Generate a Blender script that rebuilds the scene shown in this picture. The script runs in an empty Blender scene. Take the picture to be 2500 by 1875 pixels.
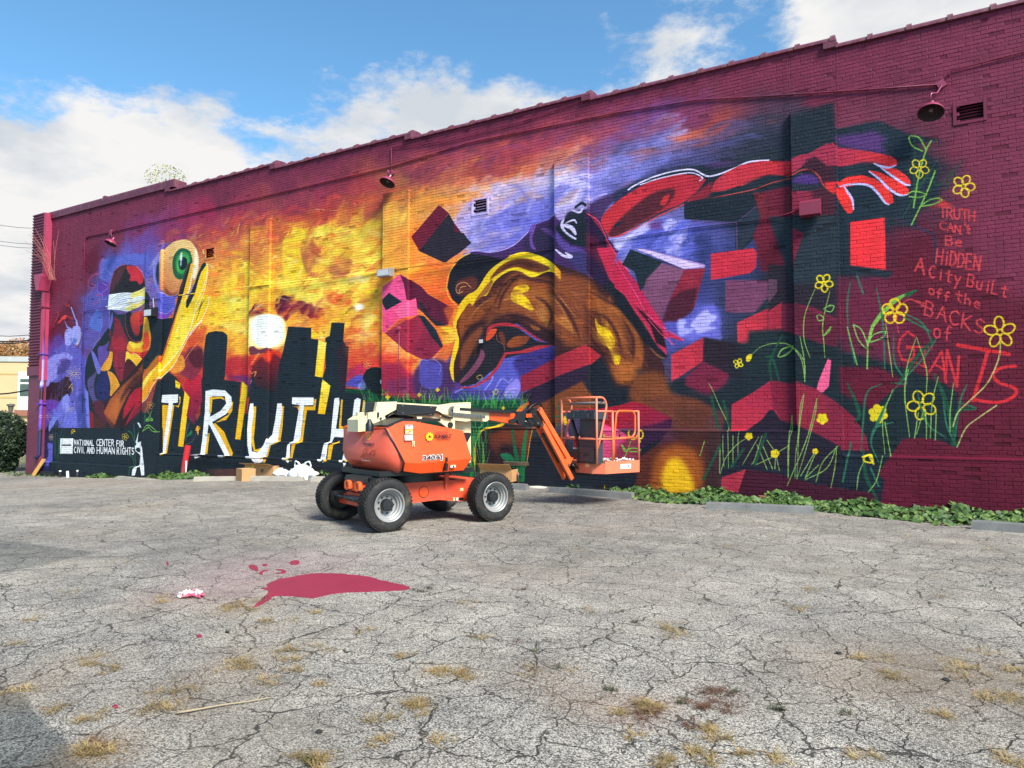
import bpy, bmesh, math, random
import numpy as np
from mathutils import Vector, Matrix

R = math.radians
SC = bpy.context.scene
COL = SC.collection
random.seed(11)

# ---------------------------------------------------------------- camera
FPX = 1733.0                                  # focal length in pixels of the 2500 px wide photograph
TILT, YAW, CAMZ, PW = math.atan(87.5 / 1733.0), R(30.1), 1.5, 13.75
cam_d = bpy.data.cameras.new('camera')
cam_d.sensor_width = 36
cam_d.lens = FPX / 2500 * 36
cam_d.clip_end = 3000
cam = bpy.data.objects.new('camera', cam_d)
COL.objects.link(cam)
cam.location = (0, 0, CAMZ)
cam.rotation_euler = (R(90) + TILT, 0, YAW)
SC.camera = cam

# ---------------------------------------------------------------- sky, sun, exposure
SUN_EL, SUN_AZ = R(44), R(-25)                # azimuth from +x (along the wall); negative: just in front of the wall
w = bpy.data.worlds.new('World')
SC.world = w
w.use_nodes = True
nt = w.node_tree
nt.nodes.clear()
N = nt.nodes.new
L = nt.links.new


def wnode(t, **k):
    n = N(t)
    for a, b in k.items():
        setattr(n, a, b)
    return n


def wmath(op, a, b=None, c=None, clamp=False):
    n = N('ShaderNodeMath'); n.operation = op; n.use_clamp = clamp
    for i, v in enumerate((a, b, c)):
        if v is None:
            continue
        if isinstance(v, (int, float)):
            n.inputs[i].default_value = v
        else:
            L(v, n.inputs[i])
    return n.outputs[0]


out = N('ShaderNodeOutputWorld')
sky = wnode('ShaderNodeTexSky', sky_type='NISHITA', sun_disc=False, sun_elevation=SUN_EL, sun_rotation=R(90) - SUN_AZ)
sky.air_density = 1.0; sky.dust_density = .6; sky.ozone_density = 2.2
tc = N('ShaderNodeTexCoord')
nrm = wnode('ShaderNodeVectorMath', operation='NORMALIZE'); L(tc.outputs['Generated'], nrm.inputs[0])
sep = N('ShaderNodeSeparateXYZ'); L(nrm.outputs[0], sep.inputs[0])
zc = wmath('MAXIMUM', sep.outputs[2], 0.0)
dn = wmath('ADD', zc, .16)
cmb = N('ShaderNodeCombineXYZ')
L(wmath('DIVIDE', sep.outputs[0], dn), cmb.inputs[0]); L(wmath('DIVIDE', sep.outputs[1], dn), cmb.inputs[1])


def wnoise(scale, detail, off, rough=.55, dist=0.0):
    m = N('ShaderNodeMapping'); m.inputs['Location'].default_value = off; L(cmb.outputs[0], m.inputs[0])
    n = N('ShaderNodeTexNoise'); n.inputs['Scale'].default_value = scale; n.inputs['Detail'].default_value = detail
    n.inputs['Roughness'].default_value = rough; n.inputs['Distortion'].default_value = dist
    L(m.outputs[0], n.inputs['Vector'])
    return n.outputs[0]


def blob(px, py, rad_deg, amp):
    """soft bank of cloud (or gap, amp < 0) round a direction"""
    d = ray_dir(px, py)
    v = wnode('ShaderNodeVectorMath', operation='DOT_PRODUCT'); L(nrm.outputs[0], v.inputs[0]); v.inputs[1].default_value = d
    t = wmath('SUBTRACT', v.outputs['Value'], math.cos(R(rad_deg)))
    t = wmath('DIVIDE', t, 1 - math.cos(R(rad_deg)), clamp=True)
    return wmath('MULTIPLY', wmath('POWER', wmath('MAXIMUM', t, 0.0), .8), amp)


fw = cam.rotation_euler.to_matrix() @ Vector((0, 0, -1))
rt = cam.rotation_euler.to_matrix() @ Vector((1, 0, 0))
upv = cam.rotation_euler.to_matrix() @ Vector((0, 1, 0))


def ray(px, py):
    return fw + rt * ((px - 1250) / FPX) - upv * ((py - 937.5) / FPX)


def ray_dir(px, py):
    return tuple(ray(px, py).normalized())


def wall_at(px, py, y=PW):
    d = ray(px, py)
    t = y / d.y
    return t * d.x, CAMZ + t * d.z


CLOUDS = [(60, 430, 14, .30), (300, 500, 14, .32), (560, 470, 12, .32), (800, 400, 12, .32), (1000, 340, 11, .30), (870, 230, 6, .16), (1150, 280, 9, .28), (1300, 230, 6, .12), (1480, 230, 6, .12), (1600, 190, 6, .14), (1650, 40, 7, .12), (1780, 100, 6, .1),
          (2150, 20, 12, .2), (2450, -100, 16, .22), (2000, 20, 8, .12), (1350, 20, 5, .14), (450, 290, 5, .12), (0, 760, 12, .30), (100, 320, 7, .16),
          (450, 40, 19, -.40), (900, 40, 15, -.38), (1050, 150, 7, -.16), (1280, 110, 6, -.14), (-250, 60, 18, -.3), (650, 220, 6, -.10), (1880, 180, 4, -.14), (20, 640, 5, -.14), (1450, 110, 5, -.2), (1330, 60, 4, -.14), (1700, 210, 3, -.1), (1870, 120, 5, -.2), (1830, 40, 4, -.14), (2300, 40, 3, -.1)]
acc = wmath('ADD', wnoise(1.9, 9, (3.1, 1.7, .4), .62, .25), .06)
acc = wmath('ADD', acc, wmath('MULTIPLY', wmath('SUBTRACT', wnoise(6.0, 9, (.3, 5.2, 1.4), .66), .5), .95))
for c in CLOUDS:
    acc = wmath('ADD', acc, blob(*c))
mr = N('ShaderNodeMapRange'); mr.interpolation_type = 'SMOOTHSTEP'
L(acc, mr.inputs['Value']); mr.inputs['From Min'].default_value = .57; mr.inputs['From Max'].default_value = .86
haze = wmath('MULTIPLY', wmath('POWER', wmath('SUBTRACT', 1.0, zc, clamp=True), 12.0), .35)
cover = wmath('MAXIMUM', mr.outputs[0], haze, clamp=True)
ccol = N('ShaderNodeMix'); ccol.data_type = 'RGBA'
ccol.inputs['A'].default_value = (2.75, 2.95, 3.2, 1); ccol.inputs['B'].default_value = (3.95, 3.9, 3.85, 1)
sh = N('ShaderNodeMapRange'); L(wnoise(3.2, 5, (7.7, 2.2, .9), .55), sh.inputs[0]); sh.inputs['From Min'].default_value = .38; sh.inputs['From Max'].default_value = .6
L(sh.outputs[0], ccol.inputs['Factor'])
tint = N('ShaderNodeMix'); tint.data_type = 'RGBA'; tint.blend_type = 'MULTIPLY'; tint.inputs['Factor'].default_value = 1
L(sky.outputs[0], tint.inputs['A']); tint.inputs['B'].default_value = (.62, .92, .98, 1)
mx = N('ShaderNodeMix'); mx.data_type = 'RGBA'
L(cover, mx.inputs['Factor']); L(tint.outputs['Result'], mx.inputs['A']); L(ccol.outputs['Result'], mx.inputs['B'])
bg = N('ShaderNodeBackground'); bg.inputs['Strength'].default_value = .13
L(mx.outputs['Result'], bg.inputs[0]); L(bg.outputs[0], out.inputs[0])

sun_d = bpy.data.lights.new('sun', 'SUN')
sun_d.energy = 4.4; sun_d.angle = R(20); sun_d.color = (1, .95, .87)
sun = bpy.data.objects.new('sun', sun_d)
COL.objects.link(sun)
sv = Vector((math.cos(SUN_EL) * math.cos(SUN_AZ), math.cos(SUN_EL) * math.sin(SUN_AZ), math.sin(SUN_EL)))
sun.rotation_euler = sv.to_track_quat('Z', 'Y').to_euler()
SC.view_settings.view_transform = 'Standard'
SC.view_settings.look = 'None'
SC.view_settings.exposure = .86
SC.view_settings.gamma = 1
SC.view_settings.use_curve_mapping = False
SC.render.engine = 'CYCLES'


# ---------------------------------------------------------------- helpers
def lin(c):
    if isinstance(c, str):
        c = tuple(int(c[i:i + 2], 16) / 255 for i in (0, 2, 4))
    return tuple(v / 12.92 if v < .04045 else ((v + .055) / 1.055) ** 2.4 for v in c) + (1,)


MATS = {}


def mat(name, col, rough=.6, metal=0.0, nscale=0, namp=.0, bump=0.0, bscale=0, spec=.5, coat=0.0, dirt=None, emis=0):
    """painted / plain surface: base colour with soft mottling, optional grime and fine relief"""
    if name in MATS:
        return MATS[name]
    m = bpy.data.materials.new(name)
    m.use_nodes = True
    t = m.node_tree
    p = t.nodes['Principled BSDF']
    base = lin(col)
    p.inputs['Roughness'].default_value = rough
    p.inputs['Metallic'].default_value = metal
    p.inputs['Specular IOR Level'].default_value = spec
    p.inputs['Coat Weight'].default_value = coat
    tcn = t.nodes.new('ShaderNodeTexCoord')
    n = t.nodes.new('ShaderNodeTexNoise')
    n.inputs['Scale'].default_value = nscale or 3.0
    n.inputs['Detail'].default_value = 6
    t.links.new(tcn.outputs['Object'], n.inputs['Vector'])
    r = t.nodes.new('ShaderNodeMapRange')
    r.inputs['From Min'].default_value = .3; r.inputs['From Max'].default_value = .7
    r.inputs['To Min'].default_value = 1 - (namp or .08); r.inputs['To Max'].default_value = 1 + (namp or .08)
    t.links.new(n.outputs[0], r.inputs[0])
    mu = t.nodes.new('ShaderNodeMix'); mu.data_type = 'RGBA'; mu.blend_type = 'MULTIPLY'; mu.inputs['Factor'].default_value = 1
    mu.inputs['A'].default_value = base
    t.links.new(r.outputs[0], mu.inputs['B'])
    src = mu.outputs['Result']
    if dirt:
        dc, amt, ds = dirt
        n2 = t.nodes.new('ShaderNodeTexNoise'); n2.inputs['Scale'].default_value = ds; n2.inputs['Detail'].default_value = 8; n2.inputs['Roughness'].default_value = .65
        t.links.new(tcn.outputs['Object'], n2.inputs['Vector'])
        r2 = t.nodes.new('ShaderNodeMapRange'); r2.inputs['From Min'].default_value = .5; r2.inputs['From Max'].default_value = .72; r2.inputs['To Max'].default_value = amt
        t.links.new(n2.outputs[0], r2.inputs[0])
        m2 = t.nodes.new('ShaderNodeMix'); m2.data_type = 'RGBA'
        t.links.new(r2.outputs[0], m2.inputs['Factor']); t.links.new(src, m2.inputs['A']); m2.inputs['B'].default_value = lin(dc)
        src = m2.outputs['Result']
    t.links.new(src, p.inputs['Base Color'])
    if bump:
        n3 = t.nodes.new('ShaderNodeTexNoise'); n3.inputs['Scale'].default_value = bscale or 60; n3.inputs['Detail'].default_value = 5
        t.links.new(tcn.outputs['Object'], n3.inputs['Vector'])
        b = t.nodes.new('ShaderNodeBump'); b.inputs['Strength'].default_value = bump; b.inputs['Distance'].default_value = .01
        t.links.new(n3.outputs[0], b.inputs['Height']); t.links.new(b.outputs[0], p.inputs['Normal'])
    MATS[name] = m
    return m


def link(o, parent=None):
    COL.objects.link(o)
    if parent:
        o.parent = parent
    return o


def obj(name, verts, faces, m, parent=None, smooth=False, uvs=None):
    me = bpy.data.meshes.new(name)
    me.from_pydata([tuple(v) for v in verts], [], faces)
    if m:
        me.materials.append(m)
    if smooth:
        me.polygons.foreach_set('use_smooth', [True] * len(me.polygons))
    me.update()
    return link(bpy.data.objects.new(name, me), parent)


def bobj(name, bm, m, parent=None, smooth=False, bevel=0, auto=False):
    me = bpy.data.meshes.new(name)
    if bevel:
        es = [e for e in bm.edges if len(e.link_faces) == 2 and e.calc_face_angle(0) > .6]
        bmesh.ops.bevel(bm, geom=es, offset=bevel, segments=2, affect='EDGES', profile=.6, clamp_overlap=True)
    bmesh.ops.recalc_face_normals(bm, faces=bm.faces)
    bm.to_mesh(me); bm.free()
    if m:
        me.materials.append(m)
    if smooth or auto:
        me.polygons.foreach_set('use_smooth', [True] * len(me.polygons))
        if auto:
            me.set_sharp_from_angle(angle=R(35))
    return link(bpy.data.objects.new(name, me), parent)


def box(bm, x0, x1, y0, y1, z0, z1):
    v = [bm.verts.new((x, y, z)) for x in (x0, x1) for y in (y0, y1) for z in (z0, z1)]
    for f in ((0, 1, 3, 2), (4, 6, 7, 5), (0, 4, 5, 1), (2, 3, 7, 6), (0, 2, 6, 4), (1, 5, 7, 3)):
        bm.faces.new([v[i] for i in f])


def obox(bm, c, ax, ay, az):
    """box from its centre and three half axes"""
    c, ax, ay, az = map(Vector, (c, ax, ay, az))
    v = [bm.verts.new(c + ax * i + ay * j + az * k) for i in (-1, 1) for j in (-1, 1) for k in (-1, 1)]
    for f in ((0, 1, 3, 2), (4, 6, 7, 5), (0, 4, 5, 1), (2, 3, 7, 6), (0, 2, 6, 4), (1, 5, 7, 3)):
        bm.faces.new([v[i] for i in f])


def beam(bm, a, b, w, h, upd=(0, 0, 1)):
    a, b = Vector(a), Vector(b)
    d = (b - a)
    s = d.cross(Vector(upd)).normalized()
    u = s.cross(d).normalized()
    obox(bm, (a + b) / 2, d / 2, s * w / 2, u * h / 2)


def tube(bm, path, r, n=8, closed=False, caps=True):
    path = [Vector(p) for p in path]
    m_ = len(path)
    rings = []
    prev = None
    for i, p in enumerate(path):
        if closed:
            d = (path[(i + 1) % m_] - path[i - 1]).normalized()
        else:
            d = (path[min(i + 1, m_ - 1)] - path[max(i - 1, 0)]).normalized()
        if prev is None:
            s = d.cross(Vector((0, 0, 1)))
            if s.length < .05:
                s = d.cross(Vector((0, 1, 0)))
            s.normalize()
        else:
            s = (prev - d * prev.dot(d)).normalized()
        prev = s
        u = d.cross(s)
        rr = r[i] if isinstance(r, (list, tuple)) else r
        rings.append([bm.verts.new(p + s * math.cos(2 * math.pi * k / n) * rr + u * math.sin(2 * math.pi * k / n) * rr) for k in range(n)])
    for i in range(m_ if closed else m_ - 1):
        a, b = rings[i], rings[(i + 1) % m_]
        for k in range(n):
            bm.faces.new((a[k], a[(k + 1) % n], b[(k + 1) % n], b[k]))
    if caps and not closed:
        bm.faces.new(rings[0]); bm.faces.new(rings[-1])


def fillet(pts_, r=.05, n=4):
    """round the inner corners of a path"""
    P_ = [Vector(p) for p in pts_]
    out_ = [P_[0]]
    for i in range(1, len(P_) - 1):
        a, b, c = P_[i - 1], P_[i], P_[i + 1]
        l1, l2 = (a - b).length, (c - b).length
        rr = min(r, l1 * .45, l2 * .45)
        p0, p1 = b + (a - b).normalized() * rr, b + (c - b).normalized() * rr
        for k in range(n + 1):
            t = k / n
            out_.append(p0 * (1 - t) ** 2 + b * 2 * t * (1 - t) + p1 * t * t)
    out_.append(P_[-1])
    return out_


def lathe(bm, prof, n=24, axis='z', org=(0, 0, 0)):
    """prof: (radius, height) pairs"""
    rings = []
    o = Vector(org)
    for r_, h in prof:
        ring = []
        for k in range(n):
            a = 2 * math.pi * k / n
            c, s = math.cos(a) * r_, math.sin(a) * r_
            v = {'z': (c, s, h), 'y': (c, h, s), 'x': (h, c, s)}[axis]
            ring.append(bm.verts.new(o + Vector(v)))
        rings.append(ring)
    for a, b in zip(rings, rings[1:]):
        for k in range(n):
            bm.faces.new((a[k], a[(k + 1) % n], b[(k + 1) % n], b[k]))
    return rings


def prism(bm, outline, a, b, axis='y'):
    """extrude a 2-D outline: axis y -> (x, z) outline from y=a to y=b, and so on"""
    def mk(p, h):
        return {'y': (p[0], h, p[1]), 'z': (p[0], p[1], h), 'x': (h, p[0], p[1])}[axis]
    A = [bm.verts.new(mk(p, a)) for p in outline]
    B = [bm.verts.new(mk(p, b)) for p in outline]
    n = len(A)
    bm.faces.new(A); bm.faces.new(B[::-1])
    for i in range(n):
        bm.faces.new((A[i], B[i], B[(i + 1) % n], A[(i + 1) % n]))


def thing(name, label, cat, loc=(0, 0, 0), rz=0, group=None):
    o = bpy.data.objects.new(name, None)
    o.empty_display_size = .2
    COL.objects.link(o)
    o.location = loc; o.rotation_euler = (0, 0, rz)
    o['label'] = label; o['category'] = cat
    if group:
        o['group'] = group
    return o


def tag(o, label, cat, group=None):
    o['label'] = label; o['category'] = cat
    if group:
        o['group'] = group
    return o


def structure(o):
    o['kind'] = 'structure'
    return o


def stuff(o):
    o['kind'] = 'stuff'
    return o


def dup(o, parent=None, loc=None, rz=None, label=None):
    c = o.copy()
    COL.objects.link(c)
    if parent:
        c.parent = parent
    if loc is not None:
        c.location = loc
    if rz is not None:
        c.rotation_euler = (0, 0, rz)
    if label:
        c['label'] = label
    for ch in list(KIDS.get(o.name, ())):
        dup(ch, c)
    return c


KIDS = {}


def note_kids(root):
    """remember the children of a thing so that it can be copied"""
    for o in bpy.data.objects:
        if o.parent:
            KIDS.setdefault(o.parent.name, [])
            if o not in KIDS[o.parent.name]:
                KIDS[o.parent.name].append(o)


def sstep(t):
    t = min(1, max(0, t))
    return t * t * (3 - 2 * t)


def gz(x, y):
    """height of the ground: level near the camera, falling away to the left, with a slight swell at the wall"""
    h = -.48 * sstep((-12.5 - x) / 14.5)
    h += .07 * math.exp(-((x + 7) / 3.5) ** 2) * sstep((y - 10.5) / 3)
    h += .012 * math.sin(x * .9 + 1) * math.cos(y * .8)
    return h


def ground_at(px, py):
    d = ray(px, py)
    z = 0.0
    for _ in range(12):
        t = (z - CAMZ) / d.z
        z = gz(t * d.x, t * d.y)
    return Vector((t * d.x, t * d.y, z))
# ---------------------------------------------------------------- the painted mural (flat print on the brick)
VIEWS = {'A': (0, 400, 2.0736), 'B': (500, 400, 2.0736), 'C': (1000, 200, 2.0736), 'D': (1500, 200, 2.0736),
         'E': (1875, 0, 2.0736), 'F': (1875, 500, 2.0736), 'G': (1400, 800, 3.6867), 'H': (1100, 850, 4.424),
         'I': (80, 560, 5.53), 'J': (80, 820, 5.53), 'K': (350, 560, 5.53), 'L': (350, 580, 2.765),
         'M': (0, 1000, 5.53), 'N': (2100, 1000, 5.53), 'O': (1700, 1000, 5.53), 'PP': (350, 1000, 4.424),
         'Q': (0, 780, 3.95), 'T': (2100, 300, 5.53), 'U': (750, 950, 4.022), 'V': (1200, 950, 5.53), 'Z': (0, 0, .8848)}
MX0, MX1, MZ0, MZ1, PPM = -28.6, 2.0, -0.8, 9.1, 116.0
MW, MH = int((MX1 - MX0) * PPM), int((MZ1 - MZ0) * PPM)
cur = [0, 0, 1.0]


def view(k):
    cur[:] = VIEWS[k]


def pts(s):
    """traced outline -> metres on the wall -> texels"""
    out = []
    for q in s.split():
        a, b = q.split(',')
        x, z = wall_at(cur[0] + float(a) / cur[2], cur[1] + float(b) / cur[2])
        out.append(((x - MX0) * PPM, (MZ1 - z) * PPM))
    return np.array(out, dtype=np.float64)


def hexc(h):
    return np.array([int(h[i:i + 2], 16) / 255 for i in (0, 2, 4)], dtype=np.float32)


def vnoise(h, w, cell, rng):
    gh, gw = int(h / cell) + 3, int(w / cell) + 3
    g = rng.random((gh, gw)).astype(np.float32)
    ys = np.arange(h, dtype=np.float32) / cell
    xs = np.arange(w, dtype=np.float32) / cell
    yi, xi = ys.astype(int), xs.astype(int)
    fy, fx = ys - yi, xs - xi
    fy = fy * fy * (3 - 2 * fy)
    fx = fx * fx * (3 - 2 * fx)
    a = g[yi] * (1 - fy[:, None]) + g[yi + 1] * fy[:, None]
    return a[:, xi] * (1 - fx) + a[:, xi + 1] * fx


def fbm(h, w, cell, rng, octv=4, ax=1.0):
    t = 0
    amp = 1.0
    tot = 0
    for o in range(octv):
        c = max(cell / 2 ** o, 1.5)
        if ax != 1.0:
            n = vnoise(h, int(w / ax) + 2, c, rng)
            xi = np.minimum((np.arange(w) / ax).astype(int), n.shape[1] - 1)
            n = n[:, xi]
        else:
            n = vnoise(h, w, c, rng)
        t = t + n * amp
        tot += amp
        amp *= .5
    return (t / tot - .5) * 2


NR = np.random.default_rng(7)
NA = fbm(MH, MW, 70, NR, 4)
NB = fbm(MH, MW, 70, NR, 4)
NC = fbm(MH, MW, 26, NR, 3, 3.0)
canvas = np.zeros((MH, MW, 3), np.float32)


def smooth_closed(P, n=5):
    a = np.roll(P, 1, 0); b = P; c = np.roll(P, -1, 0); d = np.roll(P, -2, 0)
    out = []
    for i in range(n):
        t = i / n
        out.append(.5 * ((2 * b) + (c - a) * t + (2 * a - 5 * b + 4 * c - d) * t * t + (3 * b - a - 3 * c + d) * t ** 3))
    return np.stack(out, 1).reshape(-1, 2)


def smooth_open(P, n=6):
    if len(P) < 3:
        return P
    Q = np.vstack([2 * P[0] - P[1], P, 2 * P[-1] - P[-2]])
    out = []
    for k in range(len(P) - 1):
        a, b, c, d = Q[k:k + 4]
        for i in range(n):
            t = i / n
            out.append(.5 * ((2 * b) + (c - a) * t + (2 * a - 5 * b + 4 * c - d) * t * t + (3 * b - a - 3 * c + d) * t ** 3))
    out.append(P[-1])
    return np.array(out)


def boxblur(m, r):
    for ax in (0, 1):
        for _ in range(2):
            k = 2 * r + 1
            pad = [(0, 0), (0, 0)]
            pad[ax] = (r + 1, r)
            c = np.cumsum(np.pad(m, pad, mode='edge'), axis=ax)
            m = (c[k:] - c[:-k]) / k if ax == 0 else (c[:, k:] - c[:, :-k]) / k
    return m


def blend(y0, y1, x0, x1, m, col, a):
    m = (m * a)[..., None]
    reg = canvas[y0:y1, x0:x1]
    if isinstance(col, str):
        reg *= (1 - m)
        reg += hexc(col) * m
    else:   # (c0, c1, p0, p1) gradient along the line p0 -> p1 in texels
        c0, c1, p0, p1 = col
        ys, xs = np.mgrid[y0:y1, x0:x1]
        d = p1 - p0
        t = np.clip(((xs - p0[0]) * d[0] + (ys - p0[1]) * d[1]) / (d @ d), 0, 1)[..., None]
        reg *= (1 - m)
        reg += (hexc(c0) * (1 - t) + hexc(c1) * t) * m


def poly(col, s, sm=0, b=0, w=0, a=1.0):
    P = pts(s)
    if isinstance(col, tuple):
        g = pts(col[2])
        col = (col[0], col[1], g[0], g[1])
    if sm:
        P = smooth_closed(P)
    mg = int(3 * b + w + 4)
    x0, x1 = max(0, int(P[:, 0].min()) - mg), min(MW, int(P[:, 0].max()) + mg)
    y0, y1 = max(0, int(P[:, 1].min()) - mg), min(MH, int(P[:, 1].max()) + mg)
    if x1 <= x0 or y1 <= y0:
        return
    if w:
        X = (np.arange(x0, x1)[None, :] + NA[y0:y1, x0:x1] * w).astype(np.float32)
        Y = (np.arange(y0, y1)[:, None] + NB[y0:y1, x0:x1] * w).astype(np.float32)
        ins = np.zeros(X.shape, bool)
        for (ax, ay), (bx, by) in zip(P, np.roll(P, -1, 0)):
            if ay == by:
                continue
            ins ^= ((ay > Y) != (by > Y)) & (X < (bx - ax) * (Y - ay) / (by - ay) + ax)
        m = ins.astype(np.float32)
    else:      # scanline fill, 3 lines a texel
        m = np.zeros((y1 - y0, x1 - x0), np.float32)
        Q = np.roll(P, -1, 0)
        xs = np.arange(x0, x1)
        for k in range((y1 - y0) * 3):
            yy = y0 + (k + .5) / 3
            hit = (P[:, 1] > yy) != (Q[:, 1] > yy)
            if not hit.any():
                continue
            c = np.sort((Q[hit, 0] - P[hit, 0]) * (yy - P[hit, 1]) / (Q[hit, 1] - P[hit, 1]) + P[hit, 0])
            row = m[k // 3]
            for i in range(0, len(c) - 1, 2):
                row += np.clip(np.minimum(xs + 1, c[i + 1]) - np.maximum(xs, c[i]), 0, 1) / 3
    if b:
        m = boxblur(m, max(1, int(b)))
    elif w:
        m = boxblur(m, 1)
    blend(y0, y1, x0, x1, np.clip(m, 0, 1), col, a)


def stroke(col, wd, s, sm=1, b=0, a=1.0, close=0, taper=0):
    """painted line; wd in centimetres on the wall"""
    P = pts(s) if isinstance(s, str) else s
    if close:
        P = np.vstack([P, P[:1]])
    if sm:
        P = smooth_open(P)
    r = wd * PPM / 200
    mg = int(r + 3 + 3 * b)
    x0, x1 = max(0, int(P[:, 0].min()) - mg), min(MW, int(P[:, 0].max()) + mg)
    y0, y1 = max(0, int(P[:, 1].min()) - mg), min(MH, int(P[:, 1].max()) + mg)
    if x1 <= x0 or y1 <= y0:
        return
    m = np.zeros((y1 - y0, x1 - x0), np.float32)
    n = len(P) - 1
    for i in range(n):
        (ax, ay), (bx, by) = P[i], P[i + 1]
        rr = r * (1 - taper * abs(2 * (i + .5) / n - 1) ** 2 * .8)
        a0, a1 = max(x0, int(min(ax, bx) - rr - 2)), min(x1, int(max(ax, bx) + rr + 3))
        c0, c1 = max(y0, int(min(ay, by) - rr - 2)), min(y1, int(max(ay, by) + rr + 3))
        if a1 <= a0 or c1 <= c0:
            continue
        X = np.arange(a0, a1)[None, :] + .5
        Y = np.arange(c0, c1)[:, None] + .5
        dx, dy = bx - ax, by - ay
        t = np.clip(((X - ax) * dx + (Y - ay) * dy) / (dx * dx + dy * dy + 1e-9), 0, 1)
        d = np.hypot(X - ax - t * dx, Y - ay - t * dy)
        sub = m[c0 - y0:c1 - y0, a0 - x0:a1 - x0]
        np.maximum(sub, np.clip(rr - d + .5, 0, 1), out=sub)
    if b:
        m = boxblur(m, int(b))
    blend(y0, y1, x0, x1, m, col, a)


def field(points):
    """smooth colour field through (x, y, colour) samples, warped so that it reads as sprayed cloud"""
    q = 4
    h, w = MH // q, MW // q
    Y, X = np.mgrid[0:h, 0:w].astype(np.float32) * q
    X = X + NA[::q, ::q][:h, :w] * 34 + NC[::q, ::q][:h, :w] * 26
    Y = Y + NB[::q, ::q][:h, :w] * 30
    num = np.zeros((h, w, 3), np.float32)
    den = np.zeros((h, w), np.float32)
    for x, y, c in points:
        p = pts('%g,%g' % (x, y))[0]
        dd = ((X - p[0]) * .8) ** 2 + (Y - p[1]) ** 2 + 90
        wt = 1e6 / dd ** 1.9
        num += wt[..., None] * hexc(c)
        den += wt
    f = num / den[..., None]
    yi = np.minimum(np.arange(MH) / q, h - 1.001)
    xi = np.minimum(np.arange(MW) / q, w - 1.001)
    y0 = yi.astype(int); x0 = xi.astype(int)
    fy = (yi - y0)[:, None, None].astype(np.float32); fx = (xi - x0)[None, :, None].astype(np.float32)
    a = f[y0] * (1 - fy) + f[y0 + 1] * fy
    canvas[:] = a[:, x0] * (1 - fx) + a[:, x0 + 1] * fx


GL = {'A': '0,0 .5,1 1,0|.2,.4 .8,.4', 'B': '0,0 0,1 .7,.95 .8,.75 .6,.55 0,.53|.6,.53 .9,.3 .7,.03 0,0', 'C': '.95,.85 .6,1 .2,.85 0,.5 .2,.12 .6,0 .95,.15',
      'D': '0,0 0,1 .6,.9 .9,.5 .6,.08 0,0', 'E': '.85,1 0,1 0,0 .85,0|0,.52 .7,.52', 'F': '.85,1 0,1 0,0|0,.52 .7,.52', 'G': '.9,.85 .5,1 .1,.75 0,.4 .25,.05 .7,.02 .9,.2 .9,.45 .5,.45',
      'H': '0,0 0,1|.9,0 .9,1|0,.5 .9,.5', 'I': '.4,0 .4,1', 'K': '0,0 0,1|.85,1 .05,.48 .9,0', 'L': '0,1 0,0 .8,0', 'M': '0,0 .1,1 .5,.3 .9,1 1,0', 'N': '0,0 0,1 .85,0 .85,1',
      'O': '.45,0 .1,.2 0,.55 .2,.92 .5,1 .85,.8 .9,.4 .75,.08 .45,0', 'R': '0,0 0,1 .65,.97 .8,.75 .6,.52 0,.5|.35,.5 .9,0', 'S': '.85,.88 .45,1 .08,.8 .2,.56 .7,.44 .85,.2 .5,0 .05,.1',
      'T': '0,1 1,1|.5,1 .5,0', 'U': '0,1 0,.3 .25,.02 .6,.02 .85,.3 .85,1', 'V': '0,1 .45,0 .9,1', 'W': '0,1 .2,0 .5,.7 .8,0 1,1', 'Y': '0,1 .45,.5 .9,1|.45,.5 .45,0',
      'e': '.05,.35 .8,.38 .7,.6 .35,.65 .05,.35 .2,.05 .75,.05', 'i': '.4,0 .4,.6|.4,.8 .4,.85', 't': '.45,.95 .45,.05 .8,0|.05,.62 .9,.62', 'y': '.05,.6 .4,.15|.85,.65 .15,-.4',
      'o': '.4,0 .05,.2 .1,.55 .45,.65 .8,.5 .75,.12 .4,0', 'f': '.8,.9 .5,.95 .35,.7 .35,0|.05,.5 .7,.5', 'h': '.1,1 .1,0|.1,.4 .5,.6 .75,.4 .75,0', "'": '.4,1 .4,.75',
      'u': '.1,.6 .1,.15 .4,0 .75,.15|.75,.65 .75,0', 'l': '.4,1 .4,0 .7,0', '-': '0,.5 .8,.5'}


def letters(txt, col, wd, o, ux, uy, gap=.28, sm=0):
    """hand lettering: o origin (bottom left), ux / uy the tips of one em to the right / up, all traced points"""
    O, X, Y = pts(o)[0], pts(ux)[0], pts(uy)[0]
    vx, vy = X - O, Y - O
    cx = 0.0
    n = len(txt)
    tot = sum((.55 if c in ' ' else .75 if c in "Ii'l" else 1.0) + gap for c in txt) - gap
    for c in txt:
        if c == ' ':
            cx += .55 + gap
            continue
        for part in GL[c].split('|'):
            q = np.array([[float(v) for v in t.split(',')] for t in part.split()])
            P = O + np.outer((cx + q[:, 0]) / tot, vx) + np.outer(q[:, 1], vy)
            stroke(col, wd, P, sm=sm)
        cx += (.75 if c in "Ii'l" else 1.0) + gap


def flower(col, wd, cx, cy, r, n=5, rot=0.0, fill=0, ell=.42):
    """loop-petal flower; centre and radius in view pixels"""
    for k in range(n):
        a = rot + 2 * math.pi * k / n
        t = np.linspace(0, 2 * math.pi, 9)
        u = .15 + .42 * (1 - np.cos(t)); v = ell * .8 * np.sin(t)
        q = ' '.join('%g,%g' % (cx + r * (uu * math.cos(a) - vv * math.sin(a)), cy + r * (uu * math.sin(a) + vv * math.cos(a))) for uu, vv in zip(u, v))
        if fill:
            poly(col, q)
        stroke(col, wd, q, sm=1)


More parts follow.
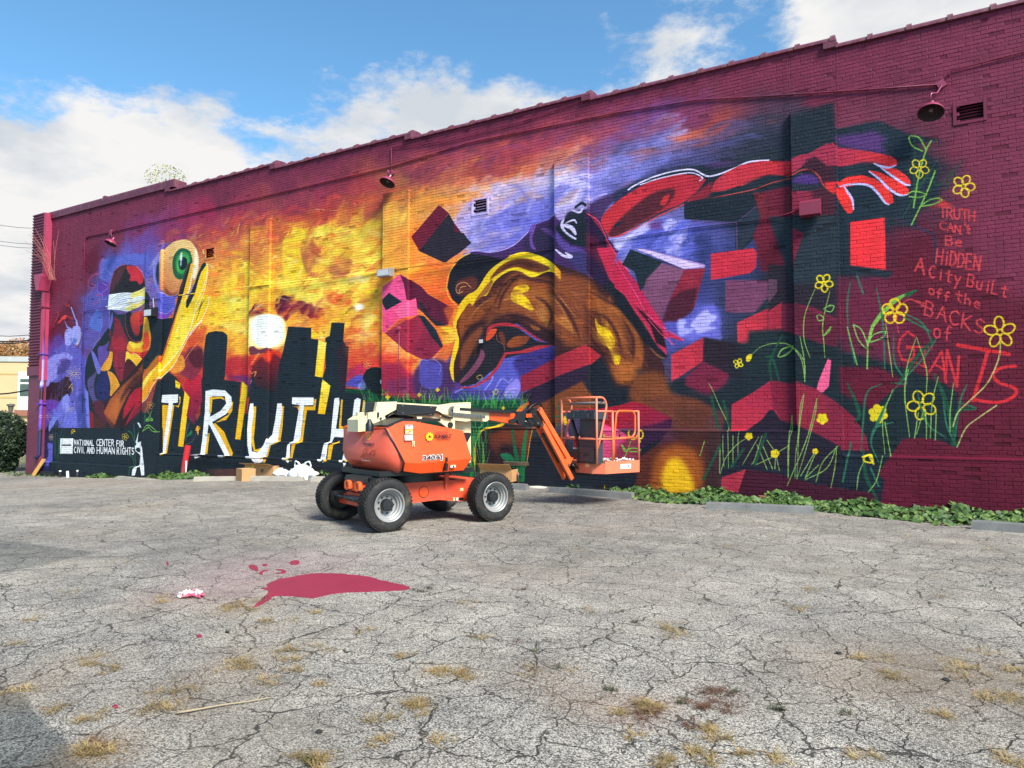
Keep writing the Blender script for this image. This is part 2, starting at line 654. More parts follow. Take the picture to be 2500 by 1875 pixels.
def blades(col, wd, items, a=1.0):
    for q in items.split(';'):
        stroke(col, wd, q.strip(), a=a, taper=.7)

def dabs(area, cols, n, lmin, lmax, wmin, wmax, seed, slope=-.18, a0=.25, a1=.7, b=1, keep=.5):
    """short loaded-brush marks inside a traced area, tinted from what lies under them"""
    rr = np.random.default_rng(seed)
    P = pts(area)
    x0, x1, y0, y1 = P[:, 0].min(), P[:, 0].max(), P[:, 1].min(), P[:, 1].max()
    Q = np.roll(P, -1, 0)
    k = 0
    while k < n:
        x, y = rr.uniform(x0, x1), rr.uniform(y0, y1)
        ins = False
        for (ax, ay), (bx, by) in zip(P, Q):
            if (ay > y) != (by > y) and x < (bx - ax) * (y - ay) / (by - ay) + ax:
                ins = not ins
        if not ins or not (0 <= x < MW and 0 <= y < MH):
            continue
        k += 1
        base = canvas[int(y), int(x)]
        # nearest of the palette colours wins most often, so that the marks follow the painting
        cc = [hexc(c) for c in cols]
        d = np.array([np.abs(c - base).sum() for c in cc]) + .25
        pr = d ** -2.5; pr /= pr.sum()
        c = cc[rr.choice(len(cc), p=pr)] * (1 - keep) + base * keep
        c = np.clip(c * rr.uniform(.88, 1.14), 0, 1)
        L_ = rr.uniform(lmin, lmax) * PPM
        th = slope + rr.normal(0, .35)
        cv = rr.normal(0, .25) * L_
        dx, dy = math.cos(th) * L_ / 2, math.sin(th) * L_ / 2
        S = np.array([[x - dx, y - dy], [x - dx * .3 - dy * cv / L_, y - dy * .3 + cv * .5], [x + dx * .3, y + dy * .3 + cv * .4], [x + dx, y + dy]])
        stroke('%02x%02x%02x' % tuple(int(v * 255) for v in c), rr.uniform(wmin, wmax), S, sm=1, b=b, a=rr.uniform(a0, a1), taper=.8)


BK, MR = '1b252d', '742a42'  # MR: same maroon paint as MRL, with sky haze put into its colour
MRL = '5e142b'
view('Z')
FP = []
for x, y in ((110, 500), (180, 470), (160, 600), (330, 425), (250, 500), (500, 390), (700, 350), (850, 320), (1000, 300), (1150, 260), (1300, 240), (1450, 210), (1600, 190), (1750, 150), (1900, 100),
             (2100, 50), (2200, 100), (2050, 150), (2200, 300), (2120, 300), (2100, 420), (2180, 480), (2200, 560), (1850, 180), (1780, 220), (480, 430), (620, 400)):
    FP.append((x, y, MR))
for x, y in ((130, 680), (200, 560), (2200, 700), (2200, 800), (2000, 980), (2150, 900), (2200, 1000), (2200, 1080), (1950, 1060), (2050, 1080), (2050, 650), (1900, 640), (1990, 560), (1850, 700), (1940, 860)):
    FP.append((x, y, MRL))
FP += [(215, 640, '5450a0'), (240, 575, '5a5ab4'), (275, 545, '6456a8'), (330, 570, '5a58b0'), (310, 520, '6a4088'), (350, 545, '6a50a0'), (300, 495, '7a2c55'), (370, 500, '82305c'), (400, 470, '902c50'), (450, 455, '982a4a'),
       (520, 450, '8e3048'), (470, 500, 'a03850'), (500, 500, 'b04c48'), (480, 530, 'd08040'), (560, 470, '9a3848'), (600, 500, 'b85a3c'), (560, 520, 'd8843a'), (640, 440, '8c3348'), (700, 450, 'a83a42'),
       (680, 470, 'a84a3a'), (740, 395, '7a2e40'), (780, 410, 'a03e40'), (820, 440, 'b04a3c'), (760, 450, '8c3a40'), (900, 380, '843848'), (700, 410, '86304a'), (880, 420, '9c6a44'),
       (640, 500, 'e8b038'), (600, 560, 'e09a3c'), (480, 600, 'e8a83a'), (560, 620, 'ecb434'), (520, 660, 'f0c42c'), (450, 660, 'f0a028'), (470, 700, 'f4c838'), (640, 600, 'f0c030'), (640, 550, 'f2cc34'),
       (700, 540, 'f0b838'), (710, 500, 'ecb03c'), (780, 520, 'ecc03a'), (770, 470, 'e09a38'), (850, 460, 'e8ac44'), (900, 440, 'e09840'), (880, 520, 'f09a3c'), (820, 560, 'f4c440'), (860, 600, 'f29e34'),
       (760, 600, 'f6d850'), (700, 640, 'f8dc58'), (800, 650, 'f6b838'), (740, 690, 'f6c038'), (830, 690, 'f09030'), (760, 740, 'f07a30'), (820, 740, 'f0843c'), (800, 790, 'd83a30'), (860, 790, 'd83830'), (780, 830, '8c2440'),
       (850, 830, 'b02838'), (850, 870, '9a2440'), (640, 800, '8a1c2c'), (690, 770, 'e06030'), (520, 740, 'f0b030'), (520, 790, 'd83c30'), (500, 830, 'a81c34'), (420, 800, 'c83028'), (400, 740, 'e86a28'), (400, 780, '8c1c26'), (640, 760, 'f09838'),
       (940, 440, 'd89048'), (980, 420, 'c07a50'), (960, 470, 'f0a050'), (920, 520, 'f08a34'), (930, 590, 'f26a2a'), (980, 600, 'f4602c'), (960, 560, 'f49048'), (1000, 590, 'f07830'), (950, 650, 'f05828'), (920, 660, 'f07830'),
       (880, 760, 'f08838'), (920, 800, 'e88a48'), (960, 740, 'e86030'), (930, 840, 'b0304a'),
       (1030, 400, 'c86a48'), (1000, 430, 'e88a48'), (1100, 380, 'd86040'), (1060, 420, 'f08a48'), (1180, 370, 'e87a48'), (1130, 390, 'f08a50'), (1240, 350, 'd85c48'), (1300, 330, 'd04844'), (1380, 310, 'b84048'), (1320, 290, '90384e'),
       (1450, 300, 'c04a42'), (1550, 270, 'a04240'), (1180, 320, '8c3850'), (1100, 340, '9c404c'), (1500, 240, '7c3458'), (1400, 240, '783058'),
       (1000, 480, 'c8a8d8'), (1060, 470, 'd0bce8'), (1040, 510, 'b8a4e0'), (1100, 440, 'd8b8d8'), (1160, 420, 'cdb4e4'), (1150, 460, '9a92dc'), (1100, 510, '6e6cc6'), (1160, 490, '6c6cc4'), (1060, 560, '8a7cd0'), (1020, 540, 'd0b8e0'),
       (1200, 460, 'c4b2e6'), (1230, 420, 'c0b0ea'), (1230, 380, 'c8a8d8'), (1250, 460, '7470c0'), (1290, 430, '9c94dc'), (1310, 380, '9088cc'), (1350, 360, '8280c8'), (1300, 470, 'a8a0e0'), (1400, 340, '7c76c0'), (1380, 390, '5a5a98'),
       (1450, 330, '6a609c'), (1450, 370, '484878'), (1520, 330, '4a4470'), (1600, 300, '3a3650'), (1540, 300, '4e3858'), (1680, 260, '4c3448'), (1650, 320, '282e3c'), (1720, 280, '303440'), (1850, 290, '7a3048'), (1850, 330, '262e3a'),
       (1960, 400, '1e2a34'), (1700, 420, '242c38'), (1620, 420, '2a3040'), (1600, 560, '30386a'), (1480, 520, '5a5cb4'), (1400, 520, '8a86d4'), (1450, 580, '26306a'), (1700, 600, '2a2a36'), (1800, 560, '282c34'), (1620, 640, '303650'),
       (1500, 700, '5454b0'), (1560, 760, '262a34'), (1700, 760, '262a34'), (1800, 800, '202a32'), (1050, 800, '4c3c90'), (1080, 830, '5450a8'), (1120, 780, '54489c'), (1000, 850, '3c3480'), (1150, 740, '5a54b0'),
       (950, 880, '2c3a38'), (250, 950, BK), (400, 980, BK), (600, 980, BK), (750, 980, BK), (900, 980, '1c3a30'), (1100, 960, '1c3028'), (1200, 1030, BK), (150, 950, '2a2c50'), (110, 980, '28285a'),
       (120, 800, '5a4aa0'), (150, 880, '5454a8'), (110, 860, '6a3c9c'), (1450, 1000, '4a2438'), (1550, 950, '5a3434'), (1650, 1000, '262a30'), (1800, 1000, '221e2c'), (1850, 900, '2a2430')]
field(FP)
for hx, s in (('7a3a80', '980,360 1100,300 1230,330 1100,400'), ('6a4890', '900,260 1040,180 1130,200 1000,270')):
    view('C'); poly(hx, s, sm=1, b=12, w=22, a=.5)
view('D')
poly('5a3a80', '0,180 300,80 340,110 150,220 0,260', sm=1, b=8, w=30, a=.45)
poly('6a4c98', '130,150 260,170 200,190 150,230', sm=1, b=4, w=14, a=.6)
poly('c85a3c', '150,330 350,260 420,300 700,240 480,310 300,330 250,400 160,400', sm=1, b=5, w=26, a=.75)
poly('d8643c', '0,330 120,300 240,260 480,230 350,290 120,320 0,350', sm=1, b=5, w=20, a=.7)
poly('7078d0', '0,370 150,310 330,340 230,400 130,430 0,470', sm=1, b=8, w=20, a=.6)
view('C')
poly('a02c40', '200,500 380,380 560,330 740,330 900,300 1100,250 900,340 740,400 560,430 300,500', sm=1, b=9, w=26, a=.5)
poly('f08038', '230,560 330,480 520,450 700,430 740,400 900,370 900,400 740,460 560,480 440,520 300,560', sm=1, b=6, w=28, a=.85)
poly('f49a40', '150,580 300,560 290,610 230,630 140,610', sm=1, b=4, w=14, a=.8)
for c, s in (('dcc8f0', '350,560 520,520 740,470 740,520 560,590 420,600'), ('c4b6ee', '280,720 400,640 640,600 740,560 740,600 500,700 380,760 300,740'),
             ('6464c0', '300,690 500,640 740,560 740,640 560,700 380,740'), ('5c5cba', '380,740 560,690 740,650 690,700 560,780 400,830'), ('8c88dc', '300,790 420,720 520,740 400,850 290,850'),
             ('e2d0f4', '740,430 900,420 900,500 740,480'), ('6c6cc0', '740,560 900,500 900,580 740,640'), ('d8c8f2', '740,640 900,570 905,600 760,680'), ('4c4c84', '960,560 1100,520 1290,430 1290,480 1130,540 1000,580'),
             ('9490e0', '910,480 1130,420 1290,330 1290,400 1100,490 910,560'), ('b4aeec', '905,540 1000,520 950,580 905,610'), ('dcd0f6', '880,620 1000,570 960,620 900,640'), ('f0a060', '560,560 660,550 600,570')):
    poly(c, s, sm=1, b=5, w=24, a=.7)
dabs('200,560 740,380 905,330 905,620 740,690 560,790 300,860 280,700', ['dccaf4', 'b8b0ec', '7470cc', '5c5cba', 'f0a060', 'efe4fa'], 420, .25, 1.1, 5, 18, 8, slope=-.22, b=2)
dabs('905,330 1290,180 1290,520 1000,640 905,640', ['9c98e4', '7470cc', '4c4c88', '343660', 'd86848', 'b8b0ec'], 300, .3, 1.2, 5, 18, 9, slope=-.22, b=2)
dabs('0,300 500,230 900,120 1290,80 1290,260 900,390 500,480 0,560', ['a83c48', '7a3048', 'f08040', 'd85c3c', '6a3c80', '8c3450'], 420, .3, 1.2, 6, 20, 10, slope=-.2, b=3, a0=.2, a1=.55)
view('D')
dabs('0,330 500,250 895,180 895,400 500,430 0,560', ['303448', '4c4a80', '7070c0', 'c85a3c', '232a36'], 240, .3, 1.1, 5, 18, 11, slope=-.2, b=3, a0=.2, a1=.6)
view('Z')
poly(MR, '60,760 100,720 150,640 185,560 210,520 300,465 400,432 500,408 600,392 700,362 800,335 880,338 960,320 1050,292 1200,262 1350,218 1450,195 1600,180 1720,200 1800,60 1200,60 600,200 0,350', b=13, w=26, a=.93)
# sunset clouds
view('B')
for c, s, a in (('f2d440', '540,310 620,300 610,350 560,360', .9), ('f0cc30', '395,370 450,320 500,350 510,420 520,500 460,580 400,560 390,470', .95), ('f2cc38', '610,430 700,400 780,430 760,470 690,480 660,520 610,500', .9),
                ('f6d850', '700,580 760,500 880,460 860,560 800,640 760,600', .85), ('f0d850', '640,330 720,330 770,370 700,400 650,370', .8), ('b06a40', '500,400 560,400 600,470 540,520 575,570 510,540 490,450', .9),
                ('a86044', '630,520 700,480 730,500 720,560 660,580', .9), ('f8dc50', '400,600 520,570 640,610 720,640 620,700 480,690 400,650', .85), ('f6d030', '110,580 230,480 240,600 320,540 320,640 200,650 110,660', .9),
                ('e89830', '180,530 200,560 190,640 150,640', .9), ('f8dc48', '60,680 160,640 230,690 220,780 120,760', .8), ('fae878', '120,680 190,690 160,720', .8), ('f6c828', '10,660 100,700 120,800 20,780', .8), ('f8e070', '100,800 220,810 210,850 110,840', .8),
                ('e86030', '620,670 700,660 740,700 680,720 630,700', .9), ('e87030', '540,790 600,770 640,790 600,810 560,815', .9), ('ffffff', '740,575 780,560 810,565 820,590 760,600', .85), ('fdfafa', '745,720 790,700 815,720 790,740', .85),
                ('f8e080', '800,790 820,750 870,760 850,800 830,830 820,900 790,880', .8), ('f6d080', '740,870 790,850 850,840 830,880 760,890', .7), ('f0a038', '560,700 640,720 720,760 700,820 640,790 560,760', .5),
                ('f0c838', '800,300 900,290 890,320 830,330', .7), ('f4a860', '910,960 960,890 1010,920 1070,1000 1010,1010 990,960 950,980 910,975', .9), ('f6c070', '920,920 960,890 980,910 940,940', .8),
                ('e84c28', '640,850 760,900 720,960 640,940', .4), ('f8c030', '540,810 600,830 600,870 550,850', .9), ('e03028', '720,960 900,900 900,980 760,1050 720,1020', .5), ('a02060', '720,1040 830,1000 800,1080 720,1100', .6),
                ('e88840', '240,330 330,330 320,400 250,390', .6), ('d87848', '240,390 300,360 330,460 240,470', .5), ('c04038', '480,330 560,240 700,190 620,290 500,330', .35), ('e0602c', '400,280 620,220 560,300 400,340', .3),
                ('a83440', '560,150 760,60 860,130 700,190 600,200', .35), ('802840', '380,220 520,190 500,260 420,260', .5)):
    poly(c, s, sm=1, b=3, w=16, a=a)
poly('5a1a34', '205,800 250,740 270,710 300,725 310,770 260,780 240,800', sm=1, b=1, w=6)
poly(('4e1a38', '8a1a30', '480,690 480,790'), '365,690 400,670 440,690 450,720 490,700 590,725 598,750 570,790 520,770 480,760 440,770 420,795 380,770 362,735', sm=1, b=1, w=8)
stroke('f6d890', 1.6, '360,660 375,675 420,690 465,710 520,705 590,720', b=1)
for s in ('250,740 250,715', '700,330 760,350 810,390', '660,400 720,420 780,410', '560,230 720,240', '880,450 840,470', '720,860 790,900 840,980', '850,760 820,820 810,960', '60,780 40,860 20,900'):
    stroke('f6e090', 1.5, s, a=.6)
dabs('-180,340 100,290 300,240 600,190 900,150 1250,150 1260,1150 720,1150 300,1150 -150,1150 -330,700', ['f8dc50', 'f6c428', 'f09030', 'e06828', 'c84830', 'fbe88a', 'ee8a30', 'f8b040', 'c04830', 'd83c30'], 900, .25, .95, 6, 22, 3, b=3)
dabs('-50,330 500,290 900,300 900,900 400,950 0,900', ['f8dc50', 'f4c428', 'f08c2c', 'fbeea0', 'f2a030', 'c8683a', 'e86028'], 420, .12, .5, 3, 11, 4, b=1, a0=.4, a1=.85, keep=.25)
dabs('-150,800 -100,700 300,760 240,1100 100,1080 -60,1050', ['e83c28', 'a01c30', 'f08030', '6a1828', 'f4b030'], 200, .1, .45, 3, 12, 5, b=1)
dabs('720,820 1240,780 1240,1150 720,1150', ['e85028', 'd02c34', 'f4a040', '9c2450', 'f8c878', '6a2c70'], 200, .1, .45, 3, 12, 6, b=1)
view('Z')
poly(MR, '60,700 120,620 185,520 300,450 400,420 500,396 600,378 700,348 800,322 880,322 960,306 1050,280 1200,250 1350,206 1450,185 1600,170 1720,190 1800,-200 1200,-200 600,0 0,150', b=11, w=22, a=.95)
view('B')
# the sun
poly('fff4a0', '235,800 245,780 290,765 345,760 395,775 412,830 408,890 380,925 300,935 250,930 235,920', sm=1, b=4, w=4)
poly('f4f2ee', '250,800 290,768 345,765 385,780 400,830 392,890 350,925 300,930 262,900 248,850', sm=1, b=1)
poly('6a3040', '238,930 262,925 290,940 330,930 350,950 390,935 405,905 395,930 350,960 290,960 245,965', sm=1, b=1, w=5)
poly('d83820', '240,960 300,975 345,940 400,980 395,1060 350,1160 300,1150 245,1060', sm=1, b=3, w=14, a=.9)
poly(('7a1c28', '2a2028', '300,980 300,1150'), '250,1030 300,985 330,1010 345,960 400,1010 380,1100 360,1180 240,1190 225,1160', sm=1, b=3, w=12)
stroke('f49c50', 3, '290,960 240,1030 250,1060 275,1055 245,1110', b=1)
poly('a01830', '100,1000 240,960 235,1090 190,1100 110,1080', sm=1, b=5, w=14, a=.6)
poly('5a2c70', '110,1080 240,1080 225,1180 200,1110', sm=1, b=5, a=.8)
# skyline
view('L')
poly(BK, '-350,1180 60,1180 110,975 160,900 225,945 285,1060 300,1090 360,1240 385,1190 390,960 400,940 407,780 422,660 440,640 490,630 540,636 568,660 568,690 552,930 545,960 660,975 640,1190 720,1190 760,900 780,1000 900,1050 915,860 945,760 978,600 1134,608 1132,680 1184,690 1165,930 1212,935 1230,880 1228,675 1257,665 1270,573 1358,576 1350,695 1367,730 1387,735 1368,990 1362,1040 1520,1050 1530,1200 1530,1520 600,1560 -400,1560')
poly('3a1828', '1300,760 1340,700 1385,740 1362,1040 1330,1020', b=3, a=.5)
poly('f4c820', '1136,612 1180,665 1160,685 1134,680')
poly(('f6e060', 'f4c018', '1200,700 1200,930'), '1182,690 1236,705 1210,945 1158,935')
poly(('f6e050', 'f0b810', '1230,960 1200,1190'), '1208,955 1263,1000 1225,1192 1178,1188')
poly(('f4cc20', 'f0b418', '690,980 640,1350'), '668,973 708,1005 655,1365 620,1360')
poly(('f6d030', 'f0b418', '290,1030 240,1400'), '279,1035 312,1075 270,1412 234,1408')
poly('f4cc20', '216,960 250,985 246,1020 218,1012')
poly(('c01c34', '6a1c3c', '330,960 340,1240'), '290,960 330,920 388,925 398,1100 350,1200 345,1260 330,1250 290,1200 312,1075 280,1035 270,990', b=1, w=5)
poly('7a2840', '240,900 300,760 370,730 400,800 380,900 330,960 270,930', sm=1, b=3, w=14, a=.8)
poly('4a1824', '310,780 380,740 400,770 395,880 330,870', sm=1, b=3, w=14, a=.85)
poly('d04828', '300,680 420,590 410,680 330,740', sm=1, b=4, w=14, a=.7)
poly('f0a030', '180,880 260,790 280,860 240,910 200,920', sm=1, b=2, w=10, a=.8)
stroke('f2c060', 1.5, '245,920 260,860 340,740 380,700', b=0, a=.8)
# TRUTH: yellow drop shadows then white letters
Y2 = 'eab020'
for s in ('128,1128 235,1135 246,1105 240,1070 252,1075 250,1110 238,1148 205,1130 150,1460 128,1475', '200,1130 210,1130 160,1455 145,1470 190,1180',
          '440,1100 560,1080 606,1110 600,1170 560,1230 484,1250 545,1310 605,1455 595,1480 540,1400 470,1260 580,1190', '448,1080 465,1100 460,1180 445,1180', '430,1320 448,1320 432,1460 415,1460',
          '750,1180 765,1140 782,1140 775,1250 765,1360 775,1430 830,1415 800,1448 765,1440 748,1380', '935,1135 950,1140 938,1290 925,1385 880,1400 862,1470 838,1520 826,1515 880,1380 915,1300',
          '1003,1140 1040,1145 1045,1165 1160,1165 1168,1090 1155,1090 1150,1140', '1085,1160 1105,1165 1090,1260 1075,1385 1045,1395 1020,1510 1008,1505 1020,1400 1065,1340',
          '1335,1090 1347,1095 1335,1270 1385,1285 1383,1300 1320,1290', '1300,1385 1325,1370 1327,1385 1300,1400 1280,1510 1258,1515 1270,1400', '1485,1095 1498,1105 1485,1180 1475,1170', '1430,1400 1445,1390 1440,1430 1420,1510 1395,1500'):
    poly(Y2, s)
WH = 'ebebee'
for s in ('128,1062 235,1058 233,1112 200,1118 150,1450 128,1470 118,1465 130,1440 172,1118 122,1112', '420,1035 470,1025 550,1030 595,1075 598,1130 560,1190 465,1245 520,1340 590,1480 555,1482 450,1270 440,1260 415,1475 368,1490 358,1462 385,1460 398,1360 415,1180',
          '740,1120 762,1118 766,1180 750,1280 748,1370 752,1440 790,1450 830,1400 850,1350 870,1330 890,1230 905,1120 935,1118 938,1180 920,1290 905,1385 870,1400 850,1470 820,1515 770,1522 735,1480 722,1400 720,1300 730,1180',
          '1005,1078 1150,1078 1150,1130 1085,1132 1062,1350 1040,1385 1010,1395 1008,1500 995,1520 980,1505 990,1400 1012,1380 1055,1132 1003,1122', '1290,1085 1320,1080 1325,1110 1300,1290 1400,1295 1425,1095 1445,1082 1468,1090 1460,1160 1440,1390 1400,1395 1385,1530 1370,1545 1362,1490 1385,1400 1400,1350 1290,1345 1265,1395 1250,1500 1230,1518 1215,1490 1235,1395 1262,1370 1280,1180'):
    poly(WH, s)
poly(BK, '462,1070 550,1070 560,1120 520,1170 450,1210')
poly(Y2, '448,1075 530,1073 560,1100 548,1095 520,1085 466,1092 460,1180 445,1185')
stroke('d8b828', .8, '640,1250 660,1240 680,1255 660,1275 640,1250')
for c, s in (('4a8a40', '690,1180 685,1270 680,1360;700,1170 698,1280 690,1365;710,1200 708,1350'), ('8a90c0', '270,1370 300,1290 320,1210;285,1370 300,1250'), ('2c7a44', '275,1370 310,1320 325,1300')):
    blades(c, .9, s)
poly('1c6a40', '290,1340 325,1300 328,1325 300,1345', sm=1)
poly('e8a020', '352,1300 365,1270 385,1285 375,1300 370,1335 360,1305', sm=1)
stroke('b0b0a0', .6, '285,1395 330,1375 362,1310')
flower('ddb848', .9, 1512, 855, 28)
flower('d0b040', .9, 68, 1130, 26)
stroke('90c860', .9, '40,1150 75,1220 85,1235 50,1230 30,1200 35,1160')
stroke('90c860', .9, '15,1300 40,1270 65,1275 110,1305 70,1290 40,1285 15,1300')
poly('141c22', '1470,990 1500,900 1560,875 1620,890 1650,950 1650,1050 1470,1045', sm=1)
poly('e8e8f0', '1598,965 1612,955 1620,965 1612,985 1600,985', sm=1)
poly('4c4aa8', '1365,995 1420,940 1480,930 1470,1000 1440,1010', sm=1, b=2)
poly('8a9ce0', '1445,1010 1480,960 1500,990 1490,1035', sm=1, b=1, a=.6)
poly('14402c', '1362,1015 1500,1030 1530,1020 1530,1060 1362,1045')
view('B')
poly('c8643a', '720,860 850,900 900,970 830,1010 720,960', sm=1, b=9, w=16, a=.3)
poly('9c2440', '905,1010 1000,1010 1140,1170 905,1150', b=4)
poly('7c2a50', '930,1100 1050,1080 1140,1170 930,1160', b=4)
# left field: lavender smoke, plants
view('Q')
poly('5c3c96', '520,170 600,150 640,240 700,420 600,520 420,520 430,430 480,330', sm=1, b=4, w=12, a=.8)
poly('5a54ac', '380,480 460,380 560,260 700,230 830,380 850,700 820,1040 520,1060 500,1000 400,900 370,700', sm=1, b=3, w=10)
poly('8a86d4', '395,500 470,370 600,320 700,360 640,420 560,440 540,560 440,640 400,720', sm=1, b=2, w=9)
poly('9c9ade', '630,110 680,80 700,120 690,230 640,250 625,190', sm=1, b=1)
poly('9896da', '700,80 770,70 780,170 750,240 700,220', sm=1, b=1)
poly('5870b8', '680,180 740,190 730,230 690,220', sm=1, b=1)
poly('8c90dc', '620,0 645,80 690,90 650,60', b=1); poly('8c90dc', '725,0 745,0 760,90 735,60', b=1)
poly('483c80', '600,380 680,400 640,500 560,520 580,440', sm=1, b=2, w=8)
poly('321520', '400,740 480,610 560,600 660,560 700,640 660,760 560,800 440,770', sm=1, b=1, w=14)
poly('64389a', '400,800 480,770 560,790 600,840 500,880 470,960 400,1040 380,1000', sm=1, b=2, w=8)
poly('6668c4', '560,840 620,740 680,780 740,900 740,1040 600,1040 520,900', sm=1, b=2, w=10)
poly('8488dc', '600,780 660,720 670,860 620,900', sm=1, b=1, w=6)
poly('3c4890', '740,760 820,740 830,1000 760,1040', sm=1, b=3, w=8)
poly('201c30', '430,1060 500,960 560,980 540,1090 420,1100', sm=1, b=1, w=8)
poly('6c78c8', '470,1000 520,940 560,960 500,1040 470,1080', sm=1, b=1, w=6)
poly('23274a', '360,1080 520,1090 520,1390 360,1390')
poly('5c58b4', '460,1200 520,1210 520,1385 420,1390 470,1300', sm=1, b=2, w=6)
poly('101c26', '520,1050 960,1050 960,1640 520,1640')
poly('1c2832', '520,1060 960,1060 960,1385 520,1385')
poly('481c58', '640,-60 760,0 740,60 760,140', b=2, a=.0)
for c, s in (('8a8cd0', '600,520 600,700 590,800 560,900;740,560 745,700 750,900;610,940 640,860 660,740 665,600;640,860 700,960 715,1040;730,880 735,1040;560,950 520,1000 525,1200;530,880 560,920 600,980 600,1060;800,870 790,960 770,1030;820,900 830,960 830,1040;890,910 850,980 830,1040'),
             ('3c8a60', '545,1390 550,1200 570,950;560,1380 570,1200 600,1000 640,860;530,1390 540,1100 560,1000;575,1390 600,1250 620,1080;520,1400 505,1500;570,1390 560,1150 590,1050')):
    blades(c, .9, s)
for cx, cy, r, n in ((465, 935, 30, 4), (680, 860, 32, 5), (498, 1135, 30, 6)):
    flower('e2b070', .9, cx, cy, r, n)
flower('e8c060', 1.0, 712, 520, 78, 9, 0, 0, .16)
for s in ('665,660 700,620 700,690 690,650', '690,1070 700,1065 725,1085 700,1090 690,1105', '740,250 760,230 765,205 745,230'):
    stroke('f0c828', 2.2, s)
flower('c8c060', .8, 830, 190, 55, 5); flower('d0c860', .8, 890, 100, 30, 4)
for s in ('760,190 800,140 860,150 885,240', '885,240 930,180 920,220 885,250 840,210'):
    stroke('b8b870', .9, s)
view('I')
poly('564c9e', '680,1200 780,1060 900,1020 1020,1060 1040,1240 1000,1400 880,1480 820,1600 640,1600 660,1400', sm=1, b=4, w=8, a=.85)
poly('5266b8', '830,1110 870,1070 910,1110 930,1200 950,1300 900,1380 780,1330 760,1280', sm=1, b=1, w=8)
poly('5a62ba', '930,420 990,380 1100,360 1250,330 1560,350 1560,500 1440,480 1240,500 1150,560 1090,640 1010,720 920,640', sm=1, b=3, w=10)
poly('60389a', '870,740 1000,700 1030,860 920,900 880,860', sm=1, b=3, w=6)
for c, w_, s in (('e04038', 2, '960,390 910,450 905,600 850,600 780,650 750,720 760,800;800,740 850,760 800,820 800,880;860,890 910,890 870,990 810,1010;480,1010 500,1040 450,1020 450,990;330,1110 350,1140 320,1220 290,1260 270,1340;345,1260 420,1170 470,1170 540,1210'),
                 ('8a90e0', 1.6, '990,500 1010,560 1070,620;940,600 930,560 1000,500;900,640 1000,700;880,720 870,800 890,860 940,880 940,940 1000,940;940,850 1020,780 940,720;910,940 900,1050 880,1080 850,1080;920,1100 940,1260 910,1380 890,1460;1030,1100 1040,1200 1010,1400 870,1500 800,1640'),
                 ('8a7ad0', 1.2, '780,860 740,900 740,980 700,1090;740,1150 800,1200 790,1260')):
    for q in s.split(';'):
        stroke(c, w_, q, a=.9)
poly('d83c38', '345,1250 410,1170 460,1160 440,1210 400,1220 380,1250 345,1270', sm=1, b=1)
poly('8c90da', '510,1045 525,1045 620,1310 600,1300', sm=0)
view('Q')
dabs('395,500 470,370 640,120 780,100 830,380 850,700 820,1040 520,1040 400,1000', ['9c9ae0', '7470cc', '5450a8', '3c3484', 'b8b4f0', '6a3c9c'], 260, .1, .5, 2.5, 9, 12, slope=-1.0, b=1, a0=.3, a1=.8)
# figure on the left: neck, shoulders, head
view('J')
poly(BK, '1010,-100 860,120 750,260 710,420 700,640 740,900 800,1245 1490,1245 1490,900 1560,300 1640,100 1700,0 1600,-200', sm=0)
poly('5c4494', '880,160 960,130 1040,90 1000,330 920,470 890,330', sm=1)
poly('6a68c0', '790,210 850,260 920,460 870,500', sm=1, b=1)
poly('e09828', '1025,70 1075,160 1075,330 1030,460 920,465 960,370 1010,300 1040,200', sm=1)
poly('7a2234', '1040,-60 1180,-120 1260,30 1280,160 1250,300 1230,520 1190,620 1100,440 1080,200', sm=1, b=2)
poly('9c2030', '1100,150 1150,250 1130,420 1100,400', sm=1, b=3, a=.7); poly('9c2434', '1200,200 1210,560 1190,600 1180,300', b=2, a=.6)
poly(('f08828', 'd02a20', '1400,60 1400,330'), '1290,60 1380,90 1480,60 1530,-60 1600,-20 1630,130 1560,300 1400,330 1280,220', sm=1, b=1)
poly('f8c830', '1290,60 1350,100 1450,90 1510,70 1400,150 1340,140', sm=1, w=4)
poly('c02024', '1480,200 1600,150 1560,320 1450,330', sm=1, b=4)
stroke('f8c850', 1.4, '1500,90 1480,150 1440,160 1370,200 1350,240')
poly(('f2cc30', 'e89c20', '1300,250 1460,460'), '1265,190 1320,250 1400,250 1500,340 1500,390 1470,450 1410,500 1390,400 1300,310 1250,360 1258,260', sm=1)
stroke('f8eec8', 1.4, '1268,190 1310,245 1400,245 1500,345')
poly('4c1a24', '1260,330 1330,340 1400,430 1400,510 1250,620 1220,560', sm=1, b=2)
poly('50467a', '740,600 820,520 870,470 830,640 850,830 930,900 900,1050 820,900 760,760', sm=1, b=3)
poly('24265a', '880,600 940,500 1010,480 1040,640 1030,800 960,880 880,820 850,700', sm=1, b=2)
poly('dc942c', '1010,478 1080,500 1140,580 1175,690 1100,790 1045,810 1050,700 1040,600', sm=1)
poly('6a6cc0', '690,520 720,760 740,790 745,1245 770,1245 760,1000 740,840', sm=0, b=1)
poly('6a70c4', '700,700 750,760 775,1245 735,1245', b=1)
poly('7a1c28', '770,1010 820,1040 830,1245 775,1245', b=1)
poly('4a2420', '820,1040 910,1130 1010,1245 830,1245', b=3)
poly('502030', '800,900 940,880 990,1010 1000,1200 910,1130 830,1010', sm=1, b=3)
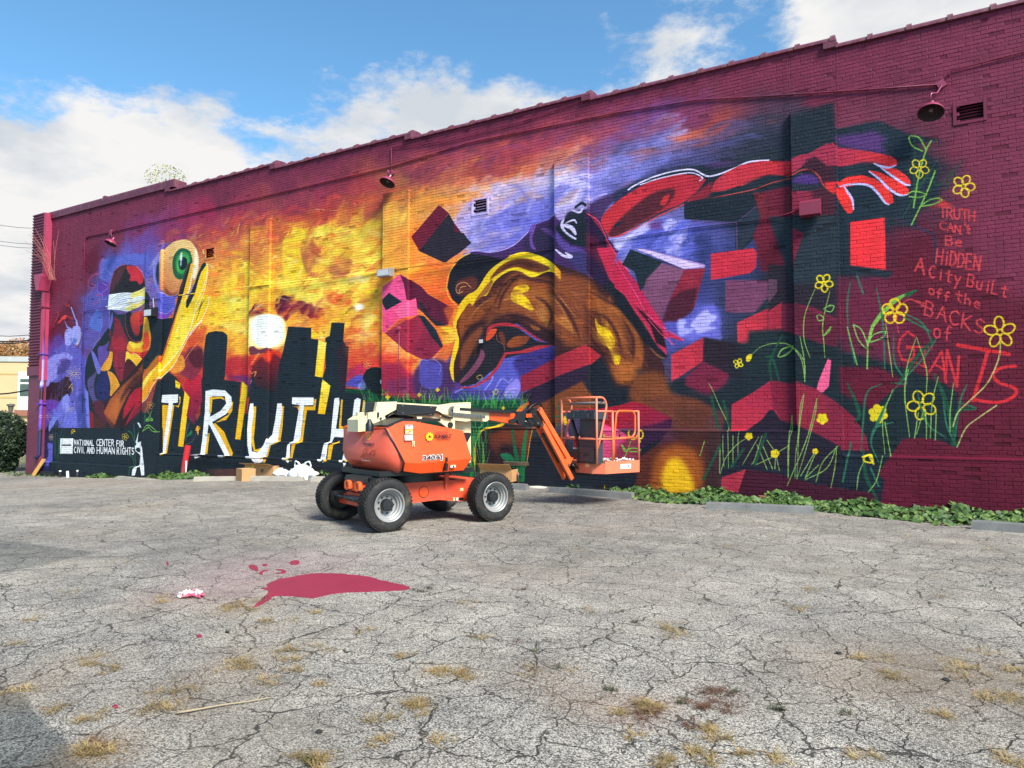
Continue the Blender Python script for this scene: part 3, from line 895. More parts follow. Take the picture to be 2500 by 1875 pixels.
# arm of the left figure
poly('2c1a20', '1490,300 1170,680 1000,880 960,960 990,1080 1040,1200 1130,1290 1250,1260 1480,990 1490,600', sm=0)
poly(('7a3c22', 'a8542c', '1500,350 1100,950'), '1500,340 1500,560 1380,640 1290,780 1180,1010 1110,1200 1030,1180 960,1030 1040,860 1200,680 1400,500', sm=0, b=3)
poly('b4602c', '1120,860 1240,720 1180,960 1100,1120 1020,1100 1060,940', sm=1, b=6, a=.8)
poly('3c1c20', '1380,540 1490,500 1490,620 1300,740 1180,900 1220,760', sm=1, b=5, a=.8)
poly('a81c30', '1490,680 1490,900 1440,980 1330,1110 1240,1230 1280,1130 1400,900 1260,1080 1215,1130 1230,980 1300,820 1380,720', sm=0, b=2)
poly('7a1c2c', '1480,900 1480,980 1380,1090 1280,1160 1370,1010', b=3)
poly('5a2c20', '990,1080 1080,1180 1110,1280 1040,1220', b=5)
# the eye held up
view('K')
poly('5c5cb8', '20,560 180,500 240,300 260,850 250,1220 200,1200 130,1100 110,900 20,1000', b=5, a=.6)
poly(('e8c07a', 'c87848', '480,200 380,860'), '560,135 640,165 700,240 742,350 745,480 720,620 640,760 570,780 480,860 440,905 360,910 300,880 270,820 260,700 255,450 270,300 330,230 430,160', sm=1)
poly('f0e6c0', '700,250 740,350 745,480 720,600 680,680 660,560 690,400', sm=1, b=3)
poly('6a3828', '290,780 380,860 470,840 420,900 350,905 300,870', sm=1, b=4, a=.8)
poly('7c78cc', '255,310 200,420 175,560 190,720 230,800 260,860 250,600', sm=1, b=1); poly('1e3038', '250,450 215,520 210,650 240,760 250,700', sm=1, b=3)
poly('5c5cc0', '235,850 300,890 400,905 460,880 430,960 420,1080 300,1210 230,1180', sm=1, b=1)
poly('7a4cb0', '180,1090 250,1130 300,1140 400,1090 380,1150 290,1225 230,1190', sm=1, b=2)
stroke('c0bcf0', 1.6, '240,850 290,870 360,910 450,885'); stroke('a0a4e8', 1.6, '200,1085 290,1140 350,1110 410,1060')
stroke('9c98dc', 1.6, '250,320 190,450 175,600 215,780 240,850')
poly('1a5a38', '540,255 610,280 650,350 660,450 620,480 580,560 540,660 480,675 430,640 400,560 393,440 420,340 480,270', sm=1)
poly('3c9c4c', '545,300 610,340 625,430 580,500 540,600 480,590 440,500 450,390 500,320', sm=1, b=4)
poly('74c850', '480,400 500,330 470,520 500,580 460,540', sm=1, b=3)
poly('141e2a', '535,375 580,390 592,450 570,520 520,550 485,510 475,440 500,390', sm=1, b=1)
poly('e8f4f0', '510,310 525,320 525,400 510,430 490,400 500,340', sm=1, b=2)
poly('a8b8c8', '500,430 520,440 510,500 495,480', sm=1, b=2)
# forearm / hand in yellow (view K and L)
view('L')
poly('1a242c', '20,380 45,370 60,400 60,480 105,545 130,550 200,540 250,330 300,180 320,170 330,200 300,330 240,460 130,790 60,880 0,900 0,840 60,760 60,640 30,560', sm=0)
poly(('e8a418', 'f2c820', '0,1000 200,600'), '0,1060 20,960 120,850 190,650 250,440 285,330 310,200 325,170 338,190 320,330 300,390 345,300 395,175 425,170 440,200 435,240 420,330 400,400 430,385 443,400 440,440 420,500 390,560 330,620 300,660 240,800 190,880 100,970 40,1080 0,1125')
poly(BK, '415,168 390,190 360,290 320,380 290,440 292,475 310,450 340,360 380,230 420,190')
poly('8a7cc8', '330,330 355,290 345,350 305,420 300,400')
poly('f6dc48', '200,690 260,560 330,500 300,640 240,760 170,860 120,900', sm=1, b=3, a=.8)
poly('f6d850', '0,1010 60,910 110,870 60,950 10,1040', b=1)
poly('b86a1c', '0,950 70,850 120,790 120,850 40,930 0,1000', b=3)
poly('ee9418', '0,1060 60,970 120,960 60,1040 0,1110', b=2)
for w_, s in ((2.4, '320,175 335,200 325,300 300,380'), (2.0, '428,175 435,215 400,350 355,450 330,580 240,760 120,900'), (1.6, '330,180 290,400 255,460 250,560 215,650'), (2.2, '443,400 440,440 420,500 390,560 330,640 300,680 240,800 190,880 100,970 45,1080 0,1120'),
              (1.8, '438,235 420,330 400,400 350,500 320,600 290,690'), (3.2, '395,560 340,610 310,660'), (1.4, '375,200 345,320 330,430')):
    stroke('f6f2e4', w_, s, a=.95)
for s in ('402,410 385,460 365,500', '425,400 395,450 370,520 355,560'):
    stroke(BK, 2.6, s, taper=.8)
stroke('c84038', 1.2, '415,165 380,200 350,300', a=.8); stroke('c84038', 1.2, '305,180 270,300 230,430 215,520', a=.8)
view('K')
poly(BK, '660,445 630,460 600,520 560,630 520,790 480,860 470,920 520,930 560,780 620,560 640,470')
stroke('c84038', 1.2, '630,470 580,560 540,680 500,820 460,920 430,1000', a=.8)
poly('ecb420', '640,465 680,460 690,500 660,620 620,800 560,950 520,940 560,780 620,560')
stroke('f6f2e4', 2, '680,460 650,620 620,800')
poly(BK, '840,445 800,460 760,540 720,640 680,760 640,860 580,960 575,1050 600,1060 650,960 700,860 740,700 780,580 850,480')
# head, blindfold and beard of the left figure
view('I')
poly('1c2a30', '1150,1150 1480,1130 1560,1300 1600,1640 1000,1640 1060,1400 1040,1240 1050,1080', b=1)
poly('221e24', '1035,870 1060,700 1110,560 1200,490 1300,478 1400,500 1460,560 1500,640 1515,780 1350,855 1250,850 1035,880', sm=1)
poly('4c2830', '1060,700 1110,560 1200,500 1260,500 1200,640 1130,760 1060,860', sm=1, b=5)
poly('c02a38', '1265,490 1340,485 1420,510 1480,600 1490,700 1440,750 1400,700 1310,690 1320,620 1280,560', sm=1, b=1, w=4)
stroke('e05038', 1.2, '1030,880 1045,760 1100,580 1180,495 1250,480'); stroke('d8b0e0', 1.2, '1400,500 1470,570 1510,680 1520,780')
poly('d8dee0', '1030,880 1130,865 1260,848 1350,858 1450,820 1520,775 1528,980 1450,1040 1280,1112 1160,1090 1010,1080')
poly('ecd860', '1340,860 1450,820 1520,778 1526,900 1420,900 1300,980 1400,1000 1520,950 1500,1000 1420,1050 1300,1100 1250,1060 1330,1010 1280,990 1330,930', sm=1, b=1, a=.85)
for c, w_, s in (('5a6480', 1.1, '1040,960 1150,890 1250,860;1100,1000 1220,900 1330,880;1020,1040 1150,1000 1280,960;1180,1080 1280,1020 1400,980;1130,940 1200,880'), ('7c80c8', 2.2, '1140,1010 1190,960 1300,930 1350,935;1080,1020 1200,1010 1290,995'), ('f0f0e8', 2, '1060,1050 1200,1060 1320,1040;1040,930 1120,900'), ('8a7c50', .8, '1360,880 1440,860 1510,810;1300,1000 1400,960 1520,900;1280,1060 1400,1020 1490,980')):
    for q in s.split(';'):
        stroke(c, w_, q)
poly('5a5aa8', '1070,1120 1085,1180 1070,1280 1040,1360 1045,1240', sm=1)
poly('7a2030', '1100,1180 1180,1240 1240,1400 1290,1500 1290,1640 1040,1640 1060,1500 1100,1320', sm=1, b=3)
poly('aa2434', '1060,1440 1120,1500 1180,1440 1260,1540 1230,1640 1100,1640', sm=1, b=4, a=.7)
poly('1e2026', '1260,1140 1330,1120 1310,1240 1350,1400 1400,1440 1460,1380 1480,1280 1500,1300 1480,1470 1380,1510 1300,1480 1240,1340', sm=1)
poly(('d84428', '8a2030', '1420,1130 1380,1440'), '1390,1120 1470,1110 1510,1160 1500,1260 1450,1300 1440,1400 1400,1440 1350,1370 1320,1260 1330,1160', sm=1, b=1)
poly('a82434', '1450,1120 1500,1150 1500,1250 1450,1290 1440,1180', sm=1, b=3)
stroke('e84848', 1.3, '1255,1160 1250,1260 1280,1400 1350,1500 1440,1510')
poly(('f0b428', 'f0a028', '1550,1180 1560,1500'), '1510,1170 1590,1200 1620,1350 1635,1500 1580,1640 1290,1640 1300,1520 1400,1530 1470,1490 1490,1320', sm=1, b=1)
poly('d84424', '1520,1420 1600,1400 1620,1560 1560,1640 1480,1600', sm=1, b=5)
poly('f6d038', '1300,1510 1400,1545 1500,1520 1440,1600 1340,1600', sm=1, w=4)
poly(BK, '1575,850 1610,900 1640,960 1600,960 1640,1200 1590,1190 1560,1160 1550,960 1550,880', sm=1)
# National Center panel
view('J')
poly('1b252e', '300,1245 1500,1245 1500,1700 300,1700')
view('M')
poly(BK, '720,245 2200,250 2200,900 700,900')
poly('e8e8ea', '815,388 990,388 980,597 808,592')
stroke(BK, 5, '842,479 958,479', sm=0)
letters('NATIONAL', 'ececee', 3.4, '1005,476', '1270,484', '1005,408', gap=.3)
letters('CENTER', 'ececee', 3.4, '1305,484', '1540,490', '1305,402', gap=.3)
letters('FOR', 'ececee', 3.4, '1575,494', '1672,498', '1575,418', gap=.3)
letters('CIVIL', 'ececee', 3.6, '1003,580', '1148,584', '1003,502', gap=.3)
letters('AND', 'ececee', 3.6, '1175,586', '1280,590', '1175,508', gap=.3)
letters('HUMAN', 'ececee', 3.6, '1310,590', '1552,596', '1310,508', gap=.3)
letters('RIGHTS', 'ececee', 3.6, '1580,600', '1812,604', '1580,512', gap=.3)
poly('e8e8ea', '1855,175 1870,172 1895,200 1910,245 1880,235 1870,300 1860,400 1858,445 1905,425 1935,460 1958,510 1968,620 1985,750 1990,880 1950,885 1930,760 1915,710 1890,780 1860,885 1818,888 1830,800 1885,740 1895,620 1870,590 1830,560 1822,500 1845,460 1830,440 1850,380 1870,300 1880,225')
poly(BK, '1845,515 1880,510 1898,545 1890,580 1850,565 1832,540')
for c, w_, s in (('3c9860', 1.4, '1805,200 1820,400 1825,640 1830,750 1775,780;1725,285 1780,320 1810,420;1780,880 1790,800 1830,760;1740,615 1790,640 1810,740;1990,180 1995,60'), ('88d050', 1.6, '2010,140 2080,120 2100,135 2050,150 2010,150 2060,90 2090,10;1965,295 2010,220 2060,210 2130,270 2155,300 2090,285 2050,230;1965,290 2050,235')):
    for q in s.split(';'):
        stroke(c, w_, q)
flower('e0c038', 1.3, 1690, 365, 48, 5); stroke('e0b828', 2.2, '965,330 965,290 990,270 1015,295 985,295 985,320 970,300')
for c, s in (('2c7a54', '740,730 735,480 700,200;790,700 800,400 860,250;820,680 830,500 870,290;760,720 745,400 770,150;770,700 790,500 780,300;810,590 830,480 850,400'),):
    blades(c, 1.4, s)
stroke('2a3640', 2, '720,728 1780,778', sm=0, a=.5)
# ---- falling blocks, left of the giant
DK, DR = '2a1e2c', '5c1830'
view('B')
poly('5a1a32', '1185,208 1045,370 1085,440 1210,500 1290,440 1300,350 1255,290 1258,340')
poly('6a1a30', '1185,208 1045,370 1085,440 1235,250')
poly('2a2430', '1185,208 1235,250 1262,300 1255,340 1300,350 1350,400 1290,450 1212,500 1085,442 1235,252')
poly('2a2430', '1262,290 1258,345 1310,350 1340,395 1220,500 1150,470')
poly('e85088', '912,625 1000,562 1035,580 1035,690 925,765 912,760')
poly('1e242e', '912,690 945,655 1010,700 930,745 912,710')
poly('5c1a34', '1000,562 1095,620 1130,660 1245,725 1260,740 1230,815 1150,790 1075,730 1035,700 1020,610')
poly('2a2430', '1075,700 1110,760 1170,820 1240,820 1225,815 1145,780 1100,700')
poly('e8487c', '1068,678 1080,762 990,790 925,858 912,850 912,770 1000,710')
poly('f06090', '1068,678 1080,762 1000,785 970,740')
poly('8c2440', '925,858 1080,765 1150,880 1200,930 1135,1000 1090,985 1040,960 985,910', b=0)
poly('a82c44', '985,800 1080,770 1110,830 1050,960 985,900 930,858', b=2, a=.5)
poly('202832', '1080,765 1110,770 1170,840 1205,920 1200,935 1150,880')
# ---- the giant
view('C')
poly('4a3c90', '560,1490 480,1600 240,1580 160,1540 180,1420 220,1360 560,1300 740,1340 740,1420', b=3, w=8)
poly('5858b8', '350,1450 440,1390 560,1370 600,1420 560,1500 480,1560 380,1560 300,1540', sm=1, b=4, w=12)
poly('3c3078', '600,1330 735,1370 735,1410 560,1500 520,1420', b=5)
poly('8c80d8', '490,1540 530,1500 555,1510 560,1560 530,1600 480,1590', sm=1, b=1, w=8)
for q in ('420,1600 440,1540 470,1500 500,1520 520,1500', '230,1570 270,1550 300,1520 330,1540', '380,1560 420,1500 400,1470', '480,1590 500,1560 540,1550'):
    stroke('b8a8f0', 2, q, b=1)
poly('4a2c5c', '20,1480 100,1400 220,1440 240,1530 160,1600 40,1590', sm=1, b=4, w=10)
poly('50489c', '50,1430 80,1405 130,1420 160,1440 150,1540 60,1540', sm=1, w=5, b=1); stroke('7c80d8', 1.5, '50,1430 60,1405 90,1410 110,1400 140,1415 160,1440 150,1480', b=0)
# back and shoulder in purple
poly('43285a', '270,870 330,855 420,862 520,830 600,760 640,720 700,700 740,670 900,620 960,700 1010,800 1060,860 1000,900 905,1000 740,980 560,900 420,940 300,940', sm=0)
poly('2c2440', '580,810 640,740 720,730 760,800 740,880 700,920 600,890', sm=1, b=4, a=.85)
poly('6a4494', '610,740 640,720 620,800 640,850 610,830', sm=1, b=1); poly('5c3c80', '660,740 720,750 740,800 700,770', sm=1, b=2)
poly('1c222c', '770,720 850,680 905,720 905,820 850,810 790,790', sm=1, b=2)
poly('5a4494', '760,760 800,820 880,850 900,880 800,860 750,800', sm=1, b=2)
poly('3c3468', '790,880 900,870 905,1000 830,920', sm=1, b=3)
poly('1a2028', '560,640 750,655 760,700 800,690 770,640 800,655 830,700 860,690 890,720 905,700 905,640 850,620 770,640', sm=0, b=0, a=0)
poly('18242c', '770,640 800,690 860,700 905,700 905,640 800,650', b=2, a=.7)
for w_, q in ((7, '790,700 780,730 800,770 850,800'), (9, '790,730 830,745 850,775'), (4, '800,720 840,705 855,720'), (5, '830,655 870,665 890,640'), (4, '760,655 790,640 800,670'), (6, '750,855 790,885 830,890 800,870')):
    stroke('d8ccf4', w_, q, taper=.6)
poly('44305c', '895,640 960,590 1060,555 1110,545 1040,600 985,670 1000,740 1005,790 950,720', sm=1, b=3)
poly('b4a4e2', '745,668 790,632 850,622 905,620 905,648 850,655 810,668 790,700 765,705', sm=1, b=2, a=.85)
for q in ('275,875 330,855 420,862 520,830 600,760', '900,605 950,580 1000,565'):
    stroke('b4a0ec', 2.4, q)
stroke('18222c', 10, '760,740 770,760 830,810 900,830', b=1); stroke('18222c', 6, '850,640 880,620 900,630', b=0)
# upper arm (right)
poly('182430', '1000,740 1060,720 1160,640 1290,560 1300,620 1180,700 1060,780 1010,780', b=2)
poly('b4202c', '970,690 1010,640 1100,590 1190,540 1300,490 1300,560 1190,600 1120,650 1060,700 1010,720', sm=0)
poly('4a1c28', '1080,640 1160,600 1210,580 1300,545 1300,640 1190,680 1110,740 1040,740', b=2)
poly('8c2030', '1150,620 1210,600 1200,660 1120,710', b=4, a=.8)
stroke('e04048', 1.8, '1005,785 1080,775 1180,710 1300,665'); stroke('d8c8f0', 2.2, '1110,540 1150,520 1230,500 1300,480')
# hand / cloth sweeping down
poly('2a1a3a', '905,660 960,700 1000,780 1010,840 1060,920 1150,1040 1220,1160 1290,1260 1290,1400 1250,1360 1180,1240 1100,1160 960,1060 905,960', b=1)
poly('6c1c34', '905,760 1000,850 1090,960 1000,960 905,860', b=6, a=.7)
poly(('8c2448', 'c42450', '950,700 1200,1200'), '905,665 950,690 1000,790 1030,860 1090,940 1170,1040 1230,1140 1290,1230 1290,1290 1230,1220 1180,1160 1110,1100 1030,1000 960,880 945,840 1000,840 990,780 930,700')
poly('c42848', '950,840 1030,840 1100,960 1060,1000 1090,1060 1180,1160 1120,1110 1010,1000', b=1)
poly('3c1c2c', '1030,960 1090,980 1095,1010 1060,1000', b=1)
stroke('f05068', 1.6, '905,670 960,710 1000,800 1060,900 1110,960')
poly('1c2028', '1000,1000 1090,1080 1180,1180 1230,1280 1290,1370 1290,1420 1180,1300 1100,1180 950,1080', b=3)
poly('b03048', '1160,1180 1220,1250 1290,1330 1290,1390 1230,1340 1180,1250', b=2)
# head and neck of the giant
poly('3c2022', '270,1160 340,1060 420,960 520,880 640,880 700,900 740,920 905,980 1000,1060 1180,1200 1290,1440 1290,1659 600,1659 560,1600 570,1580 700,1500 735,1420 735,1340 640,1290 540,1220 470,1240 400,1270 350,1380 250,1520 220,1500 210,1450 240,1300', b=1)
poly('1e1e28', '300,868 250,900 205,960 190,1040 215,1100 250,1130 340,1060 400,980 470,900 400,880', sm=0)
poly('5c2c28', '240,1010 330,985 340,1040 280,1080 240,1070', sm=1, b=3)
stroke('e8a868', 1.4, '310,1040 280,1015 245,1025 235,1050 245,1070 270,1060'); stroke('e0a060', 1.4, '250,1065 260,1040 285,1035')
stroke('ecc838', 2, '305,868 250,895 210,950 190,1010 195,1080 240,1135')
poly('8c4622', '250,1140 350,1090 450,1000 560,960 640,990 720,1000 740,1080 640,1080 520,1060 430,1120 360,1200 300,1240 260,1300 240,1380 230,1260', sm=1, b=5)
poly(('a0582a', '743a26', '560,1040 480,1220'), '430,1120 520,1050 640,1040 735,1080 735,1240 680,1260 600,1230 560,1200 470,1220 400,1240 380,1200', sm=1, b=5)
poly('864428', '740,960 905,1000 905,1340 800,1340 740,1260', sm=0, b=6)
poly('401f22', '360,1020 440,960 520,950 460,1040 400,1110 330,1140', sm=1, b=5, a=.8)
poly('321c24', '400,1230 460,1180 560,1180 640,1230 720,1260 735,1310 660,1300 600,1240 520,1220 440,1240 380,1290 350,1320', sm=1, b=4, a=.9)
poly(('f4d020', 'e8b818', '560,870 280,1130'), '245,1140 290,1080 340,1050 400,960 470,905 560,862 660,880 735,925 770,960 765,980 700,960 620,990 560,960 500,960 430,1010 390,1080 350,1080 320,1130 300,1120 260,1170', sm=1)
poly('6c3820', '405,1000 450,940 520,900 600,895 680,925 710,945 660,965 600,955 545,938 490,950 430,985', sm=1, b=1)
poly('4a241c', '460,955 520,915 600,910 660,935 600,938 540,925', sm=1, b=2)
poly('a0602c', '330,1110 380,1040 420,1000 400,1060 350,1100', sm=1, b=1)
poly('e8a028', '735,925 775,965 775,1010 740,970', b=1)
poly('f4c81c', '512,1080 530,1040 580,1025 605,1040 595,1060 570,1070 600,1100 628,1150 610,1155 560,1130 520,1110', sm=1)
poly('ac6c34', '655,1150 690,1150 705,1220 680,1225 660,1190', sm=1); poly('9c5c30', '610,1230 650,1240 660,1255 630,1255', sm=1, b=1)
poly('b06830', '750,1200 800,1190 840,1270 800,1250 760,1220', sm=1, b=2); stroke('d89458', 1.8, '750,1060 800,1130 850,1190', b=0); stroke('c88048', 1.6, '780,1195 820,1220 838,1275')
poly('7a3c28', '830,1060 905,1100 905,1300 860,1260', sm=1, b=6, a=.6)
dabs('430,1000 735,990 905,1010 905,1320 735,1290 560,1200 380,1200', ['a0582a', 'b8703a', '5c2c20', '3c1c20', '8c4622'], 160, .15, .5, 3, 9, 21, slope=.5, b=1, a0=.25, a1=.6)
for q in ('430,1120 470,1040 540,985 620,1000 700,1012 740,1040', '455,1200 520,1180 600,1200 680,1250 735,1290', '740,1075 790,1140 840,1220 870,1300', '560,975 520,1010 470,1080 450,1150', '640,1090 690,1120 720,1180 700,1250', '250,1170 240,1240 262,1330', '270,1300 320,1240 400,1210'):
    stroke('301820', 7, q, b=2, a=.75, taper=.8)
for q in ('470,1110 540,1075 600,1085', '700,1090 760,1120 800,1190 830,1260', '300,1200 350,1140 420,1090', '640,1160 660,1200'):
    stroke('c07a40', 4, q, b=1, a=.6, taper=.8)
# profile light, lips
poly(('f6c020', 'f8cc20', '240,1140 215,1500'), '250,1135 262,1170 240,1210 235,1250 250,1300 248,1340 225,1420 222,1450 225,1520 212,1500 202,1450 210,1400 225,1330 235,1290 225,1250 215,1200 225,1150')
poly(('e87828', 'f4b838', '180,1200 240,1270'), '130,1240 200,1230 235,1250 240,1290 215,1320 165,1330 150,1280', w=4)
poly('f8c830', '150,1240 200,1240 225,1260 200,1275', b=1)
poly('d86028', '170,1150 215,1120 250,1140 225,1210 200,1230', b=3, a=.7)
poly('24222a', '250,1480 300,1400 350,1290 395,1240 450,1225 540,1240 640,1310 735,1330 600,1370 480,1400 420,1460 330,1530 270,1540 222,1510', sm=0)
poly('7c4028', '255,1440 270,1330 350,1245 370,1260 330,1340 300,1400 270,1450', sm=1, b=3)
poly('5c3026', '330,1330 350,1300 340,1380 320,1400', b=2)
poly('d84c28', '385,1310 400,1260 440,1250 430,1280 410,1300', sm=1)
poly('6c3428', '450,1270 475,1270 485,1330 465,1320', sm=1, b=1)
poly(('a04c24', '7c3c28', '520,1290 580,1330'), '490,1330 530,1290 600,1285 605,1300 580,1330 520,1345', sm=1, b=1)
poly('7c4058', '360,1350 380,1390 330,1470 270,1520 250,1520 310,1450 350,1390', sm=1)
stroke('b06050', 1.2, '440,1280 445,1310 475,1330 480,1360')
poly('b02c38', '395,1245 430,1225 500,1220 570,1245 640,1290 680,1315 640,1300 560,1250 480,1235 420,1245 390,1280', sm=1)
poly('b4303c', '600,1370 735,1330 640,1335 560,1360 480,1370 440,1440 390,1500 320,1540 240,1545 220,1530 260,1552 330,1545 400,1510 450,1450 490,1380', sm=0)
# neck side, highlights
poly('985026', '905,1000 960,1080 1080,1140 1150,1240 1190,1360 1180,1480 1120,1520 1050,1520 1020,1470 960,1350 905,1300', sm=0, b=6)
poly('4a2420', '905,1160 960,1180 1010,1280 1040,1400 1000,1420 940,1330 905,1300', sm=1, b=5, a=.8)
poly('5c3020', '1060,1200 1120,1260 1140,1400 1100,1440 1090,1320', sm=1, b=6, a=.7)
poly('a85c28', '1060,1440 1110,1400 1150,1440 1120,1520 1060,1520 1035,1480', sm=1, b=5)
poly('f2c818', '940,1195 955,1225 985,1235 1000,1205 1010,1250 1025,1280 1040,1310 1035,1370 1065,1390 1060,1428 1035,1425 1030,1390 1000,1340 970,1290 950,1260 940,1220', sm=1)
poly('e8a828', '940,1195 950,1200 965,1290 1000,1340 990,1345 950,1280', b=2, a=.7)
dabs('905,1040 1080,1140 1180,1300 1180,1480 1050,1520 905,1300', ['a0582a', 'b8703a', '5c2c20', '402024'], 120, .15, .5, 3, 9, 22, slope=.9, b=1, a0=.25, a1=.6)
for q in ('910,1060 1000,1110 1100,1160 1165,1250 1195,1370 1170,1490', '940,1170 1000,1200 1050,1280 1070,1370', '920,1300 970,1370 1010,1450', '1090,1220 1130,1300 1130,1400'):
    stroke('301820', 7, q, b=2, a=.7, taper=.8)
stroke('c47840', 1.8, '1165,1190 1195,1240 1205,1320 1250,1380 1290,1400', b=1)
poly('1c222c', '905,1330 980,1400 1040,1540 1180,1560 1170,1659 905,1659', b=5)
poly('7c4024', '1100,1659 1120,1560 1200,1490 1290,1480 1290,1659', b=7)
poly('7c4024', '735,1590 905,1520 905,1659 640,1659', b=0)
poly(('b02c38', '8a2238', '900,1350 620,1520'), '900,1330 970,1388 905,1440 735,1500 562,1575 562,1490 735,1400')
poly('2c1e34', '905,1435 905,1520 735,1590 640,1659 600,1620 565,1580 735,1500')
# ---- outstretched arm, wrist and hand
view('D')
poly('1e2833', '0,560 120,500 330,430 560,420 720,390 895,395 895,185 1110,112 1120,250 1296,205 1296,1000 1130,980 1130,560 895,520 700,600 480,600 350,620 0,780', b=4)
poly('262e3a', '480,440 640,380 895,300 895,395 780,395 560,440', b=5); poly('34305a', '0,560 200,500 380,470 300,560 100,660 0,720', b=6, a=.8)
poly('5a3070', '440,430 560,400 640,410 500,440', b=4, a=.6)
poly(('c42c38', 'b02838', '100,600 400,500'), '-67,690 -27,640 20,600 80,560 180,505 300,472 400,472 450,490 460,500 400,570 330,620 230,660 100,730 0,775 -30,780 -60,730', sm=1)
poly('54202c', '-30,765 20,700 110,620 200,560 290,540 305,565 270,620 200,670 80,740 0,778 -25,782', sm=1, b=2)
poly('c42c34', '230,620 250,580 280,570 260,620', sm=1, b=1)
poly('1c2630', '0,720 60,700 0,740'); stroke('e84448', 2, '0,785 120,735 240,670 350,620 410,575')
stroke('e0d4f4', 3.2, '70,545 110,520 200,480 310,450 400,445 480,478 600,440 680,405 780,397'); stroke('e0d4f4', 2.2, '130,520 240,485 380,460 445,485 430,500')
poly(('b83040', 'c82c38', '480,560 880,430'), '480,560 510,500 560,460 640,420 740,400 895,400 940,380 1000,370 1080,330 1115,315 1115,420 1060,400 990,395 950,440 900,470 860,490 780,490 740,480 680,510 560,550', sm=0)
poly('1e2832', '600,540 700,490 780,470 860,475 895,490 895,520 700,540 640,570 480,590', sm=0, b=1)
poly('a42c34', '620,520 700,490 760,478 700,500 640,530', b=1); stroke('d84840', 1.6, '410,605 560,575 700,545 800,510 895,488')
poly('8c2434', '360,600 470,520 500,500 480,580 400,610', b=3)
poly('1c2530', '352,610 480,590 700,555 760,570 765,620 740,690 720,780 660,840 640,850 610,845 615,710 352,695')
poly('28303e', '615,712 765,600 740,720 640,850 612,850', b=1); stroke('5c3c68', 1.6, '630,700 755,600', sm=0); stroke('6a4878', 1.8, '618,710 620,845', sm=0); stroke('5c3c68', 1.6, '390,700 500,712 616,712', sm=0)
poly('6c1c30', '740,560 895,520 895,960 740,960 720,840 700,780 740,690 770,600', b=2)
poly('88202c', '700,555 770,570 760,640 745,700', b=2, a=.8); poly('84243c', '895,560 1020,560 1020,690 895,680')
poly('7c2038', '895,680 965,770 910,900 895,920', b=1)
poly('1e2632', '895,680 1115,690 1125,700 1130,960 905,960 900,900 965,770', b=1)
poly('3c1c2c', '945,430 990,400 1060,410 1115,420 1115,560 1060,540 1020,470 960,450', sm=0, b=3)
poly('503078', '900,510 950,475 1010,480 1040,520 990,525 920,520', sm=1, b=2)
poly('4a1c2c', '1000,560 1060,540 1120,580 1120,690 1020,690', b=3)
stroke('c04038', 2.5, '900,480 950,455 1000,455 1040,490 1060,530 1110,570')
poly('e03830', '1065,515 1120,520 1120,575 1085,560', b=1)
view('E')
poly('1c2a36', '345,655 560,612 700,680 870,710 740,730 830,800 860,830 860,1000 750,1080 750,1150 640,1100 600,1190 600,1100 420,1110 415,1340 350,1340', b=2)
poly('1c2a36', '560,612 720,690 880,712 860,718 700,700', b=2)
poly('503068', '345,690 540,660 600,700 560,720 600,770 540,770 345,740', b=4, w=8)
poly(('a02c48', 'e83030', '350,800 650,820'), '120,810 200,790 300,735 345,745 430,755 530,770 620,790 650,810 650,840 600,850 540,830 460,830 400,840 345,850 300,850 240,810 170,850 118,890', sm=0)
poly('3c1a2a', '190,820 240,800 300,850 345,850 345,960 300,930 250,870 200,870', b=2)
poly('1e2a36', '345,850 400,845 480,820 540,825 600,850 500,870 400,880 345,930', b=3)
poly('e83430', '400,895 470,885 540,905 590,940 630,990 635,1025 612,1037 590,1020 560,980 520,945 470,930 400,945 370,960 345,930', sm=0)
poly('e83430', '505,862 560,870 620,900 680,930 712,960 708,985 680,990 620,960 570,910 520,880')
poly('e83430', '560,845 600,850 650,855 700,890 722,920 718,938 690,930 630,900 590,860')
poly('e83430', '345,960 385,950 410,975 432,1020 435,1060 420,1080 400,1080 370,1040 345,990')
poly('d82c34', '290,930 345,925 350,985 320,970 295,945', b=1)
for q in ('535,828 570,842 610,848 645,838', '570,850 640,900 690,932 718,938', '510,868 560,905 610,955 665,988 705,985', '360,945 400,935 470,932 520,945 560,985 590,1025 612,1036', '385,945 400,970 425,1010 432,1060'):
    stroke('ccc4f4', 4, q, taper=.7)
poly('e83038', '415,1125 590,1100 595,1368 415,1345')
poly('1c2832', '350,1340 415,1345 600,1370 635,1380 600,1410 540,1400 420,1380 350,1400', b=2)
stroke('22304a', 3.5, '690,1120 760,1155 840,1185 845,1240 845,1340', sm=0, b=1, a=.8)
poly('1e2c36', '590,1100 700,1130 750,1150 690,1150 620,1140 600,1190', b=3, a=.8)
poly('e83c38', '865,990 880,1010 940,1045 860,1050 800,1050 860,1040', b=2, a=.8)
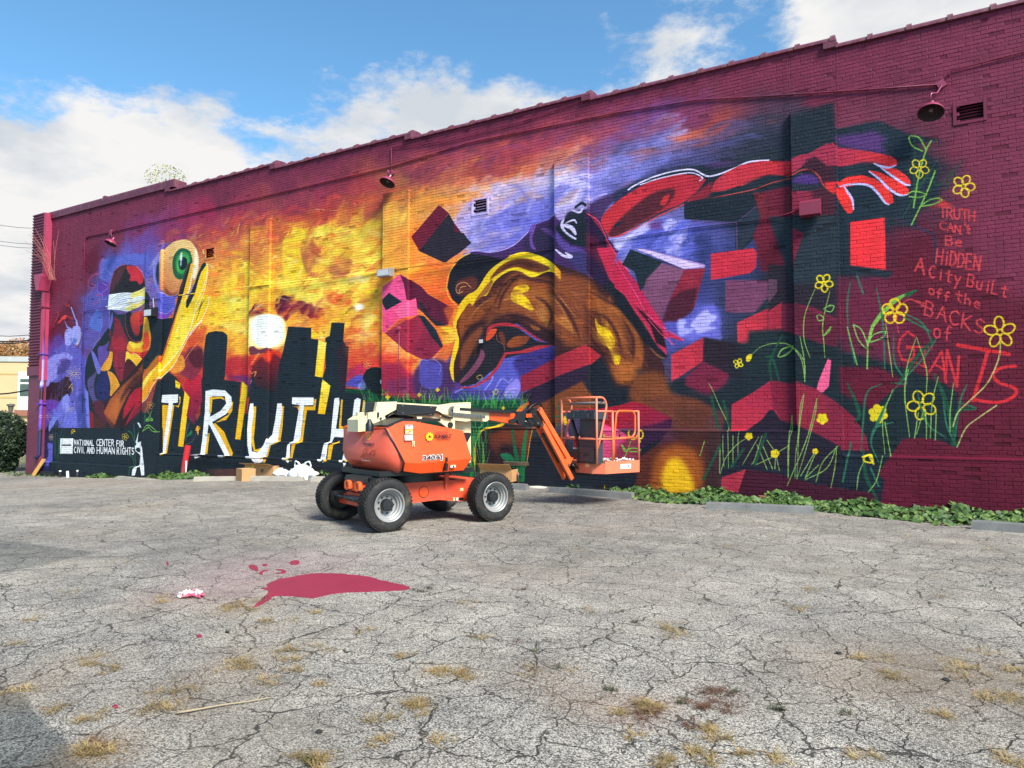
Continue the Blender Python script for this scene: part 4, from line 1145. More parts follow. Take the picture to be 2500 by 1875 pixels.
# ---- blocks in the middle (view D)
view('D')
poly('5a60bc', '20,870 80,840 160,720 240,700 300,690 380,740 400,760 450,790 460,840 440,900 330,900 80,850 0,930', sm=0, b=4, w=10)
poly('30386c', '400,760 490,780 500,870 440,930 400,880', b=6, a=.9)
for c, s in (('c8c0f0', '0,800 60,780 160,710 170,740 80,790 20,850'), ('b8b0ec', '255,700 290,690 310,720 270,750 240,740'), ('b0a8ec', '330,750 370,760 360,790 310,860 290,860 320,800'), ('8c8cdc', '270,770 320,790 300,830'), ('9c98e4', '250,850 290,830 350,860 330,875')):
    poly(c, s, sm=1, b=2, w=10)
dabs('20,870 160,720 300,690 450,780 460,880 330,900 80,850', ['b8b0ec', '7878d0', '5458b4', 'dcd4f8', '343a74'], 160, .08, .35, 2, 8, 23, slope=-.5, b=1, a0=.4, a1=.8)
dabs('320,1210 430,1130 540,1150 540,1300 340,1295', ['b8b0f0', '7878d0', '5458b4', 'dcd4f8'], 70, .06, .3, 2, 7, 24, slope=-.5, b=1, a0=.4, a1=.8)
poly('6a2c60', '160,720 240,700 230,750 180,740', b=4, a=.7)
poly('1e2a34', '80,846 38,925 100,960 130,1060 245,910')
poly('b08cc8', '100,842 155,846 460,925 455,942 350,948')
poly('d8c0ec', '110,845 160,850 455,932 350,945')
poly(('845070', '6c3c58', '260,920 240,1200'), '240,915 355,950 275,1110 240,1215 190,1140 145,1070 160,1000', b=1)
poly('8c2438', '355,950 460,942 400,1150 275,1110')
poly('4a1a2c', '275,1110 330,1060 420,1040 395,1160 330,1210 240,1215', b=2)
poly('6a68c8', '340,1200 400,1180 430,1130 500,1120 540,1180 540,1300 450,1290 380,1310 330,1290', sm=0, b=3, w=10)
poly('b8b0f0', '380,1220 450,1150 480,1170 520,1190 470,1230 520,1240 420,1270 400,1250', sm=1, b=2, w=8)
poly('a8a4ec', '320,1200 360,1205 350,1240 400,1250 330,1285', sm=1, b=2, w=5)
poly('c82c40', '487,870 700,840 720,860 718,940 680,970 487,1003', sm=0)
poly('784060', '562,1003 822,1005 822,1060 760,1110 720,1165 600,1170 560,1160', b=1)
poly('22303a', '822,1060 822,1180 700,1180 760,1110', b=3)
poly('181c26', '0,1040 90,1150 160,1250 220,1340 270,1385 262,1400 160,1330 90,1230 0,1120', b=2)
poly(('c02448', 'c02c50', '60,960 300,1350'), '0,900 60,1000 120,1080 160,1140 200,1210 262,1260 350,1305 340,1312 270,1290 240,1310 262,1345 264,1385 200,1310 160,1240 100,1160 50,1080 0,1040')
poly('26141c', '100,1130 180,1230 210,1320 264,1350 240,1260 160,1180', b=1); stroke('e84880', 1.4, '0,900 100,1060 180,1190 350,1308'); stroke('e84880', 1.4, '170,1200 230,1270 300,1330', sm=0); stroke('e84880', 1.2, '245,1235 290,1330', sm=0)
poly(('d03848', 'a82438', '620,1290 850,1180'), '620,1218 850,1112 852,1230 760,1270 660,1328 622,1318')
poly('8c2034', '850,1112 900,1130 895,1240 852,1230')
poly(('c83448', 'b02a3c', '290,1450 450,1300'), '286,1382 452,1292 448,1415 287,1520')
poly('281c28', '452,1292 640,1330 905,1280 905,1500 600,1500 448,1415', b=2)
poly('1e2830', '620,1330 760,1270 850,1230 920,1300 900,1400 700,1500 560,1500', b=7, a=.7)
poly('74203a', '448,1415 580,1480 560,1540 500,1590 420,1570 350,1540 345,1510', sm=0, b=2)
poly('1c242c', '287,1520 350,1500 350,1550 420,1590 500,1600 600,1520 800,1420 905,1420 905,1520 590,1659 500,1659 280,1560', b=4)
view('F')
poly('28202c', '0,300 130,310 350,300 350,640 0,640', b=3); poly('26303a', '0,60 120,60 350,60 350,420 120,400', b=2)
poly('7c2038', '120,120 185,150 130,300 120,330', b=1)
poly('5c3c50', '0,375 45,378 45,440 0,500')
poly('a8283c', '0,540 70,490 70,640 0,650'); poly('70203a', '70,500 130,500 230,520 350,580 350,720 200,690 100,650 70,640', b=1)
poly('5c1c30', '135,500 350,600 350,715 190,690 135,600', b=1)
poly('1a252c', '0,700 60,640 150,660 300,720 420,750 560,790 700,830 880,910 955,950 960,1100 940,1225 860,1190 700,1180 640,1270 520,1290 440,1100 350,1000 240,930 130,890 0,880', b=1)
poly('1e2a30', '-100,640 60,630 140,660 140,900 0,880 -100,900', b=3)
poly(MRL, '360,820 560,820 660,870 740,940 700,1060 640,1080 560,1060 450,1000 370,950', b=3)
poly('6a2440', '360,370 520,360 700,420 700,800 560,780 370,740', b=5, a=.6)
poly('ec5c88', '305,780 322,790 310,920 280,950 245,945 260,890')
poly('7c2038', '0,890 135,890 240,930 350,1000 440,1080 500,1180 510,1245 370,1240 360,1220 230,1150 140,1130 60,1080 0,1000', b=0)
poly('c03040', '0,890 50,900 60,1060 0,1020', b=3)
poly('8c2438', '135,900 250,940 320,1040 240,1150 140,1130', b=4, a=.8)
poly('221c2c', '-60,1040 0,1000 60,1080 230,1150 370,1225 370,1500 0,1360 -100,1340 -100,1100', b=1)
poly('1a2430', '370,1245 640,1275 700,1250 560,1360 590,1390 570,1500 360,1440', b=0)
poly('421428', '0,1360 150,1390 360,1430 560,1460 560,1520 380,1500 0,1500', b=0)
poly('18262c', '480,1100 560,1000 640,930 760,900 880,900 955,950 962,1225 860,1190 780,1180 700,1180 610,1275 520,1270', b=0)
poly(MRL, '680,1185 780,1178 860,1190 965,1232 1296,1200 1296,1659 560,1659 585,1500 590,1390 555,1362 610,1280 640,1240')
# lower middle: knees, slabs (G, H)
view('G')
poly('1e2430', '560,360 880,500 1240,640 1240,700 880,580 600,560', b=5, a=.8)
poly('7c4226', '540,440 700,390 800,430 870,560 880,640 560,660 520,540', sm=1, b=6)
poly('6c3828', '560,640 900,600 1120,640 1250,720 1240,780 1180,840 1200,900 900,905 870,820 700,700', sm=0, b=4)
poly('5a3028', '900,700 1240,740 1180,900 900,905', b=6, a=.7)
poly('1c232c', '160,480 300,640 560,650 300,720 120,720 100,500', b=4)
poly(('a81c30', '8c1c38', '400,700 700,850'), '220,730 400,700 540,662 640,690 780,760 880,812 700,860 560,905 300,905 220,850')
poly('44183a', '560,905 880,815 890,840 870,905')
poly('8c2440', '560,905 400,860 700,850 860,815 760,860', b=3)
poly('321a38', '560,930 870,930 800,990 640,1090 590,1120 590,960')
poly('181c28', '640,1080 830,980 740,1080 590,1180', b=1)
poly(('e85080', 'c8406c', '230,860 500,1000'), '225,845 300,880 440,925 510,980 460,1100 400,1200 220,1180')
poly('8a3048', '350,1150 500,980 590,960 590,1200 380,1200', b=4)
poly('e0a818', '240,950 300,960 290,1010 250,1010')
stroke('e0c020', 3.2, '515,930 510,960 540,1000 580,990 600,930 630,930 640,960 630,990 600,1000 615,1020 600,1035'); stroke('68b838', 1.6, '455,1200 500,1110 530,1020'); stroke('68b838', 2, '490,1110 450,1050 460,1080 480,1110 540,1080 610,1090 600,1110 520,1110')
poly('54261f', '590,1180 760,1060 960,1000 1240,930 1240,1450 560,1450', b=4)
poly('42221f', '900,930 1240,930 1220,1060 1000,1050', b=6, a=.8)
poly('9c5020', '740,1180 830,1080 960,1050 1080,1090 1170,1200 1200,1400 1100,1480 700,1480', sm=0, b=7)
poly('ecb41c', '820,1250 860,1190 920,1165 1000,1190 1060,1290 1100,1430 1000,1470 860,1460 790,1400', sm=1, b=5, w=6)
poly('3c2426', '1200,930 1340,930 1330,1450 1180,1450 1210,1200', b=5)
poly('1c1c24', '150,1300 590,1310 560,1450 200,1450', b=2); stroke('c8a820', 1.6, '250,1310 250,1380 300,1390 295,1440', sm=0); stroke('9c8c28', 1.2, '520,1300 520,1390', sm=0)
poly('1c262e', '1330,930 1400,760 1410,690 1240,600 1000,560 870,560 880,500 1000,450 1000,520 1180,600 1300,560 1420,480 1700,400 1960,440 1990,520 1780,480 1430,690 1425,920 1330,930', b=3)
poly(('c03044', 'a02440', '1430,900 1760,500'), '1422,690 1600,590 1770,475 1990,510 1990,870 1860,830 1800,740 1760,740 1700,820 1560,925 1418,928')
poly('7c1c34', '1770,480 1990,510 1990,880 1860,830 1830,760 1790,720', b=1)
poly('241c2c', '1560,925 1700,830 1770,745 1830,790 1860,835 1980,870 2020,900 2140,980 2212,1020 2212,1420 2000,1350 1800,1300 1560,1270 1340,1340 1330,940', b=1)
poly('1c2832', '1340,1340 1380,1280 1560,1260 1850,1310 2212,1400 2212,1300 1340,1200', b=5, a=.8)
poly(('a02c40', 'b03040', '1350,1400 1540,1280'), '1340,1370 1350,1340 1560,1270 1490,1480 1340,1450')
poly('421428', '1560,1270 1850,1310 2212,1420 2212,1560 1480,1520')
view('H')
poly('16402e', '0,560 760,560 740,640 560,820 360,880 300,1000 290,1400 -400,1400 -700,1300 -880,1100 -885,560 -885,470 -500,560', b=1)
poly('0c2a22', '-880,500 0,560 0,620 -500,640', b=3, a=.6)
stroke('e8b020', 5, '560,815 480,850 370,885 320,980 290,1080 285,1200 297,1320'); poly('e8b428', '430,860 560,810 620,780 560,840 470,870')
poly(('e84820', 'f0a028', '830,590 640,700'), '838,572 848,600 760,690 700,690 740,630')
poly('2a1a1e', '370,890 300,1000 290,1330 880,1340 900,880 780,840 600,830', sm=0)
poly(('74341e', '4c2420', '620,880 560,1150'), '440,930 600,880 900,870 880,1180 760,1200 500,1140 440,1030', b=5)
poly('2c1a20', '540,1100 600,1030 760,1080 700,1200 560,1240', sm=1, b=5)
poly('7c4024', '880,640 1130,520 1440,360 1480,420 1560,560 1560,680 1260,700 1130,900 1000,880 900,870', b=2)
poly('26202c', '1060,800 1150,800 1150,920 1060,920', b=1)
poly('34182c', '1100,920 1260,920 1300,1200 1200,1350 1160,1200', b=3)
poly('1a1e28', '840,1250 900,960 1000,960 1200,1300 1300,1340 2000,1340 2000,1480 820,1470', b=1)
poly('e0608c', '1255,960 1275,840 1300,950', a=1); poly('e0b820', '1240,750 1260,730 1280,800 1260,830 1240,800', sm=1)
poly('a41c30', '1300,660 1560,650 1560,700 1300,700')
poly('1c6a48', '560,1150 600,1130 680,1150 730,1250 700,1290 600,1200', sm=1); poly('186a40', '740,1440 745,1330 700,1100 715,1090 770,1300 795,1060 830,880 850,880 830,1200 820,1440', b=0)
poly('1c5c3c', '680,870 710,870 715,980 770,1200 745,1300 700,1080', b=0); stroke('e0a028', 1.5, '905,880 880,1000 860,1150 835,1280', b=0)
blades('1c5c3c', 3, '1170,540 1200,700 1240,860;1215,660 1190,850;1140,740 1260,720;1150,950 1220,900')
view('U')
GR = np.random.default_rng(5)
for c, n, w_, h0, h1 in (('1c6a3c', 120, 1.2, 60, 140), ('4ca848', 90, 1.0, 50, 170), ('90c850', 40, .9, 60, 190)):
    for k in range(n):
        x = GR.uniform(560, 2150); y = GR.uniform(120, 200) if x < 1700 or GR.random() < .5 else 190
        dx = GR.uniform(-60, 60); hh = GR.uniform(h0, h1)
        stroke(c, w_, '%g,%g %g,%g %g,%g' % (x, y, x + dx * .4, y - hh * .6, x + dx, y - hh), a=.9, taper=.7)
    for k in range(n // 3):
        x = GR.uniform(1560, 1780); y = GR.uniform(500, 900)
        stroke(c, w_, '%g,%g %g,%g' % (x, y, x + GR.uniform(-50, 60), y - GR.uniform(120, 320)), a=.8, taper=.7)
for x, y, r in ((815, 80, 14), (1100, 55, 12), (1280, 5, 12), (1925, 185, 10)):
    flower('d8b828', 1.4, x, y, r * 1.6, 4, 0, 1)
stroke('e8c048', 1.6, '1820,25 1850,5 1875,15 1860,45 1830,40 1820,25'); stroke('e8c048', 1.4, '1660,-120 1700,-140 1720,-110 1690,-95 1665,-110')
# ---- drawn flowers, right half
DG, MG, LG, YL = '1c5038', '2c6c50', '7eb448', 'e0c41c'
view('E')
blades(DG, 3, '680,1100 760,960 860,800;720,1000 800,900 860,940 920,880 1000,800;900,960 940,870;740,700 740,1060', a=.7)
for w_, s in ((2.4, '825,712 795,770 760,900 735,1050'), (2.4, '845,865 800,980 725,1138'), (2.2, '800,762 765,700 725,688 712,700 730,740 780,765'), (2.2, '708,980 740,968 800,985 760,1000 715,995'), (2.2, '765,1050 810,1015 860,1003 876,1015 830,1035 770,1045')):
    stroke(LG, w_, s)
flower('e4c828', 1.9, 765, 852, 50, 5, .3); flower('e4c828', 2.4, 988, 942, 58, 5, .1)
RD = 'c63c42'
view('T')
letters('TRUTH', RD, 2.4, '1070,1270', '1550,1330', '1070,1130', gap=.15)
letters('CAN', RD, 2.4, '1072,1430', '1360,1500', '1072,1325', gap=.25); letters("'t", RD, 3, '1390,1440', '1480,1500', '1390,1340', gap=.1)
letters('Be', RD, 2.4, '1150,1650', '1380,1670', '1150,1525', gap=.25)
view('F')
letters('HiDDEN', RD, 2.6, '848,295', '1072,335', '856,222', gap=.2)
letters('A', RD, 3.2, '742,335', '788,352', '750,265')
letters('City', RD, 2.6, '812,365', '975,405', '818,305', gap=.35)
letters('BuiLt', RD, 2.4, '1005,410', '1210,470', '1015,350', gap=.25)
letters('off', RD, 2.4, '810,450', '920,495', '815,400', gap=.15); letters('the', RD, 2.4, '945,480', '1075,530', '950,430', gap=.25)
letters('BACKS', RD, 2.4, '790,555', '1090,660', '800,485', gap=.35)
letters('of', RD, 2.4, '835,670', '930,690', '840,595', gap=.3)
letters('G', 'c42c34', 3.4, '655,790', '745,795', '660,640'); letters('I', 'c42c34', 3, '740,800', '830,820', '745,710')
stroke('c42c34', 2.6, '700,715 830,725', sm=0); stroke('c42c34', 2.6, '730,790 800,825', sm=0)
letters('A', 'c42c34', 3.4, '815,845', '900,900', '835,715'); letters('N', 'c42c34', 4, '895,885', '965,925', '905,735')
stroke('cc2830', 6, '960,710 1215,755', sm=0); stroke('cc2830', 5, '1110,740 1080,850 1035,990', sm=0)
stroke('cc2830', 5, '1250,815 1180,825 1135,860 1170,900 1250,930 1240,970 1160,1000 1035,985')
stroke(RD, 2, '650,580 660,520 710,480 750,490 790,515'); stroke(RD, 2, '750,485 790,500 775,515', sm=0); stroke(RD, 1.4, '650,590 660,650')
poly(LG, '512,640 520,610 560,550 640,470 700,445 695,460 640,500 580,560 535,620 515,700 500,700', sm=0); stroke(LG, 2.4, '505,690 500,830')
stroke('1c6838', 4, '695,455 745,435'); stroke('1c6040', 2, '740,440 700,470')
for s in ('430,605 470,630 500,700 495,725 455,680 430,605', '505,700 530,660 590,640 580,670 520,695'):
    stroke('78b858', 2, s)
flower('e8c01c', 3, 640, 540, 66, 5, 2.2, 0, .5); flower(YL, 2.6, 1172, 645, 82, 5, -.4, 0, .36); flower(YL, 2.8, 285, 400, 46, 5, .2); flower(YL, 2.6, 778, 1012, 76, 5, .5)
flower(YL, 3, 556, 1057, 46, 6, .3, 1); flower(YL, 3, 277, 1083, 26, 5, .3, 1); flower(YL, 2.6, 39, 1258, 20, 5, 0, 1); flower(YL, 2.6, 242, 1246, 12, 5, 0, 1)
blades(MG, 3, '415,390 400,500 405,640;400,620 440,800;548,420 580,600 590,830;450,360 480,450;635,650 640,800 700,900 620,900;690,550 780,600 830,700;690,570 820,640;850,680 780,780 640,930;575,905 500,950 480,1100 470,1250;640,930 560,1080 520,1200 560,1300;750,930 800,1100 900,1180;1005,910 970,1000 940,1220;960,1000 1050,1030 960,1040;880,920 900,1100 940,1200;630,1100 540,1130 520,1200;600,1000 560,1100 520,1180;520,1330 560,1420;420,1200 380,1400', a=.95)
blades(DG, 6, '840,680 760,760 660,900;950,1225 900,1000 840,860;930,1220 960,1050 1040,1030;440,1100 460,1050 400,900;480,1240 500,1380 560,1500', a=.9)
for q in ('240,430 190,560 185,680 215,775', '315,440 280,600 285,700 290,775', '165,670 185,780 190,895', '-5,705 60,700 110,712 170,780 190,890', '595,600 610,720 630,870', '710,830 690,950 715,1175', '745,680 700,830 690,1000', '750,670 800,830 800,950', '860,870 830,1000 820,1180', '740,1180 760,1050', '750,1160 790,1040 800,1120 800,1185', '938,900 920,1050 920,1150', '845,1190 850,1050', '630,935 580,1080 590,1260', '590,1100 620,1270',
          '185,960 160,1150 150,1385', '250,980 200,1180 100,1420', '120,1065 105,1240 105,1380', '350,1220 300,1330 190,1390', '350,1225 340,1330 320,1430', '355,1220 280,1300 245,1400', '485,1300 460,1360 450,1440', '580,1270 550,1390 508,1452', '400,620 450,810'):
    stroke('8cb454', 1.6, q, taper=.4)
stroke('b8b468', 2, '1175,700 1165,780 1110,900 1020,990 960,1050 935,1120'); stroke('a8b468', 2, '1155,1015 1060,1080 1000,1130 955,1225')
for q in ('320,510 285,530 320,545 335,515 300,520', '250,565 265,560 285,580 260,590 250,570', '285,665 320,620 310,645 285,665', '50,765 70,730 125,715 100,755 60,770'):
    stroke('7cb850', 1.8, q)
view('G')
flower('e8d020', 2.4, 1482, 320, 44, 4, .5); poly('e8cc20', '1550,290 1560,250 1600,235 1605,260 1585,300 1560,305', sm=1)
for q in ('1605,240 1680,175 1780,145 1900,140 1980,180 2050,250 2090,350 2085,490', '1975,175 1890,190 1840,250 1870,260 1960,200 1980,180', '1215,500 1250,560 1320,720 1390,870 1400,1000 1405,1260', '2080,595 2050,700 2030,950 2005,1150 2000,1350', '2195,640 2180,780 2110,1050 2020,1350', '1965,790 1970,930 1950,1010 1940,1340',
          '1570,990 1480,1050 1380,1170 1330,1310', '1355,960 1355,1100 1365,1250', '1330,1080 1325,1300', '1445,970 1445,1230', '1500,930 1490,1000 1490,1170', '1705,970 1640,1180 1610,1230', '1675,980 1600,1110 1530,1230', '1660,1050 1750,1270', '1750,1010 1820,1110', '1650,1230 1800,1160', '1945,1060 1840,1120', '1860,1280 1835,1170', '1820,1270 1825,1160', '1700,1030 1800,1270', '2170,1130 2050,1330', '2190,1110 2090,1350', '2212,1230 2090,1350', '1190,1020 1150,1150'):
    stroke('88b058', 1.5, q, taper=.5)
blades(DG, 5, '1780,480 1770,300 1880,60;1850,480 1790,280 1720,260;1240,620 1300,900;1350,660 1400,880;1740,950 1640,1230;1540,1090 1430,1250;1330,1060 1180,1360', a=.85)
flower(YL, 2.6, 1587, 975, 32, 5, .4, 1); flower(YL, 2.6, 1820, 1133, 30, 5, .9, 1); flower(YL, 2.6, 2182, 1110, 20, 5, .2, 1)
flower('e0b820', 2.2, 2175, 1110, 16, 4, 0, 1)
view('F')
stroke('e8cc20', 3, '480,1275 520,1265 530,1300 500,1300 485,1290 490,1275'); stroke('e8cc20', 3, '515,1275 535,1310', sm=0)
# brush and roller grain over everything
canvas *= (1 + .05 * NC + .035 * fbm(MH, MW, 9, NR, 2, 2.0))[..., None]
np.clip(canvas, 0.004, 1, out=canvas)
# ---------------------------------------------------------------- mural image and the wall material
rgba = np.ones((MH, MW, 4), np.float32)
rgba[..., :3] = canvas[::-1]
img = bpy.data.images.new('mural_paint', MW, MH)
img.pixels.foreach_set(rgba.ravel())
img.update(); img.pack()
del rgba


def paint_material(name, gain=1.0, rough=.55, bump=.35):
    m = bpy.data.materials.new(name); m.use_nodes = True
    t = m.node_tree; p = t.nodes['Principled BSDF']
    g = t.nodes.new('ShaderNodeNewGeometry')
    mp = t.nodes.new('ShaderNodeSeparateXYZ'); t.links.new(g.outputs['Position'], mp.inputs[0])
    cb = t.nodes.new('ShaderNodeCombineXYZ')
    for i, (a, b) in enumerate(((MX0, MX1 - MX0), (MZ0, MZ1 - MZ0))):
        s = t.nodes.new('ShaderNodeMath'); s.operation = 'SUBTRACT'; t.links.new(mp.outputs[0 if i == 0 else 2], s.inputs[0]); s.inputs[1].default_value = a
        d = t.nodes.new('ShaderNodeMath'); d.operation = 'DIVIDE'; t.links.new(s.outputs[0], d.inputs[0]); d.inputs[1].default_value = b
        t.links.new(d.outputs[0], cb.inputs[i])
    im = t.nodes.new('ShaderNodeTexImage'); im.image = img; im.extension = 'EXTEND'; im.interpolation = 'Linear'
    t.links.new(cb.outputs[0], im.inputs[0])
    n = t.nodes.new('ShaderNodeTexNoise'); n.inputs['Scale'].default_value = 5; n.inputs['Detail'].default_value = 7; n.inputs['Roughness'].default_value = .7
    t.links.new(g.outputs['Position'], n.inputs['Vector'])
    r = t.nodes.new('ShaderNodeMapRange'); r.inputs['From Min'].default_value = .3; r.inputs['From Max'].default_value = .7; r.inputs['To Min'].default_value = .86 * gain; r.inputs['To Max'].default_value = 1.08 * gain
    t.links.new(n.outputs[0], r.inputs[0])
    mp2 = t.nodes.new('ShaderNodeMapping'); mp2.inputs['Scale'].default_value = (5, 5, .28); t.links.new(g.outputs['Position'], mp2.inputs[0])
    ns = t.nodes.new('ShaderNodeTexNoise'); ns.inputs['Scale'].default_value = 1.0; ns.inputs['Detail'].default_value = 5; ns.inputs['Roughness'].default_value = .6
    t.links.new(mp2.outputs[0], ns.inputs['Vector'])
    rs = t.nodes.new('ShaderNodeMapRange'); rs.inputs['From Min'].default_value = .35; rs.inputs['From Max'].default_value = .62; rs.inputs['To Min'].default_value = .88; rs.inputs['To Max'].default_value = 1.03
    t.links.new(ns.outputs[0], rs.inputs[0])
    mm = t.nodes.new('ShaderNodeMath'); mm.operation = 'MULTIPLY'; t.links.new(r.outputs[0], mm.inputs[0]); t.links.new(rs.outputs[0], mm.inputs[1])
    mu = t.nodes.new('ShaderNodeMix'); mu.data_type = 'RGBA'; mu.blend_type = 'MULTIPLY'; mu.inputs['Factor'].default_value = 1
    t.links.new(im.outputs[0], mu.inputs['A']); t.links.new(mm.outputs[0], mu.inputs['B'])
    t.links.new(mu.outputs['Result'], p.inputs['Base Color'])
    p.inputs['Roughness'].default_value = rough
    p.inputs['Specular IOR Level'].default_value = .2
    n2 = t.nodes.new('ShaderNodeTexNoise'); n2.inputs['Scale'].default_value = 38; n2.inputs['Detail'].default_value = 6
    t.links.new(g.outputs['Position'], n2.inputs['Vector'])
    b = t.nodes.new('ShaderNodeBump'); b.inputs['Strength'].default_value = bump; b.inputs['Distance'].default_value = .012
    t.links.new(n2.outputs[0], b.inputs['Height']); t.links.new(b.outputs[0], p.inputs['Normal'])
    return m


M_wall = paint_material('painted_brick')
M_joint = paint_material('painted_mortar', .62, .8, .5)
M_mar = mat('maroon_paint', '6a2a40', .5, namp=.12, nscale=4, bump=.25, bscale=40)

# ---------------------------------------------------------------- ground
def build_ground():
    xs = list(np.arange(-34, 8.01, .5)); ys = list(np.arange(-4, 22.01, .5))
    xs = [-900, -400, -160, -80, -50, -40] + xs + [14, 24, 60, 300, 900]
    ys = [-600, -60, -12] + ys + [28, 40, 70, 140, 400, 1200]
    V_, F_ = [], []
    for y in ys:
        for x in xs:
            V_.append((x, y, gz(x, y)))
    n = len(xs)
    for j in range(len(ys) - 1):
        for i in range(n - 1):
            F_.append((j * n + i, j * n + i + 1, (j + 1) * n + i + 1, (j + 1) * n + i))
    o = obj('asphalt_ground', V_, F_, None, smooth=True)
    return structure(o)


ground = build_ground()


def asphalt():
    m = bpy.data.materials.new('old_asphalt'); m.use_nodes = True
    t = m.node_tree; p = t.nodes['Principled BSDF']; nd = t.nodes.new; lk = t.links.new
    g = nd('ShaderNodeNewGeometry')

    def noise(s, d, r_=.55, off=(0, 0, 0), dist=0, src=None):
        mp = nd('ShaderNodeMapping'); mp.inputs['Location'].default_value = off; lk(src or g.outputs['Position'], mp.inputs[0])
        n = nd('ShaderNodeTexNoise'); n.inputs['Scale'].default_value = s; n.inputs['Detail'].default_value = d; n.inputs['Roughness'].default_value = r_; n.inputs['Distortion'].default_value = dist
        lk(mp.outputs[0], n.inputs['Vector'])
        return n

    def rng_(v, a, b, c=0.0, d=1.0, sm=False):
        r = nd('ShaderNodeMapRange')
        if sm:
            r.interpolation_type = 'SMOOTHSTEP'
        lk(v, r.inputs[0])
        for k, x in zip(('From Min', 'From Max', 'To Min', 'To Max'), (a, b, c, d)):
            r.inputs[k].default_value = x
        return r.outputs[0]

    def mth(op, a, b):
        n = nd('ShaderNodeMath'); n.operation = op
        for i, v in enumerate((a, b)):
            if isinstance(v, (int, float)):
                n.inputs[i].default_value = v
            else:
                lk(v, n.inputs[i])
        return n.outputs[0]

    def mixc(f, a, b, bt='MIX'):
        n = nd('ShaderNodeMix'); n.data_type = 'RGBA'; n.blend_type = bt
        for k, v in (('Factor', f), ('A', a), ('B', b)):
            if isinstance(v, (int, float)):
                n.inputs[k].default_value = v
            elif isinstance(v, tuple):
                n.inputs[k].default_value = v
            else:
                lk(v, n.inputs[k])
        return n.outputs['Result']

    # aggregate: pale stones in a dark binder
    v1 = nd('ShaderNodeTexVoronoi'); v1.inputs['Scale'].default_value = 115; lk(g.outputs['Position'], v1.inputs['Vector'])
    sepc = nd('ShaderNodeSeparateColor'); lk(v1.outputs['Color'], sepc.inputs[0])
    stone = rng_(sepc.outputs[0], .12, .72, 0, 1)
    stone = mth('MULTIPLY', stone, rng_(v1.outputs['Distance'], .38, .62, 1, .35))
    col = mixc(stone, lin('3e3a35'), lin('cdc5b6'))
    v2 = nd('ShaderNodeTexVoronoi'); v2.inputs['Scale'].default_value = 240; lk(g.outputs['Position'], v2.inputs['Vector'])
    sc2 = nd('ShaderNodeSeparateColor'); lk(v2.outputs['Color'], sc2.inputs[0])
    col = mixc(rng_(sc2.outputs[1], .55, .95, 0, .55), col, lin('d4cfc4'))
    # broad tone: sun-bleached, oil-dark, dusty
    big = noise(.32, 5, .6)
    col = mixc(rng_(big.outputs[0], .42, .62, 0, .42), col, mixc(1.0, col, lin('989ca2'), 'MULTIPLY'))
    dust = noise(.55, 6, .62, (4, 8, 0))
    col = mixc(rng_(dust.outputs[0], .5, .72, 0, .42), col, lin('978873'))
    med = noise(2.4, 5, .6, (9, 1, 0))
    col = mixc(1.0, col, mixc(rng_(med.outputs[0], .35, .65), lin('d6d6d8'), lin('ffffff')), 'MULTIPLY')
    # newer dark patches with straight edges (left)
    sp = nd('ShaderNodeSeparateXYZ')
    wob = noise(1.6, 3, .6, (2, 2, 0))
    addv = nd('ShaderNodeVectorMath'); addv.operation = 'MULTIPLY_ADD'; lk(wob.outputs['Color'], addv.inputs[0]); addv.inputs[1].default_value = (.25, .25, 0); lk(g.outputs['Position'], addv.inputs[2])
    lk(addv.outputs[0], sp.inputs[0])

    def half(a, b, soft=.012):
        """1 on the left of the line a -> b (ground points)"""
        dx, dy = b[0] - a[0], b[1] - a[1]
        l_ = math.hypot(dx, dy)
        nx, ny = -dy / l_, dx / l_
        s = mth('ADD', mth('MULTIPLY', sp.outputs[0], nx), mth('MULTIPLY', sp.outputs[1], ny))
        return rng_(mth('SUBTRACT', s, nx * (a[0] + .125) + ny * (a[1] + .125)), -soft, soft)
    a1, b1, c1 = ground_at(0, 1665), ground_at(215, 1880), ground_at(-300, 1880)
    near_patch = half(b1, a1)
    a2, b2, c2 = ground_at(0, 1318), ground_at(240, 1350), ground_at(0, 1400)
    far_patch = mth('MULTIPLY', half(b2, a2, .03), half(c2, b2, .03))
    patch = mth('MAXIMUM', near_patch, mth('MULTIPLY', far_patch, .7))
    col = mixc(patch, col, mixc(1.0, col, lin('b2babd'), 'MULTIPLY'))
    # cracks: three sizes of warped cells
    wp = noise(2.6, 4, .6, (1, 3, 5))
    wv = nd('ShaderNodeVectorMath'); wv.operation = 'MULTIPLY_ADD'; lk(wp.outputs['Color'], wv.inputs[0]); wv.inputs[1].default_value = (.34, .34, 0); lk(g.outputs['Position'], wv.inputs[2])
    wp2 = noise(14, 3, .6, (3, 3, 5))
    wv2 = nd('ShaderNodeVectorMath'); wv2.operation = 'MULTIPLY_ADD'; lk(wp2.outputs['Color'], wv2.inputs[0]); wv2.inputs[1].default_value = (.055, .055, 0); lk(wv.outputs[0], wv2.inputs[2])
    flat = nd('ShaderNodeVectorMath'); flat.operation = 'MULTIPLY'; lk(wv2.outputs[0], flat.inputs[0]); flat.inputs[1].default_value = (1, 1, 0)
    cracks = 0
    dens = rng_(noise(.45, 3, .5, (6, 6, 6)).outputs[0], .42, .6)
